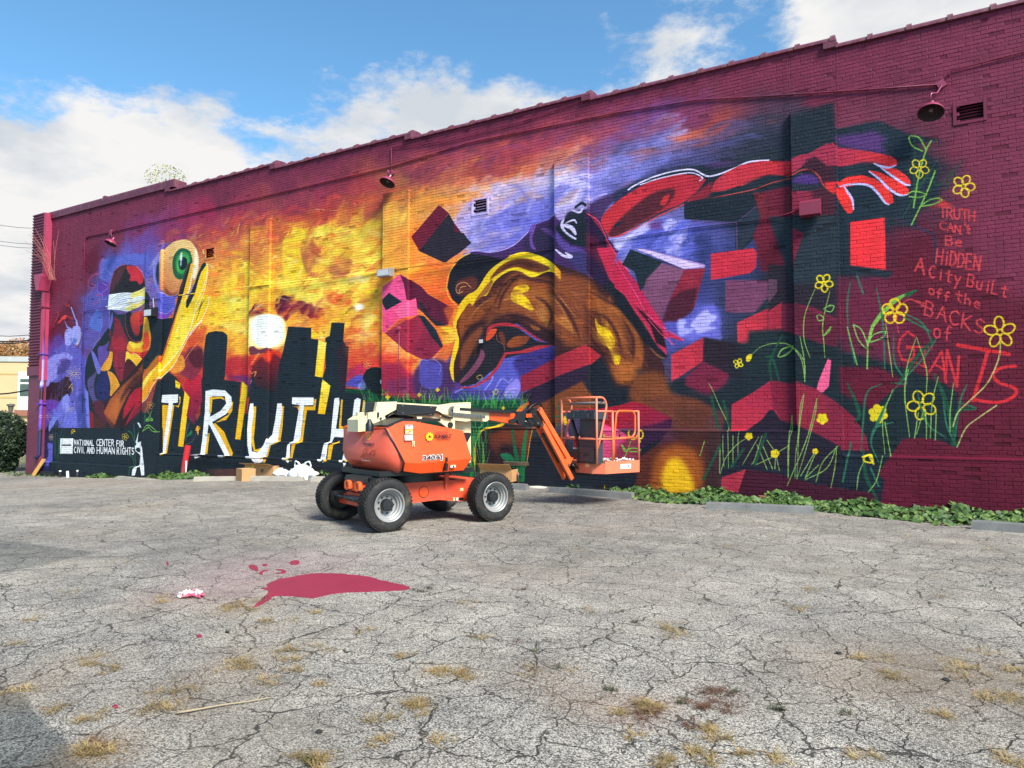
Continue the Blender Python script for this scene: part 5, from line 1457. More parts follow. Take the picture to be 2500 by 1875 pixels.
    for sc_, wd, off, gate in ((1.15, .013, (0, 0, 0), None), (3.3, .023, (5, 5, 0), 1), (6.8, .034, (9, 2, 0), 2)):
        mp = nd('ShaderNodeMapping'); mp.inputs['Location'].default_value = off; lk(flat.outputs[0], mp.inputs[0])
        v = nd('ShaderNodeTexVoronoi'); v.feature = 'DISTANCE_TO_EDGE'; v.voronoi_dimensions = '2D'; v.inputs['Scale'].default_value = sc_; lk(mp.outputs[0], v.inputs['Vector'])
        wn = rng_(noise(3, 3, .6, (off[0], 7, 0)).outputs[0], .35, .7, .15, 1.5)
        c = mth('SUBTRACT', 1.0, mth('DIVIDE', v.outputs['Distance'], mth('MULTIPLY', wn, wd)))
        c = rng_(c, 0, .7, 0, 1)
        if gate == 1:
            c = mth('MULTIPLY', c, rng_(dens, -.2, .2, .6, 1))
        if gate == 2:
            c = mth('MULTIPLY', c, rng_(dens, .15, .6))
            c = mth('MULTIPLY', c, .7)
        cracks = c if isinstance(cracks, int) else mth('MAXIMUM', cracks, c)
    col = mixc(mth('MULTIPLY', cracks, .9), col, lin('2e2a25'))
    # pink overspray and drips round the spill
    def spot(px, py, r0, r1, strength, col_, thr):
        nonlocal col
        c = ground_at(px, py)
        d = nd('ShaderNodeVectorMath'); d.operation = 'DISTANCE'; lk(wv.outputs[0], d.inputs[0]); d.inputs[1].default_value = (c.x + .17, c.y + .17, 0)
        f = rng_(d.outputs['Value'], r0, r1, strength, 0)
        nn = noise(60, 4, .7, (c.x, 0, 0))
        f = mth('MULTIPLY', f, rng_(nn.outputs[0], thr, thr + .15))
        col = mixc(f, col, lin(col_))
    for a in ((640, 1385, .2, 1.1, .3, 'a4747c', .42), (560, 1430, .1, .9, .38, 'a4747c', .45), (760, 1370, .2, 1.3, .2, 'a88488', .45), (480, 1450, 0, .7, .4, 'a88488', .46), (1000, 1400, .2, 1.8, .12, 'a8888a', .45),
              (1560, 1440, .2, 1.2, .2, '9a8478', .4), (2300, 1650, .1, 1.1, .6, '6e5a44', .4), (2080, 1630, .0, .8, .45, '7a6650', .42), (1340, 1660, .0, .45, .45, '8a6c50', .42), (1430, 1720, 0, .35, .45, '8a6c50', .42), (180, 1180, .5, 5, .4, '9c8a78', .4), (590, 1617, .05, .5, .28, '9a7c54', .4), (430, 1700, .05, .6, .25, '9a7c54', .4), (245, 1832, .02, .3, .6, '8a6c48', .4), (60, 1690, .05, .4, .25, '9a7c54', .4), (200, 1620, .05, .5, .25, '9a7c54', .4), (560, 1490, .05, .5, .28, '9a7c54', .4), (390, 1470, .05, .6, .25, '9a7c54', .42), (1095, 1640, .05, .4, .2, '9a7c54', .42), (1565, 1735, .02, .3, .55, '8a5c44', .42), (1740, 1690, .05, .4, .2, '8a5c44', .42), (660, 1530, .05, .4, .2, '9a7c54', .42)):
        spot(*a)
    lk(col, p.inputs['Base Color'])
    p.inputs['Roughness'].default_value = .88
    p.inputs['Specular IOR Level'].default_value = .3
    h = mth('SUBTRACT', mth('ADD', mth('MULTIPLY', stone, .5), mth('MULTIPLY', med.outputs[0], .8)), mth('MULTIPLY', cracks, 1.8))
    b = nd('ShaderNodeBump'); b.inputs['Strength'].default_value = .7; b.inputs['Distance'].default_value = .007
    lk(h, b.inputs['Height']); lk(b.outputs[0], p.inputs['Normal'])
    return m


ground.data.materials.append(asphalt())

# ---------------------------------------------------------------- the building
CY_, BL = .0677, .2135                       # course height, brick length with joint
WX0, WX1 = -27.75, 9.0
TOPS = [(-28.95, -20.5, 9.06), (-20.5, -15.7, 8.83), (-15.7, -10.85, 8.70), (-10.85, -6.03, 8.57), (-6.03, -1.23, 8.45), (-1.23, 3.6, 8.31), (3.6, 9.0, 8.18)]
PIL = [(-21.53, -20.73), (-16.60, -15.80), (-11.68, -10.88), (-6.85, -6.05), (-1.99, -1.22), (2.9, 3.7)]
PTOP, PD = 7.15, .10
LEDGE = [(-27.75, -21.53, -.03), (-20.73, -16.6, .425), (-15.8, -11.68, .868), (-10.88, -6.85, 1.30), (-6.05, -1.99, 1.27), (-1.22, 2.9, .85), (3.7, 9.0, .85)]
building = thing('brick_building', 'long maroon brick building whose wall carries a colourful painted mural', 'building', (0, PW, 0))


def par(o):
    """parent with the world position kept (things are modelled in place)"""
    o.parent = building
    o.location = Vector(o.location) - Vector(building.location)
    return o


VENTS = [((1170, 486), (1206, 516)), ((500, 607), (526, 630)), ((2336, 252), (2401, 298)), ]
vent_rects = []
for (a, b) in VENTS:
    x0, z1 = wall_at(*a); x1, z0 = wall_at(*b)
    vent_rects.append((x0, x1, z0, z1))
# measured sizes: 0.62 m wide, 0.4 m high
vent_rects = [(wall_at(1156, 503)[0], wall_at(1189, 500)[0], wall_at(1172, 520)[1], wall_at(1172, 487)[1]),
              (wall_at(503.5, 620)[0], wall_at(523.5, 620)[0], wall_at(513, 629)[1], wall_at(513, 607)[1]),
              (wall_at(2335, 280)[0], wall_at(2401, 275)[0], wall_at(2368, 293)[1], wall_at(2368, 255)[1])]

BV = [(0, 0, 0), (1, 0, 0), (1, 0, 1), (0, 0, 1)]


def top_at(x):
    for a, b, z in TOPS:
        if a <= x < b:
            return z
    return 8.2


def brick_rows():
    """every brick face of the wall: (x0, x1, z0, z1, y_front, header)"""
    rnd = random.Random(3)
    rows = []
    zb = 9.06 - CY_ * 200
    nrow = int((9.06 - zb) / CY_)
    for j in range(nrow):
        z0 = zb + j * CY_
        z1 = z0 + CY_
        if z1 < -.75:
            continue
        hd = (j % 7 == 3)
        ln = BL / 2 if hd else BL
        x = WX0 + (0 if j % 2 else ln / 2) - ln
        while x < WX1:
            xa, xb = max(x, WX0), min(x + ln, WX1)
            x += ln
            if xb - xa < .03:
                continue
            zc_ = (z0 + z1) / 2
            if zc_ > top_at((xa + xb) / 2) - .1:
                continue
            # split at pilaster edges
            cuts = [xa]
            for a, b in PIL:
                for e in (a, b):
                    if xa + .02 < e < xb - .02:
                        cuts.append(e)
            cuts.append(xb)
            for c0, c1 in zip(cuts, cuts[1:]):
                xm = (c0 + c1) / 2
                if any(v[0] - .02 < xm < v[1] + .02 and v[2] - .02 < zc_ < v[3] + .02 for v in vent_rects):
                    continue
                y = PW
                if zc_ < PTOP and any(a < xm < b for a, b in PIL):
                    y = PW - PD
                for a, b, lz in LEDGE:
                    if a < xm < b and zc_ < lz:
                        y = PW - PD
                rows.append((c0, c1, z0, z1, y, hd))
    return rows


rows = brick_rows()
# the bricks seen largest become parts of their own
def px_size(r):
    xm, zm = (r[0] + r[1]) / 2, (r[2] + r[3]) / 2
    v = Vector((xm, r[4], zm - CAMZ))
    d = v.dot(fw)
    if d < .1:
        return 0
    px = 1250 + FPX * v.dot(rt) / d; py = 937.5 - FPX * v.dot(upv) / d
    if not (0 < px < 2490 and 0 < py < 1250) or r[1] - r[0] < .2:
        return 0
    return 1 / (d * (1 + .0 * v.length))


order = sorted(range(len(rows)), key=lambda i: -px_size(rows[i]))
single = set(order[:300])
J = .006            # joint
brn = random.Random(8)


def brick_mesh_data(w_, h_, dy, cham=.004, ax=None):
    """open-backed brick: face, chamfers, sides (local, front at y = -dy)"""
    a, c = J / 2, cham
    V_ = []
    ax = a if ax is None else ax          # head joints are often smeared shut by the paint
    for (ix, i, y) in ((ax, a, -.0005), (ax + c, a + c, -dy)):
        V_ += [(ix, y, i), (w_ - ix, y, i), (w_ - ix, y, h_ - i), (ix, y, h_ - i)]
    F_ = [(4, 5, 6, 7)]
    for k in range(4):
        F_.append((k, (k + 1) % 4, 4 + (k + 1) % 4, 4 + k))
    return V_, F_


AV, AF = [], []
shared = {}
for i, r in enumerate(rows):
    x0, x1, z0, z1, y, hd = r
    dy = .0018 + brn.random() * .003
    tilt = (brn.random() - .5) * .0035
    tl2 = (brn.random() - .5) * .003
    if brn.random() < .02:
        dy -= .006
    if i in single:
        key = (round((x1 - x0) / BL, 2), int(dy * 1000) % 4)
        if key not in shared:
            Vb, Fb = brick_mesh_data(x1 - x0, z1 - z0, dy)
            me = bpy.data.meshes.new('brick'); me.from_pydata(Vb, [], Fb); me.materials.append(M_wall); me.update()
            shared[key] = me
        o = bpy.data.objects.new('brick', shared[key]); COL.objects.link(o)
        o.parent = building; o.location = (x0, y - PW, z0)
        o.rotation_euler = (tilt * 2, 0, 0)
        continue
    Vb, Fb = brick_mesh_data(x1 - x0, z1 - z0, dy, .004 + brn.random() * .003, brn.choice((.003, .003, .0022, .0008)))
    k0 = len(AV)
    for n_, (a, b, c) in enumerate(Vb):
        yy = b
        if n_ >= 4:
            yy += tilt * (1 if c > CY_ / 2 else -1) + tl2 * (1 if a > .1 else -1)
        AV.append((x0 + a, y + yy, z0 + c))
    AF += [tuple(k0 + q for q in f) for f in Fb]
stuff(par(obj('brickwork', AV, AF, M_wall)))

# mortar sheet: the body of the wall with its setbacks, vents cut out of the plane by dark boxes
bm = bmesh.new()
for a, b, z in TOPS:
    a2, b2 = max(a, WX0), min(b, WX1)
    # split round the vents
    cells = [(a2, b2, -.8, z - .1)]
    for v in vent_rects:
        nc = []
        for (p0, p1, q0, q1) in cells:
            if v[0] >= p1 or v[1] <= p0 or v[2] >= q1 or v[3] <= q0:
                nc.append((p0, p1, q0, q1)); continue
            for s in ((p0, v[0], q0, q1), (v[1], p1, q0, q1), (max(p0, v[0]), min(p1, v[1]), q0, v[2]), (max(p0, v[0]), min(p1, v[1]), v[3], q1)):
                if s[1] - s[0] > .001 and s[3] - s[2] > .001:
                    nc.append(s)
        cells = nc
    for (p0, p1, q0, q1) in cells:
        box(bm, p0, p1, PW + .001, PW + .3, q0, q1)
par(bobj('wall', bm, M_joint))
for a, b in PIL:
    bm = bmesh.new()
    box(bm, a, b, PW - PD + .001, PW, -.7, PTOP)
    par(bobj('pilaster', bm, M_joint))
    bm = bmesh.new()
    box(bm, a - .004, b + .006, PW - PD - .008, PW, PTOP, PTOP + .035)
    par(bobj('pilaster_cap', bm, M_wall, bevel=.004))
    # brick returns on the side of the pilaster that faces the light
    bm = bmesh.new()
    z = 9.06 - CY_ * 200
    k = 0
    while z < PTOP - CY_:
        if z > -.7:
            box(bm, b, b + .006, PW - PD + .003, PW - .002 if k % 2 else PW - .03, z + .004, z + CY_ - .004)
        z += CY_; k += 1
    stuff(par(bobj('pilaster_return', bm, M_wall)))
for a, b, z in LEDGE:
    bm = bmesh.new()
    prism(bm, [(PW - PD - .012, z - .0), (PW - PD - .012, z + .022), (PW - .0, z + .05), (PW - .0, z)], a, b, 'x')
    par(bobj('wall_ledge', bm, M_wall, bevel=.003))
    bm = bmesh.new()
    box(bm, a, b, PW - PD + .001, PW, -.8, z)
    par(bobj('plinth', bm, M_joint))

# clay coping, tile by tile, stepping down to the right
M_cop = mat('coping_paint', '64283c', .5, namp=.15, nscale=6, bump=.2, bscale=30, dirt=('8a7468', .35, 3))
TL = .62
bm = bmesh.new()
prism(bm, [(-.055, -.012), (-.05, .03), (.04, .095), (.30, .12), (.45, .10), (.45, -.0), (.3, -.012)], 0, TL - .008, 'x')
prism(bm, [(-.075, -.02), (-.068, .05), (.03, .125), (.30, .15), (.47, .125), (.47, 0), (.3, -.02)], TL - .075, TL + .012, 'x')
cop_me = bpy.data.meshes.new('coping_tile')
bmesh.ops.recalc_face_normals(bm, faces=bm.faces)
bm.to_mesh(cop_me); bm.free(); cop_me.materials.append(M_cop)
for a, b, z in TOPS:
    if b < -20:
        # flat metal edge on the far bay
        bm = bmesh.new(); prism(bm, [(PW - .06, z - .22), (PW - .07, z - .02), (PW - .05, z + .03), (PW + .4, z + .03), (PW + .4, z - .22)], -27.75, b + .25, 'x')
        par(bobj('roof_edge', bm, M_cop, bevel=.006))
        bm = bmesh.new(); tube(bm, [(-27.7, PW - .1, z - .2), (b, PW - .1, z - .2)], .0, 6) if False else box(bm, -24.1, -23.95, PW - .075, PW + .3, z - .1, z + .075)
        par(bobj('edge_clip', bm, M_cop))
        continue
    n = int(round((b - a) / TL))
    st = (b - a) / n
    for k in range(n):
        o = bpy.data.objects.new('coping_tile', cop_me); COL.objects.link(o)
        o.parent = building; o.location = (a + k * st, 0, z - .1); o.scale = (st / TL, 1, 1)
        o.rotation_euler = (random.uniform(-.012, .012), random.uniform(-.008, .008), 0)
    bm = bmesh.new(); box(bm, a - .18, a + .03, PW - .07, PW + .4, z - .1, z + .03)
    par(bobj('parapet_step', bm, M_cop, bevel=.01))

# rest of the building behind the wall: roof slab and far sides
bm = bmesh.new()
box(bm, -27.6, WX1, PW + .31, PW + 16, -.7, 7.9)
par(bobj('building_body', bm, M_mar))

# louvred vents
M_dark = mat('dark_gap', '0a090a', .9)
for v in vent_rects:
    x0, x1, z0, z1 = v
    bm = bmesh.new(); box(bm, x0, x1, PW + .16, PW + .2, z0, z1)
    vt = par(bobj('wall_vent', bm, M_dark))
    bm = bmesh.new()
    t_ = .05
    box(bm, x0 - t_, x0, PW - .016, PW + .16, z0 - t_, z1 + t_); box(bm, x1, x1 + t_, PW - .016, PW + .16, z0 - t_, z1 + t_)
    box(bm, x0, x1, PW - .014, PW + .16, z0 - t_, z0); box(bm, x0, x1, PW - .014, PW + .16, z1, z1 + t_)
    f = bobj('vent_frame', bm, M_wall, vt); f.location = (0, 0, 0)
    for k in range(5):
        z = z0 + (k + .5) * (z1 - z0) / 5
        bm = bmesh.new(); beam(bm, (x0, PW + .05, z), (x1, PW + .03, z), .022, .004, (0, .4, 1))
        bobj('slat', bm, M_wall, vt)

# corner projection on the left with corrugated metal
CD = .17
CXa, CXb = wall_at(80, 532, PW - .22)[0], wall_at(115, 525, PW - .17)[0]
bm = bmesh.new(); box(bm, CXa, CXb, PW - CD, PW + 16, -.8, 9.0)
par(bobj('corner_pier', bm, M_mar))
zc0, zc1 = wall_at(78, 896)[1], wall_at(78, 830)[1]
bm = bmesh.new()
zz = zc0 + .02
prof = []
nrib = 0
while zz < 9.0:
    prof += [(PW - CD - .008, zz), (PW - CD - .05, zz + .035), (PW - CD - .05, zz + .055), (PW - CD - .008, zz + .09)]
    zz += .106
prof = prof + [(PW - CD, 9.0), (PW - CD, zc0)]
prism(bm, prof, CXa - .01, CXb - .16, 'x')
par(bobj('corrugated_panel', bm, M_mar))
bm = bmesh.new(); box(bm, CXa - .02, CXb - .14, PW - CD - .06, PW - CD, zc0 - .35, zc0 - .01)
par(bobj('panel_flashing', bm, M_mar, bevel=.01))
M_pink = mat('rose_paint', '9c3450', .45, namp=.1, dirt=('74304a', .5, 4))
bm = bmesh.new(); box(bm, CXb, CXb + .03, PW - CD - .05, PW, wall_at(105, 930)[1], 9.03)
box(bm, CXb - .07, CXb, PW - CD - .062, PW - CD - .05, wall_at(105, 930)[1], 9.03)
par(bobj('corner_trim', bm, M_pink, bevel=.006))
# pier brick courses low down
bm = bmesh.new()
z = -.7
k = 0
zt = wall_at(72, 1012)[1]
while z < zt:
    x = CXa + (.1 if k % 2 else 0)
    while x < CXb - .03:
        xe = min(x + .205, CXb - .005)
        box(bm, x + .004, xe, PW - CD - .008 - .003 * random.random(), PW - CD + .01, z + .004, z + CY_ - .004)
        x += .2135
    z += CY_; k += 1
stuff(par(bobj('pier_bricks', bm, M_mar)))
# leader head, downspout
hx, hz = wall_at(121, 693)
bm = bmesh.new()
prism(bm, [(-.24, .28), (.24, .28), (.24, .2), (.09, -.3), (-.09, -.3), (-.24, .2)], PW - .42, PW - .04, 'y')
for v_ in bm.verts:
    v_.co.x += hx; v_.co.z += hz
par(bobj('leader_head', bm, M_pink, bevel=.008))
bm = bmesh.new()
bx, bz = wall_at(107, 1112)
tube(bm, [(hx, PW - .15, hz - .3), (hx, PW - .15, bz + .05), (hx, PW - .28, bz - .1)], .06, 10)
par(bobj('downspout', bm, M_wall, smooth=True))
bm = bmesh.new()
for zz in (hz - .9, hz - 2.6, hz - 4.4):
    box(bm, hx - .085, hx + .085, PW - .28, PW, zz, zz + .04)
par(bobj('pipe_strap', bm, M_wall))


# conduits on the wall
def conduit(name, pxs, r=.014, off=.03, close=None):
    bm = bmesh.new()
    P_ = []
    for q in pxs:
        x, z = wall_at(*q)
        o_ = off
        if z < PTOP and any(a - .05 < x < b + .05 for a, b in PIL):
            o_ = off + PD
        P_.append((x, PW - o_, z))
    tube(bm, fillet(P_, .08, 3), r, 7)
    return par(bobj(name, bm, M_wall, smooth=True))


conduit('conduit', [(203, 920), (209, 590), (214, 578), (272, 567), (957, 407), (1148, 348), (1500, 277), (1700, 245), (1875, 236), (2125, 220), (2290, 208)], .017)
conduit('conduit', [(2315, 190), (2318, 175), (2500, 128), (2600, 100)], .012)
conduit('cable', [(955, 362), (1100, 345), (1270, 300), (1430, 245), (1436, 232)], .009)
conduit('conduit', [(957, 362), (957, 420)], .012)
conduit('conduit', [(204, 1005), (204, 760), (362, 733), (625, 701), (928, 664)], .014)
conduit('conduit', [(960, 661), (1250, 625), (1480, 588), (1700, 555), (1890, 534), (1960, 515)], .014)
bm = bmesh.new()
P_ = [ (-1, 0, 0) ]
x0, z0 = wall_at(478, 1110); x1, _ = wall_at(1100, 1115)
tube(bm, [(x0, PW - .22, z0), (x1, PW - .22, z0 - .02)], .03, 8)
par(bobj('water_pipe', bm, M_wall, smooth=True))
# ---------------------------------------------------------------- boom lift
LHD = R(67.0)
LO = Vector((-6.607, 8.518, gz(-6.607, 8.518)))
lift = thing('boom_lift', 'orange and cream articulated boom lift with folded jib parked before the mural', 'boom lift', LO, LHD)
LX, LY_ = Vector((math.cos(LHD), math.sin(LHD), 0)), Vector((-math.sin(LHD), math.cos(LHD), 0))


def pxU(a, b): return 750 + a / 4.022, 950 + b / 4.022
def pxV(a, b): return 1200 + a / 5.53, 950 + b / 5.53


def onY(q, yl):
    """machine coordinates (x, z) where the sight line through a traced point meets the plane y = yl of the machine"""
    d = ray(*q)
    c = Vector((0, 0, CAMZ)) - LO
    t = (yl - c.dot(LY_)) / d.dot(LY_)
    p = c + d * t
    return p.dot(LX), p.z


M_or = mat('orange_paint', 'e04c14', .36, namp=.05, nscale=3, coat=.25, dirt=('b8643c', .22, 5))
M_orf = mat('faded_orange', 'd85a44', .5, namp=.08, nscale=3, dirt=('e07c62', .5, 2.5))
M_orc = mat('chassis_orange', 'd4482a', .5, namp=.08, dirt=('8a5a44', .5, 5))
M_orj = mat('jib_orange', 'e2602c', .45, namp=.06, dirt=('a85434', .35, 7))
M_ors = mat('salmon_paint', 'dc7454', .5, namp=.06, dirt=('8a6454', .45, 12))
M_cr = mat('cream_paint', 'd8caa0', .45, namp=.05, dirt=('a89670', .35, 6))
M_blk = mat('black_plastic', '17181b', .45, namp=.1)
M_blm = mat('black_steel', '1e2024', .4, dirt=('4a4640', .4, 9))
M_rub = mat('tyre_rubber', '151516', .85, namp=.15, nscale=12, bump=.4, bscale=90, dirt=('5c5142', .35, 6))
M_rubw = mat('worn_sidewall', '1c1c1d', .8, namp=.12, nscale=10, dirt=('6e604c', .55, 5))
M_rim = mat('silver_rim', '8f8f8d', .35, metal=.15, namp=.06, dirt=('7d7668', .35, 7))
M_grey = mat('grey_plastic', '30373e', .5, namp=.05)
M_white = mat('white_sticker', 'e4e2dc', .5)
M_yel = mat('yellow_print', 'e8c018', .5)
M_red = mat('red_print', 'b81c1c', .45)
M_navy = mat('navy_print', '1c2238', .5)
M_met = mat('bare_steel', '8e8c88', .3, metal=.8, dirt=('5a5048', .4, 9))
M_hose = mat('hose_rubber', '141416', .4)
M_tan = mat('tan_sticker', 'd8b88a', .5)


def part(name, fn, m, parent=lift, bevel=0, smooth=False, auto=False):
    bm = bmesh.new(); fn(bm)
    return bobj(name, bm, m, parent, bevel=bevel, smooth=smooth, auto=auto)


# wheels --------------------------------------------------
def tyre_bm(bm):
    Ro, W = .352, .125
    pr = [(.222, -W + .012), (.235, -W - .003), (.29, -W - .006), (.325, -W + .004), (.343, -W + .022), (Ro - .006, -W + .05), (Ro - .004, 0), (Ro - .006, W - .05), (.343, W - .022), (.325, W - .004), (.29, W + .006), (.235, W + .003), (.222, W - .012)]
    lathe(bm, pr, 48, 'y')


def tread_bm(bm):
    n = 44
    for k in range(n):
        for s in (-1, 1):
            a = 2 * math.pi * (k + (.5 if s > 0 else 0)) / n
            for j in range(3):
                y = s * (.018 + j * .038)
                aa = a + j * .05
                c = Vector((math.cos(aa) * .351, y, math.sin(aa) * .351))
                t = Vector((-math.sin(aa), 0, math.cos(aa))); r_ = Vector((math.cos(aa), 0, math.sin(aa)))
                ay = (Vector((0, s, 0)) + t * .35).normalized()
                obox(bm, c - r_ * (.004 if j == 2 else 0), t * .0165, ay * .0175, r_ * .0075)


def rim_bm(bm):
    pr = [(.224, -.13), (.218, -.135), (.205, -.125), (.2, -.095), (.178, -.085), (.172, -.06), (.155, -.052), (.15, -.015), (.135, -.008), (.05, -.006), (.0, -.006)]
    lathe(bm, [(max(a, .001), b) for a, b in pr], 40, 'y')


def rim_back(bm):
    lathe(bm, [(.223, .128), (.205, .12), (.19, .07), (.19, .005), (.001, .003)], 40, 'y')


def hub_bm(bm):
    lathe(bm, [(.082, -.006), (.082, -.075), (.074, -.092), (.03, -.096), (.001, -.096)], 24, 'y')
    lathe(bm, [(.06, -.0935), (.055, -.1), (.04, -.1), (.036, -.0935)], 20, 'y')


def nuts_bm(bm, k, n=9):
    a = 2 * math.pi * k / n
    lathe(bm, [(.011, -.006), (.011, -.026), (.001, -.026)], 6, 'y', (math.cos(a) * .112, 0, math.sin(a) * .112))


wheel_parts = []
for i, (x, y) in enumerate(((-.864, -.73), (.864, -.73), (-.864, .73), (.864, .73))):
    wo = bpy.data.objects.new('wheel', None)
    link(wo, lift)
    wo.location = (x, y, .355)
    wo.rotation_euler = (0, R(i * 23), 0 if y < 0 else math.pi)
    if i == 2:
        wo.rotation_euler = (0, 0, math.pi - R(4))
    if i == 0:
        part('tyre', tyre_bm, M_rubw, wo, smooth=True)
        stuff(part('tread', tread_bm, M_rub, wo))
        part('rim', rim_bm, M_rim, wo, auto=True)
        part('rim_back', rim_back, M_blm, wo, auto=True)
        part('hub', hub_bm, M_blm, wo, auto=True)
        for k in range(9):
            part('wheel_nut', lambda bm: nuts_bm(bm, k), M_blm, wo)
        wheel_parts = [o for o in bpy.data.objects if o.parent == wo]
    else:
        for o in wheel_parts:
            c = o.copy(); COL.objects.link(c); c.parent = wo

# chassis -------------------------------------------------
def yz(q, y): return onY(q, y)


o0, o1, o2, o3, o4 = [onY(pxU(*q), -.42) for q in ((1620, 880), (1575, 1105), (1290, 1088), (1040, 1105), (950, 915))]
part('chassis', lambda bm: prism(bm, [(o0[0] + .12, o0[1]), (o1[0] + .2, o1[1]), (o1[0], o1[1]), (o2[0], o2[1]), (o3[0], o3[1] - .02), (-.62, .34), (-.75, .4), (-.75, .57), (-.4, .595)], -.42, .42, 'y'), M_orc, bevel=.012)
cc = onY(pxU(1145, 1010), -.424)
def ring_bm(bm):
    lathe(bm, [(.078, -.4225), (.078, -.427), (.082, -.427), (.082, -.4225)], 28, 'y', (cc[0], 0, cc[1]))
part('cover_ring', ring_bm, M_blm)
part('cover_plate', lambda bm: lathe(bm, [(.076, -.42), (.074, -.4255), (.001, -.4255)], 24, 'y', (cc[0], 0, cc[1])), M_or)
sl = onY(pxU(1512, 1078), -.424)
part('lifting_slot', lambda bm: prism(bm, [(sl[0] + .05 * math.cos(a * math.pi / 6), sl[1] + .022 * math.sin(a * math.pi / 6)) for a in range(12)], -.4235, -.42, 'y'), M_blk)
for q, w_, h_, m_ in (((1518, 985), .055, .045, M_tan), ((1443, 1080), .03, .05, M_tan), ((1475, 1080), .03, .045, M_white)):
    a = onY(pxU(*q), -.424)
    part('decal', lambda bm: box(bm, a[0] - w_ / 2, a[0] + w_ / 2, -.4235, -.42, a[1] - h_ / 2, a[1] + h_ / 2), m_)
# axles
part('rear_axle', lambda bm: box(bm, -.95, -.78, -.6, .6, .27, .42), M_orc, bevel=.02)
part('front_axle', lambda bm: box(bm, .78, .95, -.6, .6, .27, .42), M_orc, bevel=.02)
part('axle_mount', lambda bm: prism(bm, [(-1.02, .3), (-1.02, .47), (-.7, .56), (-.7, .34)], -.36, .16, 'y'), M_orc, bevel=.01)
for y in (.0, -.33):
    def lug(bm):
        for k in range(10):
            a0, a1 = k * math.pi / 5, (k + 1) * math.pi / 5
            ri = (.032, .045)
            def P_(a, r0, sq):
                c_, s_ = math.cos(a), math.sin(a)
                if sq:
                    k_ = 1 / max(abs(c_), abs(s_)) ** .75
                    return (y + c_ * .078 * k_, .578 + s_ * .068 * k_)
                return (y + c_ * ri[0], .578 + s_ * ri[1])
            prism(bm, [P_(a0, 0, 1), P_(a1, 0, 1), P_(a1, 0, 0), P_(a0, 0, 0)], -1.1, -1.04, 'x')
    part('tow_lug', lug, M_orj)
part('lug_bracket', lambda bm: box(bm, -1.04, -.74, -.42, .1, .5, .62), M_orc, bevel=.01)
part('hydraulic_cover', lambda bm: prism(bm, [(-.44, .62), (-.44, .675), (-.38, .715), (.12, .715), (.17, .675), (.17, .62)], -1.05, -.62, 'x'), M_blm, bevel=.01)
part('valve_block', lambda bm: box(bm, -.98, -.8, -.58, -.44, .6, .7), M_blk, bevel=.01)
part('tie_rod', lambda bm: (tube(bm, [(-1.08, .5, .4), (-1.08, .02, .4)], .022, 10), tube(bm, [(-1.08, .02, .4), (-1.08, -.5, .4)], .042, 12)), M_blm, smooth=True)
part('steering_arm', lambda bm: (box(bm, -1.1, -.86, .44, .56, .34, .45), box(bm, -1.1, -.86, -.58, -.48, .34, .45)), M_blm, bevel=.01)
part('turntable_bearing', lambda bm: lathe(bm, [(.001, .6), (.46, .6), (.46, .68), (.5, .68), (.5, .75), (.001, .75)], 40, 'z', (-.12, 0, 0)), M_blk, auto=True)
part('turntable_plate', lambda bm: box(bm, -.9, .62, -.62, .62, .72, .79), M_blk, bevel=.01)
part('skid_plate', lambda bm: prism(bm, [(.3, .79), (.3, .6), (.26, .5), (.24, .5), (.24, .79)], -.46, -.43, 'y'), M_orc)

# counterweight: rounded tail -----------------------------
def ell(a, rx, ry, x0=-.56):
    return (x0 - rx * math.cos(a), ry * math.sin(a))


def cw_bm(bm):
    rings = []
    for z, rx, ry, xf in ((.745, .33, .60, -.62), (.80, .42, .70, -.615), (.93, .50, .765, -.60), (1.05, .52, .775, -.66), (1.30, .44, .74, -.79), (1.385, .40, .71, -.84), (1.40, .36, .68, -.84)):
        ring = []
        for k in range(25):
            a = -math.pi / 2 + math.pi * k / 24
            x = xf - (rx + .60 + xf - .12) * max(math.cos(a), 0) ** .75
            y = ry * math.sin(a)
            tz = z - (.055 * max(math.cos(a), 0) if z > 1.2 else 0) + (.06 * max(math.cos(a), 0) if z < .9 else 0)
            ring.append(bm.verts.new((x, y, tz)))
        rings.append(ring)
    for a, b in zip(rings, rings[1:]):
        for k in range(24):
            bm.faces.new((a[k], a[k + 1], b[k + 1], b[k]))
    bm.faces.new(rings[0]); bm.faces.new(rings[-1])
    for a, b in zip(rings, rings[1:]):
        bm.faces.new((a[0], b[0], b[-1], a[-1]))


part('counterweight', cw_bm, M_orf, auto=True)

# hoods ---------------------------------------------------
HO = {'a': (765, 378), 'b': (945, 314), 'c': (1055, 317), 'd': (1530, 410), 'e': (1615, 683), 'f': (1535, 797), 'g': (1110, 828), 'h': (945, 805), 'i': (962, 722)}


def hood_bm(bm, s):
    def v(k, y):
        x, z = onY(pxU(*HO[k]), -abs(y))
        return bm.verts.new((x, s * abs(y), z))
    c, g_ = v('c', .76), v('g', .74)
    x7, z7 = onY(pxU(1110, 728), -.80)
    h7 = bm.verts.new((x7, s * .80, z7))
    a, b, d, e, f, h, i = v('a', .70), v('b', .74), v('d', .74), v('e', .78), v('f', .72), v('h', .72), v('i', .775)
    outer = [a, b, c, d, e, f, g_, h, i]
    for q in ((a, b, c, h7, i), (c, d, e, h7), (i, h7, g_, h), (h7, e, f, g_)):
        bm.faces.new(q)
    inner = [bm.verts.new((q.co.x, s * .2, q.co.z)) for q in outer]
    for k in range(len(outer)):
        bm.faces.new((outer[k], outer[(k + 1) % 9], inner[(k + 1) % 9], inner[k]))
    bm.faces.new(inner)


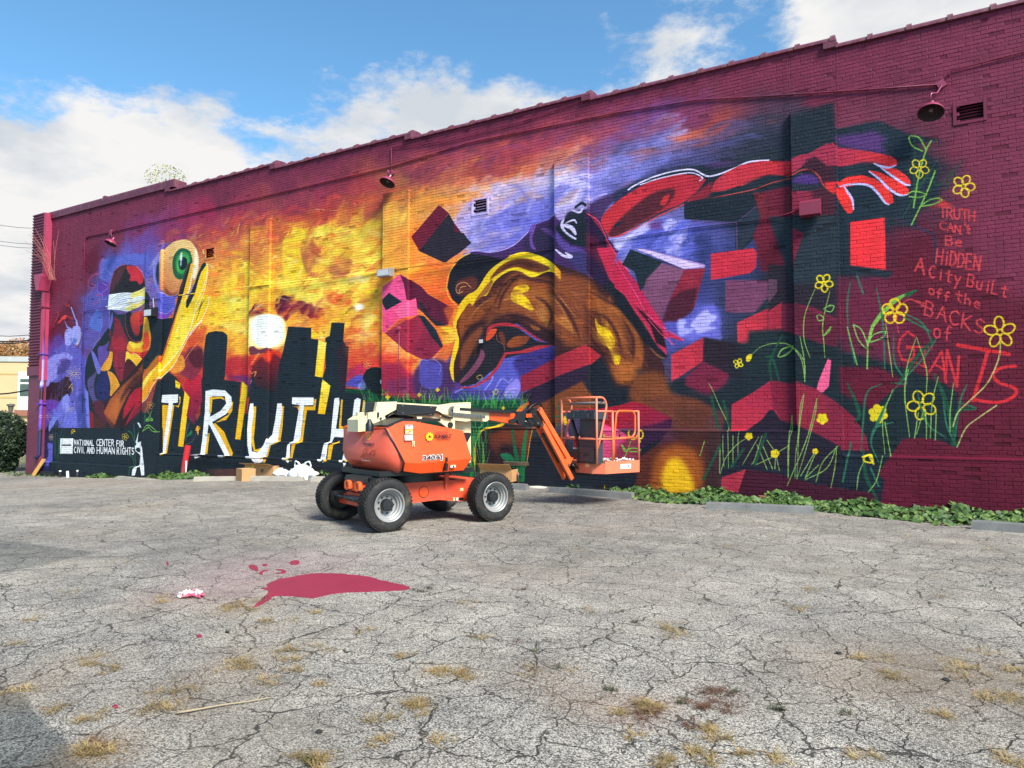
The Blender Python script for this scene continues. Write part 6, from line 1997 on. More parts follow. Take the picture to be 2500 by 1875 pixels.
hood = part('hood', lambda bm: hood_bm(bm, -1), M_or, bevel=.008)
part('hood', lambda bm: hood_bm(bm, 1), M_or, bevel=.008)
sa, sb, sc_, sd = onY(pxU(770, 382), -.735), onY(pxU(955, 725), -.80), onY(pxU(935, 812), -.735), onY(pxU(860, 540), -.775)
part('hood_seal', lambda bm: tube(bm, [(sa[0], -.715, sa[1]), (sd[0], -.765, sd[1]), (sb[0] - .012, -.795, sb[1] + .02), (sb[0] - .012, -.79, sb[1] - .02), (sc_[0], -.73, sc_[1])], .013, 8), M_blk, smooth=True)
t1, t2, t3 = onY(pxU(590, 402), -.62), onY(pxU(770, 372), -.68), onY(pxU(945, 302), -.70)
part('hood_top', lambda bm: (obox(bm, ((t2[0] + t3[0]) / 2, -.45, (t2[1] + t3[1]) / 2 + .008), ((t3[0] - t2[0]) / 2, 0, (t3[1] - t2[1]) / 2), (0, .27, 0), (-.003, 0, .016)),
                             box(bm, -.62, .1, -.55, -.25, 1.47, 1.505)), M_blk, bevel=.006)
part('filler_cap', lambda bm: lathe(bm, [(.055, 1.33), (.055, 1.43), (.035, 1.46), (.02, 1.5), (.001, 1.5)], 16, 'z', (-.93, -.36, 0)), M_blk, auto=True)
la, lb = onY(pxU(1365, 690), -.79), onY(pxU(1360, 760), -.79)
part('hood_latch', lambda bm: (prism(bm, [(la[0] - .018, la[1] - .03), (la[0] - .014, la[1] + .03), (la[0] + .01, la[1] + .03), (la[0] + .016, la[1] - .03)], -.815, -.77, 'y'),
                               prism(bm, [(lb[0] - .022, lb[1] - .06), (lb[0] - .018, lb[1] + .045), (lb[0] + .024, lb[1] + .045), (lb[0] + .012, lb[1] - .06)], -.825, -.745, 'y')), M_blk, bevel=.004)
# stickers on the hood
for q, w_, h_, m_, top in (((997, 368), .155, .062, M_white, M_red), ((997, 418), .155, .058, M_tan, M_yel), ((995, 475), .165, .072, M_white, None), ((1040, 523), .042, .038, M_tan, None), ((1040, 553), .042, .03, M_tan, None), ((1430, 757), .125, .034, M_white, M_yel)):
    yy = -.785 if q[0] < 1050 else -.775
    x, z = onY(pxU(*q), yy)
    st_ = part('sticker', lambda bm: obox(bm, (x, yy - .006, z), (w_ / 2 * .72, -.004 if q[0] < 1050 else .003, 0), (0, .004, 0), (0, .004 if z > 1.15 else 0, h_ / 2)), m_)
    if top:
        part('sticker_band', lambda bm: obox(bm, (x, yy - .0075, z + h_ * .36), (w_ / 2 * .70, -.004 if q[0] < 1050 else .003, 0), (0, .004, 0), (0, 0, h_ * .1)), top, st_)
    for k in range(3):
        rx = random.uniform(-.25, .2)
        part('sticker_print', lambda bm: box(bm, x + w_ * .72 * rx - w_ * .12, x + w_ * .72 * rx + w_ * .12, yy - .0128, yy - .009, z + h_ * (.1 - .2 * k) - .003, z + h_ * (.1 - .2 * k) + .003), M_navy, st_)


def text(body, m, parent, org, ux, uz, size, width=None, bold=.0, name='lettering', shear=0):
    """flat lettering: org = lower left corner, ux / uz = unit vectors of the line and of the letter height"""
    cu = bpy.data.curves.new('txt', 'FONT'); cu.body = body; cu.size = 1; cu.offset = bold; cu.extrude = .5; cu.shear = shear
    to = bpy.data.objects.new('txt', cu); COL.objects.link(to)
    dg = bpy.context.evaluated_depsgraph_get(); dg.update()
    me = bpy.data.meshes.new_from_object(to.evaluated_get(dg))
    bpy.data.objects.remove(to)
    xs_ = [v.co.x for v in me.vertices]; ys_ = [v.co.y for v in me.vertices]
    kx = (width / (max(xs_) - min(xs_))) if width else size / .7
    ky = size / (max(ys_) - min(ys_))
    ux, uz = Vector(ux).normalized(), Vector(uz).normalized()
    nz = ux.cross(uz)
    mn = min(xs_), min(ys_)
    for v in me.vertices:
        v.co = Vector(org) + ux * ((v.co.x - mn[0]) * kx) + uz * ((v.co.y - mn[1]) * ky) + nz * (v.co.z * .002)
    me.materials.clear(); me.materials.append(m)
    o = bpy.data.objects.new(name, me); COL.objects.link(o); o.parent = parent
    return o


def hood_pt(a, b, yl=-.79, lift_=.004):
    x, z = onY(pxU(a, b), yl)
    return Vector((x, yl - lift_, z))


def text_px(body, m, parent, q0, q1, qh, yl, bold=0, tilt_=0, shear=0):
    """lettering whose baseline runs from traced point q0 to q1, height to qh, on the plane y = yl"""
    a, b, h = hood_pt(*q0, yl), hood_pt(*q1, yl), hood_pt(*qh, yl)
    text(body, m, parent, a, b - a, Vector((0, tilt_, 1)), abs(h.z - a.z), (b - a).length, bold, shear=shear)


def sunflower(parent, q, r, yl, uy=Vector((0, 0, 1)), ux=Vector((1, 0, 0)), lift_=.006):
    c = hood_pt(*q, yl, lift_)
    bm = bmesh.new()
    nn = ux.cross(uy)
    def ring(r0, r1, n, off, spike):
        P0 = []
        for k in range(n):
            a = 2 * math.pi * k / n
            rr = r1 * (1 if not spike or k % 2 == 0 else .72)
            P0.append((c + (ux * math.cos(a + (.2 if spike and k % 2 == 0 else 0)) + uy * math.sin(a + (.2 if spike and k % 2 == 0 else 0))) * rr + nn * off, c + (ux * math.cos(a) + uy * math.sin(a)) * r0 + nn * off))
        V0 = [(bm.verts.new(p), bm.verts.new(q_)) for p, q_ in P0]
        for k in range(n):
            bm.faces.new((V0[k][0], V0[(k + 1) % n][0], V0[(k + 1) % n][1], V0[k][1]))
    ring(r * .34, r, 22, 0, True)
    return bobj('sun_emblem', bm, M_yel, parent)


sunflower(lift, (1200, 468), .066, -.795)
text_px('AEA7718', M_navy, lift, (1260, 440), (1380, 437), (1260, 416), -.785)
text_px('SUNBELT', M_blk, lift, (1250, 482), (1416, 478), (1250, 446), -.785, bold=.03)
text_px('RENTALS', M_blk, lift, (1275, 500), (1402, 497), (1275, 486), -.785, bold=.01)
text_px('340AJ', M_white, lift, (1131, 718), (1330, 702), (1131, 650), -.801, bold=.06)
text_px('340AJ', M_navy, lift, (1135, 713), (1326, 698), (1135, 655), -.804, bold=.02)


def cw_text(body, m, q0, q1, qh, off=.012, bold=0, shear=0, name='lettering'):
    """lettering that follows the rounded tail: letters wrapped by ray against the counterweight"""
    cwo = [o for o in lift.children if o.name.startswith('counterweight')][0]
    def hit(q):
        d = ray(*pxU(*q)); o_ = Vector((0, 0, CAMZ)) - LO
        o_l = Vector((o_.dot(LX), o_.dot(LY_), o_.z)); d_l = Vector((d.dot(LX), d.dot(LY_), d.z))
        ok, loc, nor, idx = cwo.ray_cast(o_l, d_l)
        return (loc + nor * off, nor) if ok else (None, None)
    cu = bpy.data.curves.new('txt', 'FONT'); cu.body = body; cu.offset = bold; cu.shear = shear
    to = bpy.data.objects.new('txt', cu); COL.objects.link(to)
    dg = bpy.context.evaluated_depsgraph_get(); dg.update()
    me = bpy.data.meshes.new_from_object(to.evaluated_get(dg)); bpy.data.objects.remove(to)
    xs_ = [v.co.x for v in me.vertices]; ys_ = [v.co.y for v in me.vertices]
    for v in me.vertices:
        u = (v.co.x - min(xs_)) / (max(xs_) - min(xs_)); w_ = (v.co.y - min(ys_)) / (max(ys_) - min(ys_))
        q = (q0[0] + (q1[0] - q0[0]) * u + (qh[0] - q0[0]) * w_, q0[1] + (q1[1] - q0[1]) * u + (qh[1] - q0[1]) * w_)
        loc, nor = hit(q)
        if loc is None:
            loc = Vector((-1.1, 0, 1))
        v.co = loc
    me.materials.clear(); me.materials.append(m)
    o = bpy.data.objects.new(name, me); COL.objects.link(o); o.parent = lift
    return o


bpy.context.view_layer.update()
cw_text('SUNBELT', M_blk, (557, 552), (664, 560), (557, 526), bold=.03)
cw_text('RENTALS', M_blk, (570, 568), (648, 574), (570, 560))
cw_text('JLG', mat('moulded_orange', 'b84a3a', .55), (525, 664), (665, 676), (550, 578), bold=.02, shear=.1)
cw_text('www.jlg.com', M_white, (540, 700), (628, 710), (540, 686), bold=.02)
cw_text('AEA7718', M_navy, (487, 730), (541, 738), (487, 708))
cw_text('*', M_yel, (586, 512), (630, 514), (588, 446), bold=.09, name='sun_emblem')
cw_text('*', M_yel, (590, 506), (626, 508), (590, 450), off=.014, bold=.12, name='sun_emblem')

# boom stack ----------------------------------------------
YC = -.02


def pl(pts_, y0, y1, px=pxU, at=None):
    at = y0 if at is None else at
    P_ = [onY(px(*q), at) for q in pts_]
    return lambda bm: prism(bm, P_, y0, y1, 'y')


part('mast_plate', pl([(500, 300), (560, 262), (600, 262), (600, 412), (500, 420)], -.16, .2), M_cr, bevel=.012)
part('mast_side', pl([(600, 232), (672, 222), (690, 128), (880, 122), (872, 200), (760, 262), (778, 312), (700, 350), (600, 345)], -.2, -.12), M_cr, bevel=.006)
part('mast_side', pl([(600, 232), (672, 222), (690, 128), (880, 122), (872, 200), (760, 262), (778, 312), (700, 350), (600, 345)], .14, .22, at=-.2), M_cr, bevel=.006)
h0 = onY(pxU(720, 288), -.2)
part('pivot_pin', lambda bm: lathe(bm, [(.001, -.215), (.016, -.215), (.016, .2)], 14, 'y', (h0[0], 0, h0[1])), M_blk)
h1 = onY(pxU(692, 255), -.2)
part('pin_bolt', lambda bm: (box(bm, h1[0] - .012, h1[0] + .012, -.225, -.2, h1[1] - .03, h1[1] + .04)), M_blm, bevel=.004)
part('end_cover', pl([(635, 132), (770, 118), (770, 128), (690, 140), (690, 222), (632, 222)], -.1, .12), M_blk, bevel=.004)
part('lower_boom', pl([(690, 215), (690, 235), (1400, 300), (1400, 245), (880, 200)], -.09, .1), M_cr, bevel=.008)
part('upper_boom', pl([(860, 130), (1330, 158), (1500, 132), (1605, 130), (1605, 312), (1560, 318), (1400, 300), (1400, 250), (1278, 240), (870, 205)], -.12, .12), M_cr, bevel=.01)
part('boom_cover', pl([(872, 143), (1278, 170), (1240, 264), (880, 242)], -.165, -.135), M_blk, bevel=.004)
for q in ((938, 160), (938, 232), (1215, 178), (1212, 250)):
    a = onY(pxU(*q), -.167)
    part('cover_screw', lambda bm: lathe(bm, [(.001, -.171), (.009, -.171), (.009, -.164)], 8, 'y', (a[0], 0, a[1])), M_met)
part('boom_hinge', pl([(1075, 262), (1132, 270), (1112, 318), (1085, 312)], -.14, .14), M_cr, bevel=.005)
part('boom_cylinder', lambda bm: tube(bm, [(onY(pxU(790, 285), 0)[0], 0, onY(pxU(790, 285), 0)[1]), (onY(pxU(1080, 262), 0)[0], 0, onY(pxU(1080, 262), 0)[1])], .045, 14), M_blk, smooth=True)
for s in (0, 1):
    part('hose', lambda bm: tube(bm, fillet([Vector((onY(pxU(*q), -.14)[0], -.14 - .02 * s, onY(pxU(*q), -.14)[1])) for q in ((760, 280 + 14 * s), (830, 215 + 22 * s), (900, 245 + 12 * s), (1280, 215 + 10 * s), (1340, 262 + 12 * s), (1420, 285))], .12, 4), .013, 7), M_hose, smooth=True)
part('mast_upright', pl([(1440, 300), (1607, 300), (1607, 720), (1440, 720)], .06, .32, at=.06), M_cr, bevel=.008)
hh = onY(pxU(1402, 352), -.12)
part('link_plate', pl([(1330, 250), (1450, 300), (1450, 390), (1380, 380), (1300, 320)], -.12, -.06), M_cr, bevel=.006)
part('pivot_boss', lambda bm: lathe(bm, [(.001, -.14), (.045, -.14), (.045, .1)], 18, 'y', (hh[0], 0, hh[1])), M_blk, auto=True)
part('side_bracket', pl([(1540, 450), (1590, 428), (1615, 435), (1600, 470), (1572, 525), (1550, 515)], -.35, -.2), M_blk, bevel=.006)
# telescoping part, power track
part('inner_boom', pl([(1390, 240), (1400, 300), (1760, 318), (1785, 300), (1785, 228), (1450, 210)], -.07, .09), M_cr, bevel=.006)
part('track_rail', pl([(1500, 182), (2020, 213), (2020, 240), (1730, 224), (1500, 206)], -.13, -.03), M_blk, bevel=.004)
# track links
for k in range(13):
    t = k / 12
    a = onY(pxU(1430 + 300 * t, 245 + 28 * t), -.13)
    part('track_link', lambda bm: (obox(bm, (a[0], -.125, a[1]), (.021, 0, -.002), (0, .028, 0), (.002, 0, .026)), box(bm, a[0] - .006, a[0] + .006, -.158, -.15, a[1] - .012, a[1] + .012)), M_met, bevel=.006)
for k in range(7):
    an = math.pi * (.5 + k / 6)
    c_ = onY(pxU(1425, 212), -.13)
    part('track_link', lambda bm: obox(bm, (c_[0] + .048 * math.cos(an), -.125, c_[1] + .05 * math.sin(an)), (.018 * math.sin(an), 0, -.018 * math.cos(an)), (0, .028, 0), (.02 * math.cos(an), 0, .02 * math.sin(an))), M_met, bevel=.005)
part('pivot_boss', lambda bm: lathe(bm, [(.001, -.15), (.03, -.15), (.03, .1)], 14, 'y', (c_[0] - .02, 0, c_[1])), M_blk, auto=True)
part('boom_tip', pl([(1785, 222), (2035, 238), (2110, 352), (1990, 335), (1785, 300)], -.06, .1), M_or, bevel=.008)
part('tip_shield', pl([(2060, 300), (2035, 340), (1985, 325), (1990, 300), (2040, 285), (2070, 225), (2155, 232), (2125, 345), (2080, 345)], -.1, -.065), M_blk, bevel=.004)
part('tip_bracket', pl([(430, 300), (480, 310), (470, 350), (415, 470), (300, 455), (270, 430), (350, 400), (380, 310)], -.07, .1, pxV), M_blk, bevel=.006)
for q in ((395, 422), (350, 468)):
    a = onY(pxV(*q), -.071)
    part('cover_screw', lambda bm: lathe(bm, [(.001, -.076), (.01, -.076), (.01, -.068)], 8, 'y', (a[0], 0, a[1])), M_met)
# jib -----------------------------------------------------
def jl(q, y): 
    x, z = onY(pxV(*q), y)
    return Vector((x, y, z))


part('knuckle', pl([(540, 290), (600, 252), (640, 250), (700, 470), (690, 510), (600, 460), (560, 500), (490, 420), (485, 350)], -.06, .09, pxV), M_blk, bevel=.006)
part('knuckle_orange', pl([(470, 335), (540, 332), (552, 378), (470, 385)], -.09, .06, pxV), M_or, bevel=.005)
part('upper_link', lambda bm: beam(bm, jl((642, 265), -.08), jl((1045, 950), -.08), .05, .085), M_orj, bevel=.008)
part('lower_link', lambda bm: beam(bm, jl((695, 480), -.08), jl((1085, 1215), -.08), .05, .075), M_orj, bevel=.008)
part('upper_link', lambda bm: beam(bm, jl((642, 265), -.08) + Vector((0, .17, 0)), jl((1045, 950), -.08) + Vector((0, .17, 0)), .04, .075), M_orj, bevel=.008)
part('lower_link', lambda bm: beam(bm, jl((630, 530), .08), jl((985, 1205), .08), .05, .07), M_orj, bevel=.008)
part('jib_cylinder', lambda bm: tube(bm, [jl((700, 600), 0), jl((920, 980), 0)], .035, 12), M_blk, smooth=True)
part('cylinder_rod', lambda bm: tube(bm, [jl((435, 428), -.02), jl((540, 452), -.02)], .01, 10), M_met, smooth=True)
part('tilt_cylinder', lambda bm: tube(bm, [jl((530, 450), -.02), jl((640, 500), -.02)], .04, 12), M_blk, smooth=True)
part('link_bracket', pl([(1018, 935), (1110, 922), (1050, 1040), (1025, 1030), (985, 960)], -.11, .09, pxV), M_orj, bevel=.006)
for q in ((655, 272), (700, 482), (630, 460), (1045, 1018)):
    a = onY(pxV(*q), -.115)
    part('pin_bolt', lambda bm: lathe(bm, [(.001, -.118), (.017, -.118), (.017, -.1)], 12, 'y', (a[0], 0, a[1])), M_met)
for s in range(3):
    part('hose', lambda bm: tube(bm, fillet([jl(q, -.0 - .02 * s) for q in ((470, 320 - 4 * s), (540, 240 - 8 * s), (610, 192 - 4 * s), (680, 215 - 6 * s), (690, 330))], .08, 5), .012, 7), M_hose, smooth=True)
part('hose', lambda bm: tube(bm, fillet([jl(q, -.12) for q in ((560, 330), (605, 380), (600, 500), (600, 600), (640, 660), (680, 640))], .09, 5), .009, 7), M_hose, smooth=True)
# platform support
part('rotator', pl([(1050, 1000), (1180, 1010), (1230, 1100), (1330, 1110), (1330, 1170), (1150, 1160), (1110, 1230), (1060, 1200)], -.06, .14, pxV), M_blk, bevel=.01)
for s in range(3):
    part('hose', lambda bm: tube(bm, fillet([jl(q, -.1 - .02 * s) for q in ((1090, 1010 + 8 * s), (1160, 1060 + 5 * s), (1250, 1125 - 8 * s), (1262, 1080 - 10 * s), (1215, 950), (1180, 800), (1170, 600 + 20 * s))], .09, 5), .012, 7), M_hose, smooth=True)

# basket --------------------------------------------------
BX0, BX1, BY0, BY1, BZ = 3.16, 4.12, -.67, .36, .60
def basket_floor(bm):
    ol = [(BX0 + .12, BY0), (BX1, BY0), (BX1, BY1), (BX0 + .12, BY1), (BX0, BY1 - .18), (BX0, BY0 + .2)]
    lo = [bm.verts.new((x, y, BZ - .02)) for x, y in ol]
    up_ = [bm.verts.new((x, y, BZ)) for x, y in ol]
    bm.faces.new(lo); bm.faces.new(up_)
    for k in range(6):
        bm.faces.new((lo[k], lo[(k + 1) % 6], up_[(k + 1) % 6], up_[k]))
part('floor', basket_floor, M_ors)
def kick(bm):
    ol = [(BX0 + .12, BY0), (BX1, BY0), (BX1, BY1), (BX0 + .12, BY1), (BX0, BY1 - .18), (BX0, BY0 + .2)]
    for k in range(6):
        a, b = Vector((*ol[k], 0)), Vector((*ol[(k + 1) % 6], 0))
        d = (b - a)
        n_ = Vector((d.y, -d.x, 0)).normalized()
        z0 = BZ - .03
        h_ = .21 if k != 5 else .18
        obox(bm, (a + b) / 2 + Vector((0, 0, z0 + h_ / 2)), d / 2, n_ * .006, (0, 0, h_ / 2))
part('toe_board', kick, M_ors, bevel=.004)
RZ, MZ_ = 1.635, 1.165
def pole(name, path, r=.019, m_=None):
    return part(name, lambda bm: tube(bm, fillet(path, .07, 4), r, 9), m_ or M_ors, smooth=True)
yN = BY0 + .015
x1 = onY(pxV(1420, 600), yN)[0]; x2 = onY(pxV(1635, 600), yN)[0]; x3 = onY(pxV(1985, 600), yN)[0]
g0, g1 = onY(pxV(1682, 600), yN)[0], onY(pxV(1938, 600), yN)[0]
pole('post', [(x1, yN, .72), (x1, yN, 1.87)])
pole('post', [(x2, yN, .72), (x2, yN, RZ)])
pole('post', [(x3, yN, .72), (x3, yN, 1.65)])
pole('top_rail', [(x1, yN, RZ), (x2 + .01, yN, RZ)])
pole('mid_rail', [(x1, yN, MZ_), (x2, yN, MZ_ - .01)])
def gatep(bm):
    P_ = [Vector(p) for p in ((x2 + .03, yN, .8), (x2 + .03, yN, 1.15), (g0 + .01, yN, 1.60), (g0 + .06, yN, RZ + .01), (g1 - .06, yN, RZ + .01), (g1, yN, 1.57), (g1, yN, 1.27), (g1 - .07, yN, 1.18), (x2, yN, 1.16))]
    tube(bm, fillet(P_, .06, 4), .019, 9)
part('gate', gatep, M_orj, smooth=True)
pole('gate_latch', [(x2 + .17, yN, 1.19), (x2 + .17, yN, 1.28)], .014, M_blm)
# raised guard loops
yF = BY1 - .12
for y in (yN, yF):
    pole('guard_loop', [(x1, y, 1.87), (x1 + .17, y, 1.87), (x1 + .24, y, 1.74), (x1 + .1, y, 1.25), (x1 + .02, y, 1.0)], .02)
pole('guard_bar', [(x1, yF, 1.87), (x1, yN, 1.87)], .02)
pole('post', [(x1, yF, .72), (x1, yF, 1.87)])
pole('padded_bar', [(x1 + .19, yF, 1.78), (x1 + .19, yN, 1.78)], .026, mat('pad_grey', '77706c', .6))
pole('mid_rail', [(x1, BY1, MZ_), (x1, yN, MZ_)])
# far side rails
pole('post', [(x3, BY1, .72), (x3, BY1, RZ)]); pole('post', [(x1 + .1, BY1, .72), (x1 + .1, BY1, RZ)])
pole('top_rail', [(x1 + .1, BY1, RZ), (x3, BY1, RZ), (x3, yN, 1.64)])
pole('mid_rail', [(x1 + .1, BY1, MZ_), (x3, BY1, MZ_), (x3, yN, MZ_)])
# console, control boxes
xc = BX0 - .02
def lidb(bm):
    box(bm, xc - .1, xc + .22, -.66, .02, 1.50, 1.62)
    for k in range(9):
        y = -.62 + k * .075
        box(bm, xc - .02 + .01 * (k % 2), xc + .1, y, y + .04, 1.62, 1.64 + .012 * (k % 3))
part('control_box', lidb, M_grey, bevel=.012)
for y in (-.5, -.14):
    part('box_latch', lambda bm: box(bm, xc - .125, xc - .1, y - .03, y + .03, 1.53, 1.6), M_grey, bevel=.005)
part('document_case', lambda bm: prism(bm, [(-.62, 1.5), (-.22, 1.5), (-.22, .98), (-.14, .93), (-.14, .74), (-.62, .74)], xc - .02, xc + .14, 'x'), M_grey, bevel=.02)
part('case_step', lambda bm: box(bm, xc - .05, xc - .02, -.6, -.16, .78, 1.02), M_grey, bevel=.01)
text('JLG', mat('dark_print', '1c2024', .6), lift, (xc - .0535, -.33, .86), (0, -1, 0), (0, 0, 1), .07, .14, .01)
part('control_arm', lambda bm: beam(bm, (xc - .06, -.05, 1.5), (xc - .06, -.2, 1.15), .05, .04), M_blk, bevel=.005)
part('cable_box', lambda bm: box(bm, xc - .08, xc + .05, -.22, -.08, .8, .98), M_blk, bevel=.01)
part('fire_extinguisher', lambda bm: lathe(bm, [(.001, .8), (.05, .8), (.052, 1.1), (.03, 1.17), (.02, 1.22), (.001, 1.22)], 14, 'z', (xc + .1, .02, 0)), mat('extinguisher_red', 'b01818', .3), auto=True)
part('extinguisher_label', lambda bm: lathe(bm, [(.0535, .9), (.0535, 1.0)], 14, 'z', (xc + .1, .02, 0)), M_white)
for q, w_, h_, m_, y in (((1810, 1042), .13, .05, M_white, BY0 - .007), ):
    a = onY(pxV(*q), y)
    part('decal', lambda bm: box(bm, a[0] - w_, a[0] + w_, y - .004, y, a[1] - h_ * .8, a[1] + h_ * .8), m_)
    part('decal_print', lambda bm: box(bm, a[0] + w_ * .5, a[0] + w_ * .7, y - .006, y - .004, a[1] - .02, a[1] + .025), M_navy)
    for k in range(6):
        part('decal_print', lambda bm: box(bm, a[0] - w_ * .85 + k * .03, a[0] - w_ * .85 + k * .03 + .012, y - .006, y - .004, a[1] - .012, a[1] + .015), M_navy)
part('decal', lambda bm: box(bm, BX0 - .012, BX0 - .007, -.42, -.32, .68, .75), M_tan)
# ---------------------------------------------------------------- fittings on the wall
def gooseneck(px_shade, px_box, off, label, m_shade):
    xs_, zs_ = wall_at(*px_shade, PW - off)
    xb, zb = wall_at(*px_box)
    t = thing('wall_lamp', label, 'lamp', (xs_, PW - off, zs_), 0, 'gooseneck lamps along the mural wall')
    bm = bmesh.new()
    lathe(bm, [(.02, .2), (.035, .19), (.04, .11), (.08, .09), (.15, .045), (.195, -.02), (.2, -.05), (.196, -.052)], 32, 'z')
    bobj('lamp_shade', bm, m_shade, t, auto=True)
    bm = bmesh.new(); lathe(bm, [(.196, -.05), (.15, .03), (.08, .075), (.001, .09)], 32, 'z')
    bobj('shade_inside', bm, mat('shadowed_inside', '2a1016', .7), t, smooth=True)  # shade under the lamp put into a darker inner colour
    bm = bmesh.new(); lathe(bm, [(.001, -.03), (.028, -.02), (.035, .01), (.028, .05), (.02, .08)], 16, 'z')
    bobj('bulb', bm, mat('bulb_glass', '6a5a58', .2), t, smooth=True)
    bm = bmesh.new()
    b = Vector((xb - xs_, off - .02, zb - zs_))
    tube(bm, fillet([(0, 0, .18), (0, 0, .30), (b.x * .55, b.y * .3, .30), (b.x, b.y * .8, max(b.z - .05, .36)), b], .09, 5), .013, 8)
    bobj('arm', bm, m_shade, t, smooth=True)
    bm = bmesh.new(); obox(bm, b + Vector((0, .0, 0)), (.055, 0, .03), (0, .02, 0), (-.03, 0, .055))
    bobj('junction_box', bm, m_shade, t, bevel=.008)
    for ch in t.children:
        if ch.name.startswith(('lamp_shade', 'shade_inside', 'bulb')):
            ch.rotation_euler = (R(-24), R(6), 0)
    return t


M_lampr = mat('lamp_maroon', '8c3450', .35, namp=.08, coat=.3)
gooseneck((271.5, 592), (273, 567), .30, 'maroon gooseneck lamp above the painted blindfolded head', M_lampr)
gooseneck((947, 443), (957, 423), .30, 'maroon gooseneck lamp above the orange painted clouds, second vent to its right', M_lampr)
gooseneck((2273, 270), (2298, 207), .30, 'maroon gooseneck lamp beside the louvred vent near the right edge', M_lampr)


def flood(px, w_, h_, d_, label, m, kind=0):
    o_ = PD if any(a < wall_at(*px)[0] < b for a, b in PIL) else 0
    x, z = wall_at(*px, PW - o_ - d_ / 2 - .05)
    t = thing('flood_light', label, 'flood light', (x, PW - o_ - d_ / 2 - .05, z))
    bm = bmesh.new()
    prism(bm, [(-d_ / 2, -h_ * .5), (-d_ / 2, h_ * .25), (d_ * .2, h_ * .5), (d_ / 2, h_ * .5), (d_ / 2, -h_ * .5)], -w_ / 2, w_ / 2, 'x')
    bobj('housing', bm, m, t, bevel=.012)
    bm = bmesh.new(); box(bm, -w_ * .42, w_ * .42, -d_ / 2 - .006, -d_ / 2, -h_ * .42, h_ * .2)
    bobj('lens', bm, mat('lens_grey', 'b4b4b8', .2), t, bevel=.003) if kind else bm.free()
    bm = bmesh.new(); tube(bm, [(0, d_ / 2, h_ * .3), (0, d_ / 2 + .05, h_ * .45)], .018, 8)
    bobj('bracket', bm, m, t)
    return t


M_fgrey = mat('fixture_grey', '9a9a98', .4, metal=.3, dirt=('5a5650', .4, 8))
flood((941, 665), .40, .22, .2, 'grey box flood light on the orange sky of the mural', M_fgrey, 1)
flood((1978, 506), .34, .30, .2, 'maroon box flood light on the dark painted pilaster', mat('fixture_maroon', '7c2a40', .4))
t = flood((368, 762), .42, .30, .22, 'black flood light with glass face below the painted eye', mat('fixture_black', '15171b', .45), 1)
bm = bmesh.new(); tube(bm, [(0, .1, .1), (-.02, .08, .45)], .02, 8)
bobj('stem', bm, M_fgrey, t)
flood((1177, 832), .12, .13, .09, 'small black sensor box on the painted lips of the giant', mat('fixture_black', '15171b', .45), 1)
# stand-pipe with a valve, left of the falling block
x, z = wall_at(981, 803)
t = thing('wall_valve', 'red valve and thin stand-pipe on the painted pink block', 'valve', (x, PW - .1, z))
bm = bmesh.new(); lathe(bm, [(.001, -.06), (.05, -.05), (.055, .02), (.03, .05), (.001, .05)], 14, 'y'); bobj('valve_body', bm, M_pink, t, auto=True)
bm = bmesh.new(); tube(bm, [(0, 0, -.03), (-.01, 0, wall_at(979, 960)[1] - z)], .014, 8); bobj('pipe', bm, mat('pipe_red', '8a2a3c', .5), t, smooth=True)

# ---------------------------------------------------------------- wheel stops
M_con = mat('weathered_concrete', '6a6a68', .85, namp=.14, nscale=6, bump=.4, bscale=50, dirt=('4c4c4c', .6, 2.5))
M_con2 = mat('pale_concrete', '968f83', .85, namp=.12, nscale=6, bump=.4, bscale=50, dirt=('6c675e', .5, 3))
STOPS = [((281, 1172), (371, 1172), 'short pale wheel stop below the white painted figure', 1), ((470, 1176), (580, 1173), 'pale wheel stop to the left of the small closed carton', 1), ((609, 1174.5), (739, 1174.5), 'pale wheel stop in front of the cartons and white bags', 1),
         ((757, 1176), (890, 1176), 'pale wheel stop partly hidden by the rear wheels of the lift', 1), ((924, 1173), (1060, 1178), 'pale wheel stop seen under the hood of the lift', 1), ((1150, 1190), (1284, 1197), 'dark wheel stop under the open cartons of spray cans', 0),
         ((1336, 1202), (1542, 1219), 'cracked dark wheel stop under the lift basket', 0), ((1721, 1242), (1990, 1256), 'grey wheel stop before the thick ivy with a brick behind it', 0), ((2369, 1292), (2600, 1309), 'grey wheel stop at the right edge, ivy climbing over it', 0)]
for i, (a, b, lab, pale) in enumerate(STOPS):
    A, B = ground_at(*a), ground_at(*b)
    d = B - A
    if i == 8:
        d = d.normalized() * 1.8
    ln = d.length
    o = None
    bm = bmesh.new()
    H_ = .135
    prof = [(0, 0), (.035, H_ - .02), (.05, H_), (.125, H_), (.14, H_ - .02), (.175, 0)]
    nseg = 14
    rings = []
    rr = random.Random(i)
    for k in range(nseg + 1):
        e = .0 if 0 < k < nseg else .02
        rings.append([bm.verts.new((k / nseg * ln + (e if k == 0 else -e if k == nseg else 0) * (h > .1), y + rr.uniform(-.003, .003), h * (1 if 0 < k < nseg else .97) + rr.uniform(-.003, .003) * (h > .05))) for y, h in prof])
    for a_, b_ in zip(rings, rings[1:]):
        for k in range(5):
            bm.faces.new((a_[k], a_[k + 1], b_[k + 1], b_[k]))
        bm.faces.new((a_[5], a_[0], b_[0], b_[5]))
    bm.faces.new(rings[0]); bm.faces.new(rings[-1])
    o = bobj('wheel_stop', bm, M_con2 if pale else M_con, None, bevel=.004)
    o.location = (A.x, A.y, min(gz(A.x, A.y), gz(B.x, B.y)) - .012)
    o.rotation_euler = (0, 0, math.atan2(d.y, d.x))
    tag(o, lab, 'wheel stop', 'concrete wheel stops along the wall')

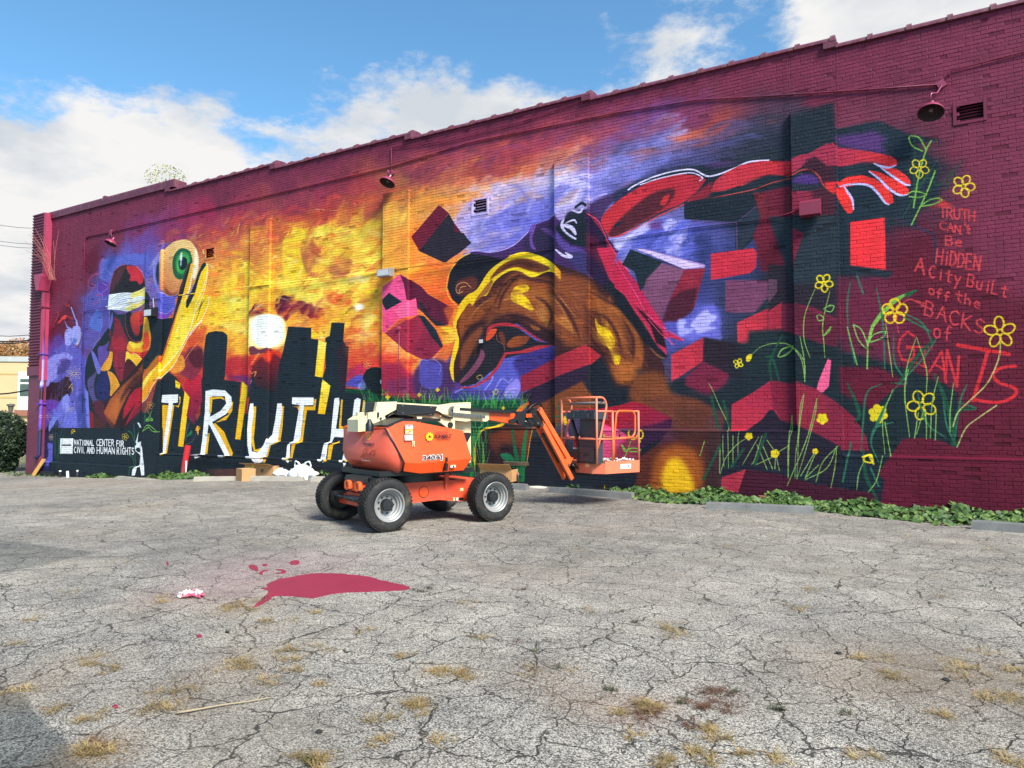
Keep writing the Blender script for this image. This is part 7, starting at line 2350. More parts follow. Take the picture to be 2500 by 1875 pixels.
# ---------------------------------------------------------------- cartons, bags, cans
M_card = mat('cardboard', 'b8895a', .8, namp=.07, nscale=5, dirt=('8a6440', .3, 4))
M_cardd = mat('cardboard_inside', '8c6a48', .85)
M_tape = mat('yellow_tape', 'd8d018', .4)


def carton(loc, rz, L_, W_, H_, label, flaps=True, ajar=60, m=None):
    t = thing('cardboard_box', label, 'box', loc, rz)
    m = m or M_card
    for nm, v in (('side', (-L_ / 2, L_ / 2, -W_ / 2, -W_ / 2 + .006)), ('side', (-L_ / 2, L_ / 2, W_ / 2 - .006, W_ / 2)), ('side', (-L_ / 2, -L_ / 2 + .006, -W_ / 2 + .007, W_ / 2 - .007)), ('side', (L_ / 2 - .006, L_ / 2, -W_ / 2 + .007, W_ / 2 - .007))):
        bm = bmesh.new(); box(bm, *v, 0, H_); bobj(nm, bm, m, t)
    bm = bmesh.new(); box(bm, -L_ / 2 + .007, L_ / 2 - .007, -W_ / 2 + .007, W_ / 2 - .007, .002, .01); bobj('base', bm, M_cardd, t)
    if flaps:
        for s, an in ((-1, ajar), (1, ajar - 25)):
            bm = bmesh.new()
            c_, s_ = math.cos(R(an)), math.sin(R(an))
            y0 = s * W_ / 2
            v = [(-L_ / 2, y0, H_), (L_ / 2, y0, H_), (L_ / 2, y0 + s * c_ * W_ * .45, H_ + s_ * W_ * .45), (-L_ / 2, y0 + s * c_ * W_ * .45, H_ + s_ * W_ * .45)]
            vs = [bm.verts.new(q) for q in v] + [bm.verts.new((q[0], q[1], q[2] + .005)) for q in v]
            for f in ((0, 1, 2, 3), (4, 5, 6, 7), (0, 1, 5, 4), (1, 2, 6, 5), (2, 3, 7, 6), (3, 0, 4, 7)):
                bm.faces.new([vs[k] for k in f])
            bobj('flap', bm, m, t)
    else:
        bm = bmesh.new(); box(bm, -L_ / 2, L_ / 2, -W_ / 2, W_ / 2, H_ - .0, H_ + .006); bobj('lid', bm, m, t)
        bm = bmesh.new(); box(bm, -L_ / 2 - .001, L_ / 2 + .001, -.03, .03, H_ + .006, H_ + .0075); bobj('tape', bm, M_tan, t)
    return t


# big carton behind the third stop: its front edge was traced at the ground line
def gp(px, py, back=0.0):
    g = ground_at(px, py)
    y = g.y + back
    return Vector((g.x, y, gz(g.x, y)))


p0 = gp(654, 1166, .1)
t = carton(p0 + Vector((-.55, .3, 0)), R(4), 1.05, .5, .30, 'large brown carton with folded flap behind the third wheel stop', True, 15)
bm = bmesh.new(); box(bm, -.25, -.2, -.258, -.251, .0, .31); bobj('tape', bm, M_tape, t)
bm = bmesh.new(); lathe(bm, [(.05, -.255), (.05, -.2515), (.028, -.2515), (.028, -.255)], 16, 'y', (.12, 0, .16)); bobj('printed_mark', bm, M_navy, t)
p0 = gp(587, 1174.5, 0)
carton(p0 + Vector((.0, .16, 0)), R(-22), .46, .34, .30, 'small closed brown carton wedged between two pale wheel stops', False)
p0 = gp(1195, 1190, .35)
t = carton(p0 + Vector((-.05, .15, .1)), R(8), .75, .42, .26, 'open tan carton with raised flaps behind the front wheel', True, 40)
bm = bmesh.new(); box(bm, -.3, .3, -.15, .15, -.1, .0); bobj('packing', bm, M_cardd, t)
p0 = gp(1250, 1186, .3)
cb2 = carton(p0 + Vector((.0, .12, .04)), R(2), .62, .38, .33, 'open grey-brown carton holding spray cans right of the front wheel', True, 55, mat('cardboard_dull', '94826c', .8))
M_can = [mat('can_silver', 'b8bcc4', .25, metal=.5), mat('can_white', 'd8d8dc', .3), mat('can_dark', '2a2226', .35)]
for k, (dx, lab) in enumerate(((-.2, 'silver spray can standing leftmost of three before the grey-brown carton'), (-.07, 'white spray can between a silver and a dark can by the carton'), (.07, 'dark spray can rightmost of three before the grey-brown carton'))):
    g = p0 + Vector((dx, -.16, .03))
    t = thing('spray_can', lab, 'spray can', g, 0, 'spray cans by the cartons')
    bm = bmesh.new(); lathe(bm, [(.001, 0), (.033, 0), (.033, .19), (.024, .205), (.001, .205)], 14, 'z'); bobj('can_body', bm, M_can[k], t, auto=True)
    bm = bmesh.new(); lathe(bm, [(.024, .205), (.024, .24), (.018, .245), (.001, .245)], 12, 'z'); bobj('cap', bm, [M_white, M_white, mat('pink_cap', 'b06a78', .4)][k], t, auto=True)
# cans at the far left
for k, (px, py, h_, m_, lab) in enumerate(((146.5, 1165, .23, M_can[2], 'dark spray can standing before the black wall, left end of the row'), (165.5, 1166, .22, M_can[1], 'white spray can tipped in the leaves near the left corner'), (189, 1165, .24, M_can[2], 'dark spray can with white cap right of the white one'))):
    g = ground_at(px, py)
    t = thing('spray_can', lab, 'spray can', g, 0, 'spray cans at the left end of the wall')
    if k == 1:
        t.rotation_euler = (0, R(-9), 0)
    bm = bmesh.new(); lathe(bm, [(.001, 0), (.045, 0), (.045, h_ * .8), (.035, h_ * .86), (.001, h_ * .86)], 14, 'z'); bobj('can_body', bm, m_, t, auto=True)
    bm = bmesh.new(); lathe(bm, [(.04, h_ * .8), (.04, h_), (.001, h_)], 12, 'z'); bobj('cap', bm, M_white, t, auto=True)

M_bag = mat('white_plastic_bag', 'dcdde0', .35, namp=.05)
M_bagp = mat('pinkish_plastic_bag', 'cfc2c0', .4, namp=.1, dirt=('b08a8c', .4, 5))


def bag(loc, sx, sy, sz, label, m, seed, handles=True):
    t = thing('plastic_bag', label, 'plastic bag', loc)
    rr = random.Random(seed)
    bm = bmesh.new()
    bmesh.ops.create_icosphere(bm, subdivisions=4, radius=1)
    for v in bm.verts:
        c = v.co.copy()
        a = math.atan2(c.y, c.x)
        fold = .10 * math.sin(a * 7 + 4 * c.z + seed) + .07 * math.sin(a * 13 - 6 * c.z) + .06 * math.sin(9 * c.z + 5 * c.x + seed) + .05 * math.sin(17 * c.y + 11 * c.x)
        k = 1 + fold
        top = max(c.z, 0)
        c.x *= k * (1 - .45 * top); c.y *= k * (1 - .45 * top)
        c.z = max(c.z * (1 + fold * .6), -.55)
        v.co = Vector((c.x * sx, c.y * sy, (c.z + .55) * sz / 1.55))
    bobj('bag_body', bm, m, t, smooth=True)
    if handles:
        for s in (-1, 1):
            bm = bmesh.new()
            P_ = [(s * sx * .1, 0, sz * .85), (s * sx * .35, -.02, sz * 1.15), (s * sx * .6, 0, sz * 1.2), (s * sx * .7, .02, sz * .9), (s * sx * .5, 0, sz * .65)]
            tube(bm, fillet(P_, .1, 4), [.02 + .006 * math.sin(q) for q in range(40)][:len(fillet(P_, .1, 4))], 7)
            bobj('handle', bm, m, t, smooth=True)
    return t


bag(gp(682, 1164, .12), .40, .25, .26, 'small crumpled white bag beside the large carton', M_bag, 1)
bag(gp(706, 1163, .12), .26, .22, .36, 'upright white bag between the two other white bags', M_bag, 2)
bag(gp(734, 1170, .05), .42, .28, .38, 'largest white bag slumped over the end of the wheel stop', M_bag, 3)
bag(gp(1436, 1190, .25), .28, .2, .30, 'dirty pinkish white sack behind the wheel stop under the basket', M_bagp, 4, False)

# red post with a white stub
g = ground_at(446, 1166)
g2 = wall_at(455, 1088, g.y)
t = thing('marker_post', 'leaning round post painted bright red at top and worn below', 'post', g)
lean = Vector((g2[0] - g.x, .05, g2[1] - g.z))
def postmat():
    m = bpy.data.materials.new('worn_red_post'); m.use_nodes = True
    t_ = m.node_tree; p = t_.nodes['Principled BSDF']
    tc_ = t_.nodes.new('ShaderNodeTexCoord'); n = t_.nodes.new('ShaderNodeTexNoise'); n.inputs['Scale'].default_value = 5; n.inputs['Detail'].default_value = 6
    t_.links.new(tc_.outputs['Object'], n.inputs['Vector'])
    sp_ = t_.nodes.new('ShaderNodeSeparateXYZ'); t_.links.new(tc_.outputs['Object'], sp_.inputs[0])
    a = t_.nodes.new('ShaderNodeMath'); a.operation = 'MULTIPLY_ADD'; t_.links.new(n.outputs[0], a.inputs[0]); a.inputs[1].default_value = 1.6; t_.links.new(sp_.outputs[2], a.inputs[2])
    r = t_.nodes.new('ShaderNodeValToRGB'); t_.links.new(a.outputs[0], r.inputs[0])
    r.color_ramp.elements[0].position = .95; r.color_ramp.elements[0].color = lin('6a4a3c')
    r.color_ramp.elements[1].position = 1.12; r.color_ramp.elements[1].color = lin('b81826')
    t_.links.new(r.outputs[0], p.inputs['Base Color']); p.inputs['Roughness'].default_value = .6
    return m
bm = bmesh.new(); tube(bm, [(0, 0, -.05), lean * .5, lean], .085, 16); bobj('post_body', bm, postmat(), t, auto=True)
bm = bmesh.new(); tube(bm, [(.2, -.05, 0), (.22, -.05, .5)], .022, 8); bobj('white_stub', bm, M_white, t, smooth=True)

# leaning plywood board, dark battery-like box, brick in the ivy
g = ground_at(78, 1162)
t = thing('plywood_board', 'yellow plywood board leaning on the maroon corner pier', 'board', g, R(5))
bm = bmesh.new()
obox(bm, (.16, .12, .3), (.17, -.04, .0), (0, .012, .004), (.1, .12, .29)); bobj('board', bm, mat('plywood', 'd09a48', .6, namp=.15, nscale=4, dirt=('8a5c24', .6, 3)), t, bevel=.004)
g = ground_at(100, 1162)
t = thing('black_toolbox', 'flat black plastic box on the ground beside the plywood board', 'toolbox', g + Vector((.35, .15, 0)), R(8))
bm = bmesh.new(); box(bm, -.36, .36, -.16, .16, 0, .12); bobj('case', bm, M_blk, t, bevel=.03)
bm = bmesh.new(); box(bm, -.34, .34, -.15, .15, .124, .17); bobj('lid', bm, M_blk, t, bevel=.02)
g = ground_at(1862, 1232)
o = None
bm = bmesh.new(); box(bm, -.1, .1, -.05, .05, 0, .065)
o = bobj('loose_brick', bm, mat('old_brick', '7a4a3c', .85, namp=.15, dirt=('a08a78', .4, 6)), None, bevel=.006)
o.location = g + Vector((0, .16, .07)); o.rotation_euler = (R(6), R(4), R(25)); tag(o, 'loose red-brown brick lying in the ivy behind the grey wheel stop', 'brick')

# ---------------------------------------------------------------- paint spill, rag, stick
M_spill = mat('spilled_paint', '86203c', .5, namp=.1, nscale=4, bump=.35, bscale=18)


def flat_patch(name, px_pts, label, cat, m, lift_=.006, group=None, jag=.012, smooth_n=5):
    P_ = np.array([tuple(ground_at(*q)[:2]) for q in px_pts])
    P_ = smooth_closed(P_, smooth_n)
    # roughen the rim where it runs between the stones
    rr = random.Random(len(px_pts) * 7)
    Q = []
    n = len(P_)
    for i in range(n):
        a, b = P_[i], P_[(i + 1) % n]
        seg = max(1, int(np.hypot(*(b - a)) / .02))
        for k in range(seg):
            q = a + (b - a) * k / seg
            Q.append((q[0] + rr.uniform(-jag, jag), q[1] + rr.uniform(-jag, jag)))
    bm = bmesh.new()
    lo = [bm.verts.new((x, y, gz(x, y) - .002)) for x, y in Q]
    hi = [bm.verts.new((x, y, gz(x, y) + lift_)) for x, y in Q]
    f = bm.faces.new(hi)
    for k in range(len(Q)):
        bm.faces.new((lo[k], lo[(k + 1) % len(Q)], hi[(k + 1) % len(Q)], hi[k]))
    bmesh.ops.triangulate(bm, faces=[f])
    o = bobj(name, bm, m, None)
    return tag(o, label, cat, group)


def Zp(s, ox=380, oy=1350, sc=3.072):
    return [(ox + float(a) / sc, oy + float(b) / sc) for a, b in (q.split(',') for q in s.split())]


flat_patch('paint_spill', Zp('725,412 800,350 845,300 835,280 790,270 835,262 838,240 920,200 1040,180 1110,165 1200,157 1350,157 1500,170 1610,182 1680,205 1790,230 1885,250 1885,275 1700,288 1540,295 1420,298 1310,312 1170,340 1050,325 900,325 860,345 800,385'),
           'large glossy crimson paint spill in the middle of the lot', 'paint spill', M_spill, .006, jag=.010)
for s, lab in (('700,95 740,92 765,110 765,135 735,132 705,112', 'crimson paint blot left of the crescent drips above the spill'), ('1010,75 1020,62 1070,58 1078,80 1050,90 1015,88', 'round crimson paint blot above the middle of the big spill'),
               ('80,70 92,66 98,85 88,96', 'tiny crimson paint drop far left of the spill, above the rag'), ('800,90 825,84 840,95 815,102', 'small crimson paint drop between the two blots'), ('775,155 800,135 850,130 820,140 800,150 800,165', 'crescent-shaped crimson drip below the left blot'),
               ('900,125 960,128 978,148 930,158 900,155 950,145 940,135', 'curved crimson drip right of the crescent drip')):
    flat_patch('paint_blot', Zp(s), lab, 'paint blot', M_spill, .005, 'crimson paint drops around the spill', .004, 3)
flat_patch('paint_blot', [(480, 1552), (488, 1550), (494, 1554), (486, 1558)], 'small crimson drop on the asphalt below and left of the spill', 'paint blot', M_spill, .005, 'crimson paint drops around the spill', .003, 3)
flat_patch('paint_blot', [(275, 1725), (284, 1722), (290, 1727), (281, 1731)], 'small crimson drop nearest the lower left corner', 'paint blot', M_spill, .005, 'crimson paint drops around the spill', .003, 3)
M_plas = mat('spilled_plaster', 'c8c2b4', .9, namp=.1)
flat_patch('plaster_patch', [pxV(510, 1325), pxV(560, 1312), pxV(640, 1310), pxV(740, 1322), pxV(720, 1336), pxV(600, 1338)], 'pale plaster smear on the asphalt left of the cracked dark wheel stop', 'plaster patch', M_plas, .006, None, .008, 3)
# crumpled rag
g = ground_at(466, 1458)
def ragmat():
    m = bpy.data.materials.new('paint_stained_cloth'); m.use_nodes = True
    t_ = m.node_tree; p = t_.nodes['Principled BSDF']
    tc_ = t_.nodes.new('ShaderNodeTexCoord'); n = t_.nodes.new('ShaderNodeTexNoise'); n.inputs['Scale'].default_value = 9; n.inputs['Detail'].default_value = 3
    t_.links.new(tc_.outputs['Object'], n.inputs['Vector'])
    r = t_.nodes.new('ShaderNodeValToRGB'); t_.links.new(n.outputs[0], r.inputs[0])
    r.color_ramp.elements[0].position = .46; r.color_ramp.elements[0].color = lin('d8d4d0')
    r.color_ramp.elements[1].position = .54; r.color_ramp.elements[1].color = lin('a84860')
    t_.links.new(r.outputs[0], p.inputs['Base Color']); p.inputs['Roughness'].default_value = .9
    return m
bm = bmesh.new()
bmesh.ops.create_grid(bm, x_segments=40, y_segments=16, size=1)
for v in bm.verts:
    x, y = v.co.x, v.co.y
    h = .035 * abs(math.sin(5 * x + 3 * y)) + .03 * abs(math.sin(9 * x - 7 * y + 1)) + .02 * math.sin(15 * x + 11 * y) ** 2
    k = max(0, 1 - (x * x * .9 + y * y * .9) ** 1.5)
    v.co = Vector((x * .11 + .015 * math.sin(6 * y), y * .05 + .02 * math.sin(4 * x), .004 + (h * (.35 + k) + .02 * k) * .55))
o = bobj('rag', bm, ragmat(), None, smooth=True); o.location = g; o.rotation_euler = (0, 0, R(25))
tag(o, 'crumpled white rag stained with crimson paint', 'rag')
sol = o.modifiers.new('thickness', 'SOLIDIFY'); sol.thickness = .004
# long dry stick in the foreground
a, b = ground_at(432, 1746), ground_at(665, 1707)
bm = bmesh.new()
P_ = [a.lerp(b, t_) + Vector((.006 * math.sin(9 * t_), .008 * math.sin(7 * t_), .012)) for t_ in np.linspace(0, 1, 12)]
tube(bm, P_, [.006 - .0035 * k / 11 for k in range(12)], 7)
tube(bm, [P_[9], P_[9] + Vector((-.02, .07, .02))], .003, 5)
o = bobj('dry_stalk', bm, mat('straw', '94846a', .8), None, smooth=True)
tag(o, 'long straw-coloured dry stalk lying on the cracked asphalt', 'stalk')
for q0, q1, lab in (((565, 1590), (600, 1660), None),):
    pass

# paper scraps lying on the floor of the basket
rr = random.Random(17)
V_, F_ = [], []
for k in range(46):
    x, y = rr.uniform(BX0 + .2, BX1 - .08), rr.uniform(BY0 + .03, BY0 + .3)
    z = BZ + .16 + rr.uniform(0, .05); s_ = rr.uniform(.02, .045); a_ = rr.uniform(0, 3)
    k0 = len(V_)
    for (i, j) in ((-1, -1), (1, -1), (1, 1), (-1, 1), (0, 0)):
        V_.append((x + s_ * (i * math.cos(a_) - j * math.sin(a_)), y + s_ * .6 * (i * math.sin(a_) + j * math.cos(a_)), z + rr.uniform(-.012, .012) + (.025 if i == j == 0 else 0)))
    F_ += [(k0, k0 + 1, k0 + 4), (k0 + 1, k0 + 2, k0 + 4), (k0 + 2, k0 + 3, k0 + 4), (k0 + 3, k0, k0 + 4)]
sc_o = stuff(obj('paper_scraps', V_, F_, mat('scrap_paper', 'c8b8b0', .8), None))
sc_o.location = LO; sc_o.rotation_euler = (0, 0, LHD)
bm = bmesh.new(); box(bm, BX0 + .14, BX1 - .03, BY0 + .02, BY0 + .4, BZ + .0, BZ + .155)
o = bobj('drop_cloth', bm, mat('folded_cloth', '9a5a50', .9, namp=.2, bump=.6, bscale=14), None, bevel=.02)
o.location = LO; o.rotation_euler = (0, 0, LHD); tag(o, 'folded reddish drop cloth lying on the basket floor under white scraps', 'cloth')

# ---------------------------------------------------------------- grass and ivy
def blades_mesh(name, clumps, m, hmin, hmax, flatness=.5, wd=.0022, seed=1):
    rr = random.Random(seed)
    V_, F_ = [], []
    for (px, py, rx, n) in clumps:
        c = ground_at(px, py)
        sc_ = (c.length) / FPX          # metres per photo pixel there
        rxm = rx * sc_
        subs = [(rr.gauss(0, .62), rr.gauss(0, .6)) for _ in range(5)]
        n = int(n * .5)
        for _ in range(n):
            cl_ = rr.choice(subs)
            a_ = (cl_[0] + rr.gauss(0, .22)) * rxm; b_ = (cl_[1] + rr.gauss(0, .2)) * min(rxm, .35)
            x = c.x + a_ * math.cos(YAW) - b_ * math.sin(YAW); y = c.y + a_ * math.sin(YAW) + b_ * math.cos(YAW)
            th = rr.uniform(0, 6.28)
            h_ = rr.uniform(hmin, hmax)
            lay = 1 - (1.05 - flatness) * rr.random() ** 1.5
            lx, ly, lz = math.cos(th) * h_ * lay, math.sin(th) * h_ * lay, h_ * (1 - lay) * .9 + .006
            k = len(V_); z = gz(x, y) + .002
            px_, py_ = -math.sin(th) * wd, math.cos(th) * wd
            V_ += [(x - px_, y - py_, z), (x + px_, y + py_, z), (x + lx * .55 + px_ * .8, y + ly * .55 + py_ * .8, z + lz * .75 + .003), (x + lx * .55 - px_ * .8, y + ly * .55 - py_ * .8, z + lz * .75 + .003), (x + lx + rr.uniform(-.01, .01), y + ly, z + lz)]
            F_ += [(k, k + 1, k + 2, k + 3), (k + 3, k + 2, k + 4)]
    return stuff(obj(name, V_, F_, m))


def grassmat(name, c1, c2):
    m = mat(name, c1, .9, nscale=3, namp=.3, dirt=(c2, .8, 6))
    return m


dry = [(560, 1491, 45, 420), (615, 1470, 22, 160), (390, 1467, 40, 240), (178, 1448, 25, 110), (660, 1517, 35, 220), (590, 1617, 60, 520), (700, 1590, 30, 200), (690, 1615, 25, 160), (775, 1585, 35, 130), (215, 1620, 35, 200), (50, 1690, 35, 150), (110, 1735, 30, 130), (430, 1700, 55, 300), (400, 1730, 40, 200), (280, 1638, 22, 140),
       (225, 1748, 28, 180), (245, 1832, 45, 650), (745, 1855, 40, 420), (1095, 1640, 50, 420), (1045, 1720, 35, 420), (1090, 1640, 30, 200), (985, 1605, 22, 140), (930, 1760, 30, 180), (935, 1810, 28, 160), (1075, 1810, 25, 120), (665, 1660, 25, 150), (725, 1640, 25, 140), (780, 1673, 16, 90), (1170, 1558, 22, 130), (1140, 1475, 25, 110), (900, 1540, 22, 90), (775, 1500, 25, 110),
       (1565, 1735, 45, 620), (1740, 1790, 35, 350), (1710, 1845, 40, 300), (1620, 1862, 30, 260), (1810, 1845, 20, 120), (1545, 1800, 16, 90), (2130, 1610, 45, 260), (2170, 1655, 28, 260), (2350, 1640, 60, 350), (2450, 1700, 60, 420), (2470, 1650, 35, 220), (2300, 1750, 20, 150), (2120, 1850, 25, 150), (1660, 1545, 50, 240), (1640, 1530, 35, 160), (1980, 1440, 30, 120), (1950, 1490, 22, 100),
       (1435, 1490, 22, 90), (1340, 1640, 50, 150), (2480, 1865, 40, 360), (1900, 1860, 30, 160), (2400, 1595, 20, 90), (1780, 1335, 16, 60), (1540, 1335, 16, 60), (1420, 1345, 14, 60), (1880, 1310, 14, 60), (150, 1375, 20, 60), (20, 1570, 30, 120), (90, 1510, 24, 90), (300, 1370, 20, 60), (2225, 1310, 12, 50), (2420, 1345, 16, 60), (2295, 1455, 16, 70)]
blades_mesh('dry_grass', dry, grassmat('dead_grass', '8a7448', 'b09868'), .03, .11, .72, .0015, 3)
red = [(1745, 1690, 30, 320), (1710, 1720, 35, 320), (1720, 1725, 20, 160), (1565, 1745, 34, 350), (1770, 1738, 20, 100), (1680, 1765, 28, 120), (1900, 1590, 30, 60), (1800, 1725, 20, 80), (245, 1822, 35, 260), (1270, 1440, 16, 80), (1270, 1570, 14, 50), (560, 1480, 20, 80), (100, 1480, 20, 40)]
blades_mesh('dead_weeds', red, grassmat('rust_grass', '5e4230', '745440'), .02, .08, .72, .0015, 4)
green = [(1030, 1437, 25, 260), (405, 1215, 12, 70), (380, 1235, 14, 80), (350, 1275, 12, 70), (640, 1465, 14, 60), (300, 1435, 18, 60), (1300, 1590, 10, 50), (1550, 1520, 8, 60), (1790, 1690, 10, 60), (1895, 1730, 16, 150), (1670, 1716, 14, 100), (2060, 1742, 14, 60), (745, 1860, 22, 160), (1490, 1685, 16, 100), (1360, 1632, 10, 50), (2410, 1430, 12, 60), (1895, 1465, 12, 60), (400, 1220, 20, 80), (560, 1265, 10, 40), (265, 1232, 12, 50), (700, 1280, 10, 50), (10, 1432, 20, 60)]
blades_mesh('crack_grass', green, grassmat('dull_grass', '36401f', '4c4c2c'), .02, .06, .62, .0017, 5)

M_leaf = bpy.data.materials.new('ivy_leaf'); M_leaf.use_nodes = True
_t = M_leaf.node_tree; _p = _t.nodes['Principled BSDF']
_oi = _t.nodes.new('ShaderNodeNewGeometry'); _n = _t.nodes.new('ShaderNodeTexNoise'); _n.inputs['Scale'].default_value = 9; _n.inputs['Detail'].default_value = 2
_t.links.new(_oi.outputs['Position'], _n.inputs['Vector'])
_r = _t.nodes.new('ShaderNodeValToRGB'); _t.links.new(_n.outputs[0], _r.inputs[0])
_r.color_ramp.elements[0].position = .3; _r.color_ramp.elements[0].color = lin('1e3616'); _r.color_ramp.elements[1].position = .75; _r.color_ramp.elements[1].color = lin('71853a')
_e = _r.color_ramp.elements.new(.52); _e.color = lin('3c5a22')
_t.links.new(_r.outputs[0], _p.inputs['Base Color']); _p.inputs['Roughness'].default_value = .62
_p.inputs['Transmission Weight'].default_value = 0
_p.inputs['Subsurface Weight'].default_value = .0


def leaf_data(s, rr):
    """three-lobed leaf, folded along its rib, tip towards +x"""
    f = rr.uniform(.08, .3)
    out_ = [(0, 0), (-.12, .22), (.0, .48), (.22, .44), (.36, .5), (.5, .36), (.58, .2), (.95, 0)]
    V_ = [(0, 0, 0), (.5, 0, .03), (.95, 0, -.12)]
    up_ = [(x, y, f * y - .12 * x * x) for x, y in out_[1:-1]]
    dn_ = [(x, -y, f * y - .12 * x * x) for x, y in out_[1:-1]]
    V_ = V_ + up_ + dn_
    F_ = []
    for b in (3, 9):
        seq = [b, b + 1, b + 2, b + 3, b + 4, b + 5]
        F_ += [(0, seq[0], seq[1], seq[2], 1), (1, seq[2], seq[3], seq[4], seq[5], 2)]
    return [(a * s, b_ * s, c * s) for a, b_, c in V_], F_


vine_rng = random.Random(21)
leaf_meshes = []
for k in range(6):
    Vl, Fl = leaf_data(1, vine_rng)
    me = bpy.data.meshes.new('leaf'); me.from_pydata(Vl, [], Fl); me.materials.append(M_leaf); me.update(); leaf_meshes.append(me)


def leaf_spot(px, py, zup=0, back=0):
    g = ground_at(px, py)
    y = min(g.y + back, PW - PD - .04)
    return Vector((g.x, y, gz(g.x, y) + zup))


def vine_strip(strip, n, size, root, nsingle, seed):
    """leaves scattered over a band traced on the ground: strip = (px, py_front, height m) samples"""
    rr = random.Random(seed)
    V_, F_ = [], []
    xs_ = [s[0] for s in strip]
    for i in range(n):
        px = rr.uniform(xs_[0], xs_[-1])
        for (a, b) in zip(strip, strip[1:]):
            if a[0] <= px <= b[0]:
                f = (px - a[0]) / (b[0] - a[0]); pf = a[1] + (b[1] - a[1]) * f; hm = a[2] + (b[2] - a[2]) * f; dens = a[3] + (b[3] - a[3]) * f
        if rr.random() > dens:
            continue
        g = ground_at(px, pf)
        ymax = PW - PD - .03
        wgt = rr.random() ** .8
        y = g.y + (ymax - g.y) * wgt
        x = g.x + (y - g.y) * (ray(px, pf).x / ray(px, pf).y)
        z = gz(x, y) + .015 + .62 * hm * rr.random() * (.25 + .75 * math.sin(min(1, wgt * 1.2) * math.pi * .5)) * (.6 + .4 * math.sin(x * 5))
        s = size * rr.uniform(.55, 1.25)
        rot = Matrix.Rotation(rr.uniform(0, 6.28), 4, 'Z') @ Matrix.Rotation(rr.gauss(0, .45), 4, 'X') @ Matrix.Rotation(rr.gauss(.1, .4), 4, 'Y')
        tilt = Matrix.Rotation(R(22), 4, 'X')
        M4 = Matrix.Translation((x, y, z)) @ tilt @ rot @ Matrix.Scale(s, 4)
        if i < nsingle:
            o = bpy.data.objects.new('leaf', rr.choice(leaf_meshes)); COL.objects.link(o); o.parent = root; o.matrix_parent_inverse = Matrix()
            o.matrix_local = Matrix.Translation(-root.location) @ M4
        else:
            k = len(V_); mL = rr.choice(leaf_meshes)
            V_ += [tuple(M4 @ v.co - root.location) for v in mL.vertices]
            F_ += [tuple(k + q for q in p.vertices) for p in mL.polygons]
    if V_:
        stuff(obj('foliage', V_, F_, M_leaf, root))


v1 = thing('creeping_vine', 'dense green creeping vine along the foot of the wall, behind the right wheel stops', 'vine', leaf_spot(1900, 1245))
vine_strip([(1480, 1192, .12, .25), (1530, 1215, .2, .5), (1600, 1228, .26, .9), (1700, 1232, .30, 1), (1820, 1238, .34, 1), (1980, 1246, .3, 1), (2060, 1258, .24, .8), (2200, 1272, .2, .7), (2290, 1285, .16, .6), (2380, 1285, .22, .8), (2520, 1292, .26, .9)], 2700, .105, v1, 290, 5)
v2 = thing('weed_patch', 'low green weeds round the red leaning post', 'weeds', leaf_spot(430, 1168))
vine_strip([(362, 1166, .1, .6), (400, 1172, .28, 1), (470, 1170, .26, 1), (510, 1166, .12, .7)], 900, .10, v2, 0, 6)
v3 = thing('weed_patch', 'low green weeds between the dark wall and the first wheel stop', 'weeds', leaf_spot(245, 1166))
vine_strip([(212, 1166, .1, .7), (240, 1168, .22, 1), (282, 1166, .12, .7)], 420, .10, v3, 0, 7)
v4 = thing('weed_patch', 'green weeds beside the rear wheel of the lift, behind a wheel stop', 'weeds', leaf_spot(780, 1164))
vine_strip([(745, 1164, .12, .6), (775, 1164, .3, 1), (830, 1164, .2, .8), (860, 1168, .14, .8), (950, 1168, .2, .8)], 800, .095, v4, 0, 8)
v5 = thing('weed_patch', 'small yellow-green weed behind the wheel stop at the tip of the jib', 'weeds', leaf_spot(1398, 1185))
vine_strip([(1385, 1186, .1, .8), (1400, 1186, .25, 1), (1415, 1186, .1, .8)], 90, .08, v5, 0, 9)
v6 = thing('weed_patch', 'pale weeds and litter at the foot of the maroon corner pier', 'weeds', leaf_spot(30, 1160))
vine_strip([(2, 1162, .06, .5), (30, 1163, .16, .7), (60, 1163, .08, .5), (118, 1164, .2, .6), (135, 1164, .1, .4)], 260, .09, v6, 0, 10)
v7 = thing('weed_patch', 'few weeds at the wall between the small and the large carton', 'weeds', leaf_spot(590, 1162))
vine_strip([(575, 1160, .12, .8), (605, 1160, .2, .9)], 90, .1, v7, 0, 12)

# small litter
rr = random.Random(77)
M_peb = mat('dark_pebble', '2a2826', .8)
for k, (px, py) in enumerate(((1664, 1535), (2048, 1597), (555, 1545), (2310, 1662), (780, 1790))):
    g = ground_at(px, py)
    bm = bmesh.new(); bmesh.ops.create_icosphere(bm, subdivisions=2, radius=.014)
    for v in bm.verts:
        v.co = Vector((v.co.x * 1.4, v.co.y, v.co.z * .6)) * (1 + .3 * rr.uniform(-1, 1))
    o = bobj('pebble', bm, M_peb, None, smooth=False); o.location = g + Vector((0, 0, .008))
    tag(o, ('black pebble above the rust-coloured weed patches', 'black crumb of asphalt right of the pale cracks', 'black pebble near the yellow-brown straw left of the stalk', 'black pebble beside the muddy streak at right', 'dark pebble below the long dry stalk')[k], 'pebble')
# ---------------------------------------------------------------- what shows left of the building, and above the roof
def at_dist(px, py, dist):
    d = ray(px, py); t = dist / math.hypot(d.x, d.y)
    return Vector((t * d.x, t * d.y, CAMZ + t * d.z))


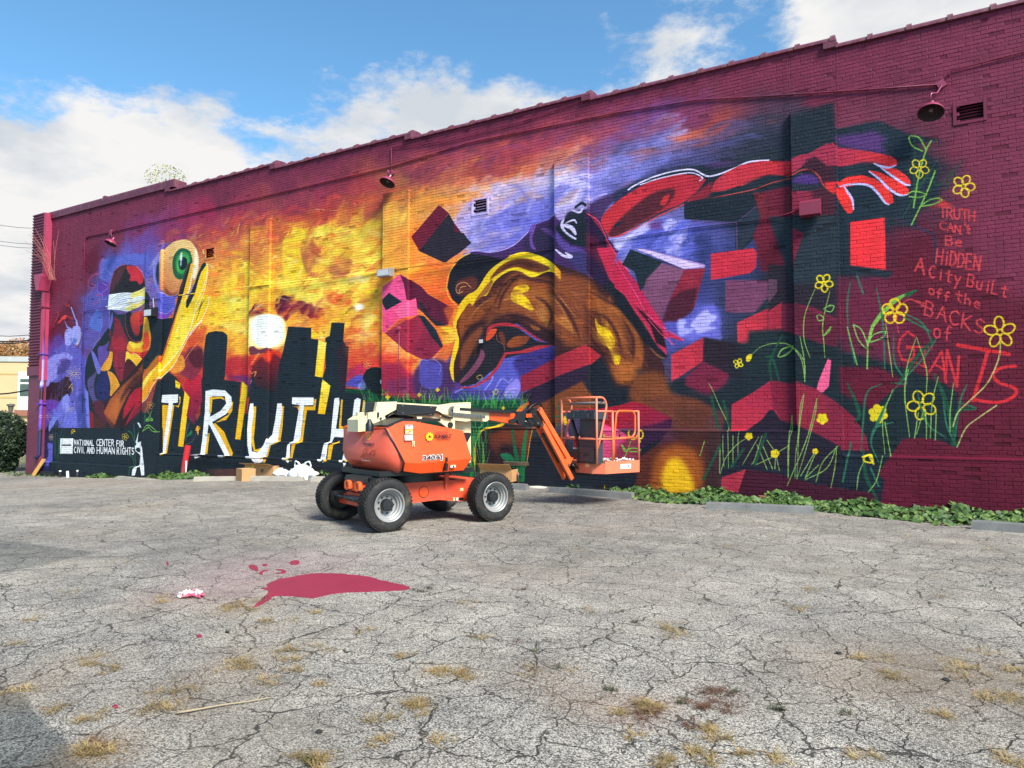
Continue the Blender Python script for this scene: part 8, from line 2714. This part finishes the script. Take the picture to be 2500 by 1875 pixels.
M_bb = mat('buff_brick', 'bfa67e', .8, namp=.05, nscale=.6, bump=.1)
b0 = at_dist(-260, 1060, 62); b1 = at_dist(75, 1060, 58)
b1 = b0 + (b1 - b0) * 1.35
dirv = (b1 - b0); dirv.z = 0; ln = dirv.length; ang = math.atan2(dirv.y, dirv.x)
ztop = at_dist(30, 874, 60).z
base = Vector((b0.x, b0.y, -1.2))
ob = thing('office_building', 'pale yellow brick office block behind the dark bush', 'building', base, ang)
zt = ztop - base.z
def along(px):
    # distance along the facade where a sight line meets it
    d = ray(px, 900); n = Vector((-math.sin(ang), math.cos(ang), 0)); t = (b0 - Vector((0, 0, CAMZ))).dot(n) / d.dot(n)
    p = Vector((0, 0, CAMZ)) + d * t
    return (p - b0).dot(dirv.normalized()), p
def zat(px, py):
    d = ray(px, py); n = Vector((-math.sin(ang), math.cos(ang), 0)); t = (b0 - Vector((0, 0, CAMZ))).dot(n) / d.dot(n)
    return CAMZ + t * d.z - base.z
bm = bmesh.new(); box(bm, 0, ln, 0, 14, 0, zt - .35); bobj('facade', bm, M_bb, ob)
bm = bmesh.new(); box(bm, -.05, ln + .05, -.08, 14, zt - .35, zt); bobj('roof_edge', bm, mat('roof_metal', 'a8aaa8', .5), ob)
w0 = along(46)[0]
zz0, zz1 = zat(54, 990), zat(54, 908)
for k in range(3):
    x0 = w0 + k * 4.4
    bm = bmesh.new(); box(bm, x0, x0 + 2.6, -.06, .0, zz0 - .3, zz1)
    wn = bobj('window', bm, mat('window_panel', 'd8d8d8', .5), ob)
    bm = bmesh.new(); box(bm, x0 + .15, x0 + 2.45, -.09, -.062, zz0 + (zz1 - zz0) * .28, zz0 + (zz1 - zz0) * .64); bobj('pane', bm, mat('window_glass', '42524e', .1), wn)
    bm = bmesh.new(); box(bm, x0 + .15, x0 + 2.45, -.09, -.062, zz0 + (zz1 - zz0) * .70, zz0 + (zz1 - zz0) * .79); bobj('pane', bm, mat('window_glass', '42524e', .1), wn)
    bm = bmesh.new(); box(bm, x0 - .1, x0 + 2.7, -.2, 0, zz0 - .7, zz0 - .3); bobj('sill', bm, mat('sill_brick', '8a5a48', .8), wn)
for j, py in enumerate((913, 970)):
    bm = bmesh.new(); box(bm, 0, ln, -.025, 0, zat(20, py) - .05, zat(20, py) + .05); bobj('brick_band', bm, mat('band_brick', 'b89860', .8), ob)

# leaf-clump crowns
def leaf_cloud(name, centres, n, s, m, parent, seed, flat=1.0):
    rr = random.Random(seed); V_, F_ = [], []
    for i in range(n):
        c, r_ = rr.choice(centres)
        while True:
            p = Vector((rr.uniform(-1, 1), rr.uniform(-1, 1), rr.uniform(-1, 1)))
            if .25 < p.length < 1:
                break
        p = p.normalized() * (p.length ** .6)
        p = Vector(c) + Vector((p.x * r_[0], p.y * r_[1], p.z * r_[2]))
        a = Vector((rr.gauss(0, 1), rr.gauss(0, 1), rr.gauss(0, 1))).normalized() * s * rr.uniform(.6, 1.3)
        b = a.cross(Vector((rr.gauss(0, 1), rr.gauss(0, 1), rr.gauss(0, 1)))).normalized() * s * .6 * rr.uniform(.7, 1.2)
        k = len(V_)
        V_ += [tuple(p - a), tuple(p + b), tuple(p + a), tuple(p - b)]
        F_ += [(k, k + 1, k + 2, k + 3)]
    return obj(name, V_, F_, m, parent)


def folmat(name, c0, c1, c2, sc_=1.5, rough=.6):
    m = bpy.data.materials.new(name); m.use_nodes = True
    t_ = m.node_tree; p = t_.nodes['Principled BSDF']
    g_ = t_.nodes.new('ShaderNodeNewGeometry'); n = t_.nodes.new('ShaderNodeTexNoise'); n.inputs['Scale'].default_value = sc_; n.inputs['Detail'].default_value = 3
    t_.links.new(g_.outputs['Position'], n.inputs['Vector'])
    r = t_.nodes.new('ShaderNodeValToRGB'); t_.links.new(n.outputs[0], r.inputs[0])
    r.color_ramp.elements[0].position = .32; r.color_ramp.elements[0].color = lin(c0); r.color_ramp.elements[1].position = .7; r.color_ramp.elements[1].color = lin(c2)
    e = r.color_ramp.elements.new(.5); e.color = lin(c1)
    t_.links.new(r.outputs[0], p.inputs['Base Color']); p.inputs['Roughness'].default_value = rough
    return m


# dark clipped bush at the corner of the building
c = at_dist(2, 1070, 33.5)
bt, bb_ = at_dist(2, 1001, 33.5).z, at_dist(2, 1138, 33.5).z
rz_ = (bt - bb_) / 2
bush = thing('clipped_bush', 'dense rounded dark green bush left of the maroon corner', 'bush', (c.x, c.y, -.55))
M_bush = folmat('bush_leaves', '16241a', '22361f', '3a4c2a', 4)
hh_ = (bt + bb_) / 2 + .55
cl = [((0, 0, hh_), (1.05, 1.05, rz_ * .92)), ((-.3, .1, hh_ + .2), (.9, .9, rz_ * .8)), ((.15, 0, hh_ - .2), (.85, .9, rz_ * .7)), ((.2, -.15, hh_ + .1), (.85, .9, rz_ * .8)), ((0, 0, .4), (.6, .6, .45))]
leaf_cloud('crown', cl, 15000, .055, M_bush, bush, 4)
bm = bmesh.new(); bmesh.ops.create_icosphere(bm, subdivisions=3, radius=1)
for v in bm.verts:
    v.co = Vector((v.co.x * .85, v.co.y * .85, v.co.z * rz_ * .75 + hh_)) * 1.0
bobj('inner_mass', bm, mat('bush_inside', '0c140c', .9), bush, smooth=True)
for dx in (-.15, .0, .12):
    bm = bmesh.new(); tube(bm, [(dx, 0, 0), (dx * 2.2, .05, hh_ - .6)], .05, 7); bobj('trunk', bm, mat('bark', '4a3e34', .9, bump=.4, bscale=20), bush)

# autumn trees over the office roof
M_aut = folmat('autumn_leaves', '6a5a30', '9a7644', 'a0603c', .35)
M_grn = folmat('thin_leaves', '6a7a3c', '8c9450', 'b0a868', 1.0)
def tree(px, py_base, py_top, dist, spread, label, m, seed, n=4000, s=.28, sparse=False):
    g = at_dist(px, py_base, dist); tp = at_dist(px, py_top, dist)
    z0 = -1.5
    H_ = tp.z - z0
    t = thing('tree', label, 'tree', (g.x, g.y, z0))
    rr = random.Random(seed)
    bm = bmesh.new(); tube(bm, [(0, 0, 0), (.1, 0, H_ * .35), (0, .1, H_ * .62)], [.32, .24, .14], 9); bobj('trunk', bm, mat('bark', '4a3e34', .9), t, smooth=True)
    cs = []
    for k in range(9):
        a = rr.uniform(0, 6.28); q = rr.uniform(.2, .75) * spread
        tip = Vector((math.cos(a) * q, math.sin(a) * q, H_ * rr.uniform(.66, .93)))
        bm = bmesh.new(); tube(bm, [(0, 0, H_ * rr.uniform(.35, .55)), tip * .55 + Vector((0, 0, H_ * .25)), tip], [.1, .06, .025], 6); bobj('branch', bm, mat('bark', '4a3e34', .9), t, smooth=True)
        r0 = spread * rr.uniform(.28, .48) * (.6 if sparse else 1)
        cs.append((tip, (r0, r0, r0 * .72)))
    leaf_cloud('crown', cs, n, s, m, t, seed)
    return t


tree(8, 900, 826, 95, 5.5, 'autumn tree with yellow-brown leaves above the left end of the office roof', M_aut, 31, 11000, .13)
tree(58, 900, 838, 105, 5.0, 'reddish autumn tree between the yellow-brown one and the maroon corner', folmat('rust_leaves', '6c4030', '8c5a40', 'a87848', .4), 32, 11000, .13)
tree(-70, 900, 822, 100, 6, 'tall green and brown tree beyond the office block at the far left', M_aut, 33, 9000, .14)
tree(455, 560, 409, 40, 3.8, 'thin pale green tree top showing above the parapet', M_grn, 34, 4200, .05, True)
tree(506, 560, 424, 42, 2.6, 'second thin tree top just right of the first above the parapet', M_grn, 35, 2000, .05, True)

# lamp post before the office, chain link fence, verge
g = at_dist(26, 1010, 45)
lp = thing('street_lamp', 'slim lamp post with flared head before the office block', 'street lamp', (g.x, g.y, -1.0))
z1 = at_dist(26, 985, 45).z + 1
bm = bmesh.new(); tube(bm, [(0, 0, 0), (0, 0, z1 - .75)], .06, 8); bobj('pole', bm, M_blm, lp, smooth=True)
bm = bmesh.new(); lathe(bm, [(.06, z1 - .65), (.08, z1 - .55), (.13, z1 - .15), (.19, z1 - .12), (.18, z1 - .04), (.001, z1)], 16, 'z'); bobj('lamp_head', bm, mat('lamp_head', '5a5650', .5), lp, auto=True)
# fence
fe = thing('chain_link_fence', 'galvanised chain link fence low behind the bush', 'fence', at_dist(-10, 1120, 38) * 1.0)
fo = fe.location.copy(); fo.z = -.55; fe.location = fo
fd = Vector((1, .12, 0)).normalized()
zf = 1.1
V_, F_ = [], []
bm = bmesh.new()
for k in range(-10, 70):
    a = fd * (k * .12 - 4)
    for s in (1, -1):
        p0_, p1_ = a + Vector((0, 0, 0 if s > 0 else zf)), a + fd * zf + Vector((0, 0, zf if s > 0 else 0))
        beam(bm, p0_, p1_, .006, .006, (0, 1, 0))
stuff(bobj('mesh_wire', bm, M_fgrey, fe))
bm = bmesh.new(); tube(bm, [fd * -5, fd * 6], .02, 6)
for v in bm.verts: v.co.z += zf
bobj('top_rail', bm, M_fgrey, fe)
for k in range(-2, 4):
    bm = bmesh.new(); tube(bm, [fd * k * 2.0, fd * k * 2.0 + Vector((0, 0, zf + .05))], .03, 7); bobj('fence_post', bm, M_fgrey, fe)
# grass verge and pale pavement beyond the corner
gl = []
V_, F_ = [], []
rr = random.Random(9)
M_verge = folmat('verge_grass', '5a6030', '7c7c44', 'a09868', 3)
xv = [(-62, 26), (-28.9, 26), (-28.9, 16.0), (-62, 12)]
vz = []
bm = bmesh.new()
vs = [bm.verts.new((x, y, gz(x, y) + .008)) for x, y in xv]; bm.faces.new(vs)
structure(bobj('grass_verge', bm, M_verge))
bm = bmesh.new()
vs = [bm.verts.new((x, y, -.48 + .012)) for x, y in ((-120, 27), (-27, 27), (-27, 60), (-120, 60))]; bm.faces.new(vs)
structure(bobj('pavement', bm, mat('pale_pavement', 'b8aa94', .8, namp=.08, nscale=1)))
V_, F_ = [], []
for i in range(5000):
    x, y = rr.uniform(-45, -29.1), rr.uniform(14.5, 25)
    h_ = rr.uniform(.04, .16); a = rr.uniform(0, 6.28); k = len(V_); z = gz(x, y)
    V_ += [(x, y, z), (x + .02 * math.cos(a), y + .02 * math.sin(a), z), (x + rr.uniform(-.06, .06), y + rr.uniform(-.06, .06), z + h_)]
    F_ += [(k, k + 1, k + 2)]
stuff(obj('verge_blades', V_, F_, M_verge))

# overhead wires
for k, (a, b, r_, lab) in enumerate((((-60, 536), (100, 558), .02, 'uppermost thin overhead wire left of the roof corner'), ((-60, 576), (100, 596), .02, 'second overhead wire from the top, left of the building'), ((-60, 586), (100, 606), .02, 'third overhead wire, just under the second'),
                                     ((-60, 812), (70, 818), .018, 'thin wire above the pair of thick cables'), ((-60, 826), (70, 831), .035, 'upper of the two thick cables above the autumn trees'), ((-60, 831), (70, 835), .03, 'lower of the two thick cables above the autumn trees'), ((-60, 960), (66, 953), .04, 'dark cable crossing the yellow office facade'))):
    A, B = at_dist(*a, 46), at_dist(*b, 44)
    d = B - A
    P_ = [A + d * t_ + Vector((0, 0, -.12 * math.sin(math.pi * t_))) for t_ in np.linspace(-1.5, 1.6, 14)]
    bm = bmesh.new(); tube(bm, P_, r_, 5)
    o = bobj('overhead_wire', bm, M_hose if k > 2 else M_fgrey, None, smooth=True)
    tag(o, lab, 'wire', 'overhead wires left of the building')

# twigs growing out of the leader head
hx_, hz_ = wall_at(128, 680, PW - .3)
tw = thing('dry_twigs', 'tangle of dry reddish twigs growing out of the leader head', 'twigs', (hx_, PW - .28, hz_))
rr = random.Random(6)
M_twig = mat('twig', '9a5a50', .8)
for k in range(20):
    a = Vector((rr.uniform(-1.6, -.1) if k < 18 else rr.uniform(-.2, .3), rr.uniform(-.5, .1), rr.uniform(.3, 1.9)))
    bm = bmesh.new()
    P_ = [Vector((rr.uniform(-.15, .15), rr.uniform(-.1, .1), -.05)), a * .5 + Vector((rr.uniform(-.1, .1), 0, .25)), a]
    tube(bm, fillet(P_, .4, 4), .0055, 4)
    bobj('twig', bm, M_twig, tw)
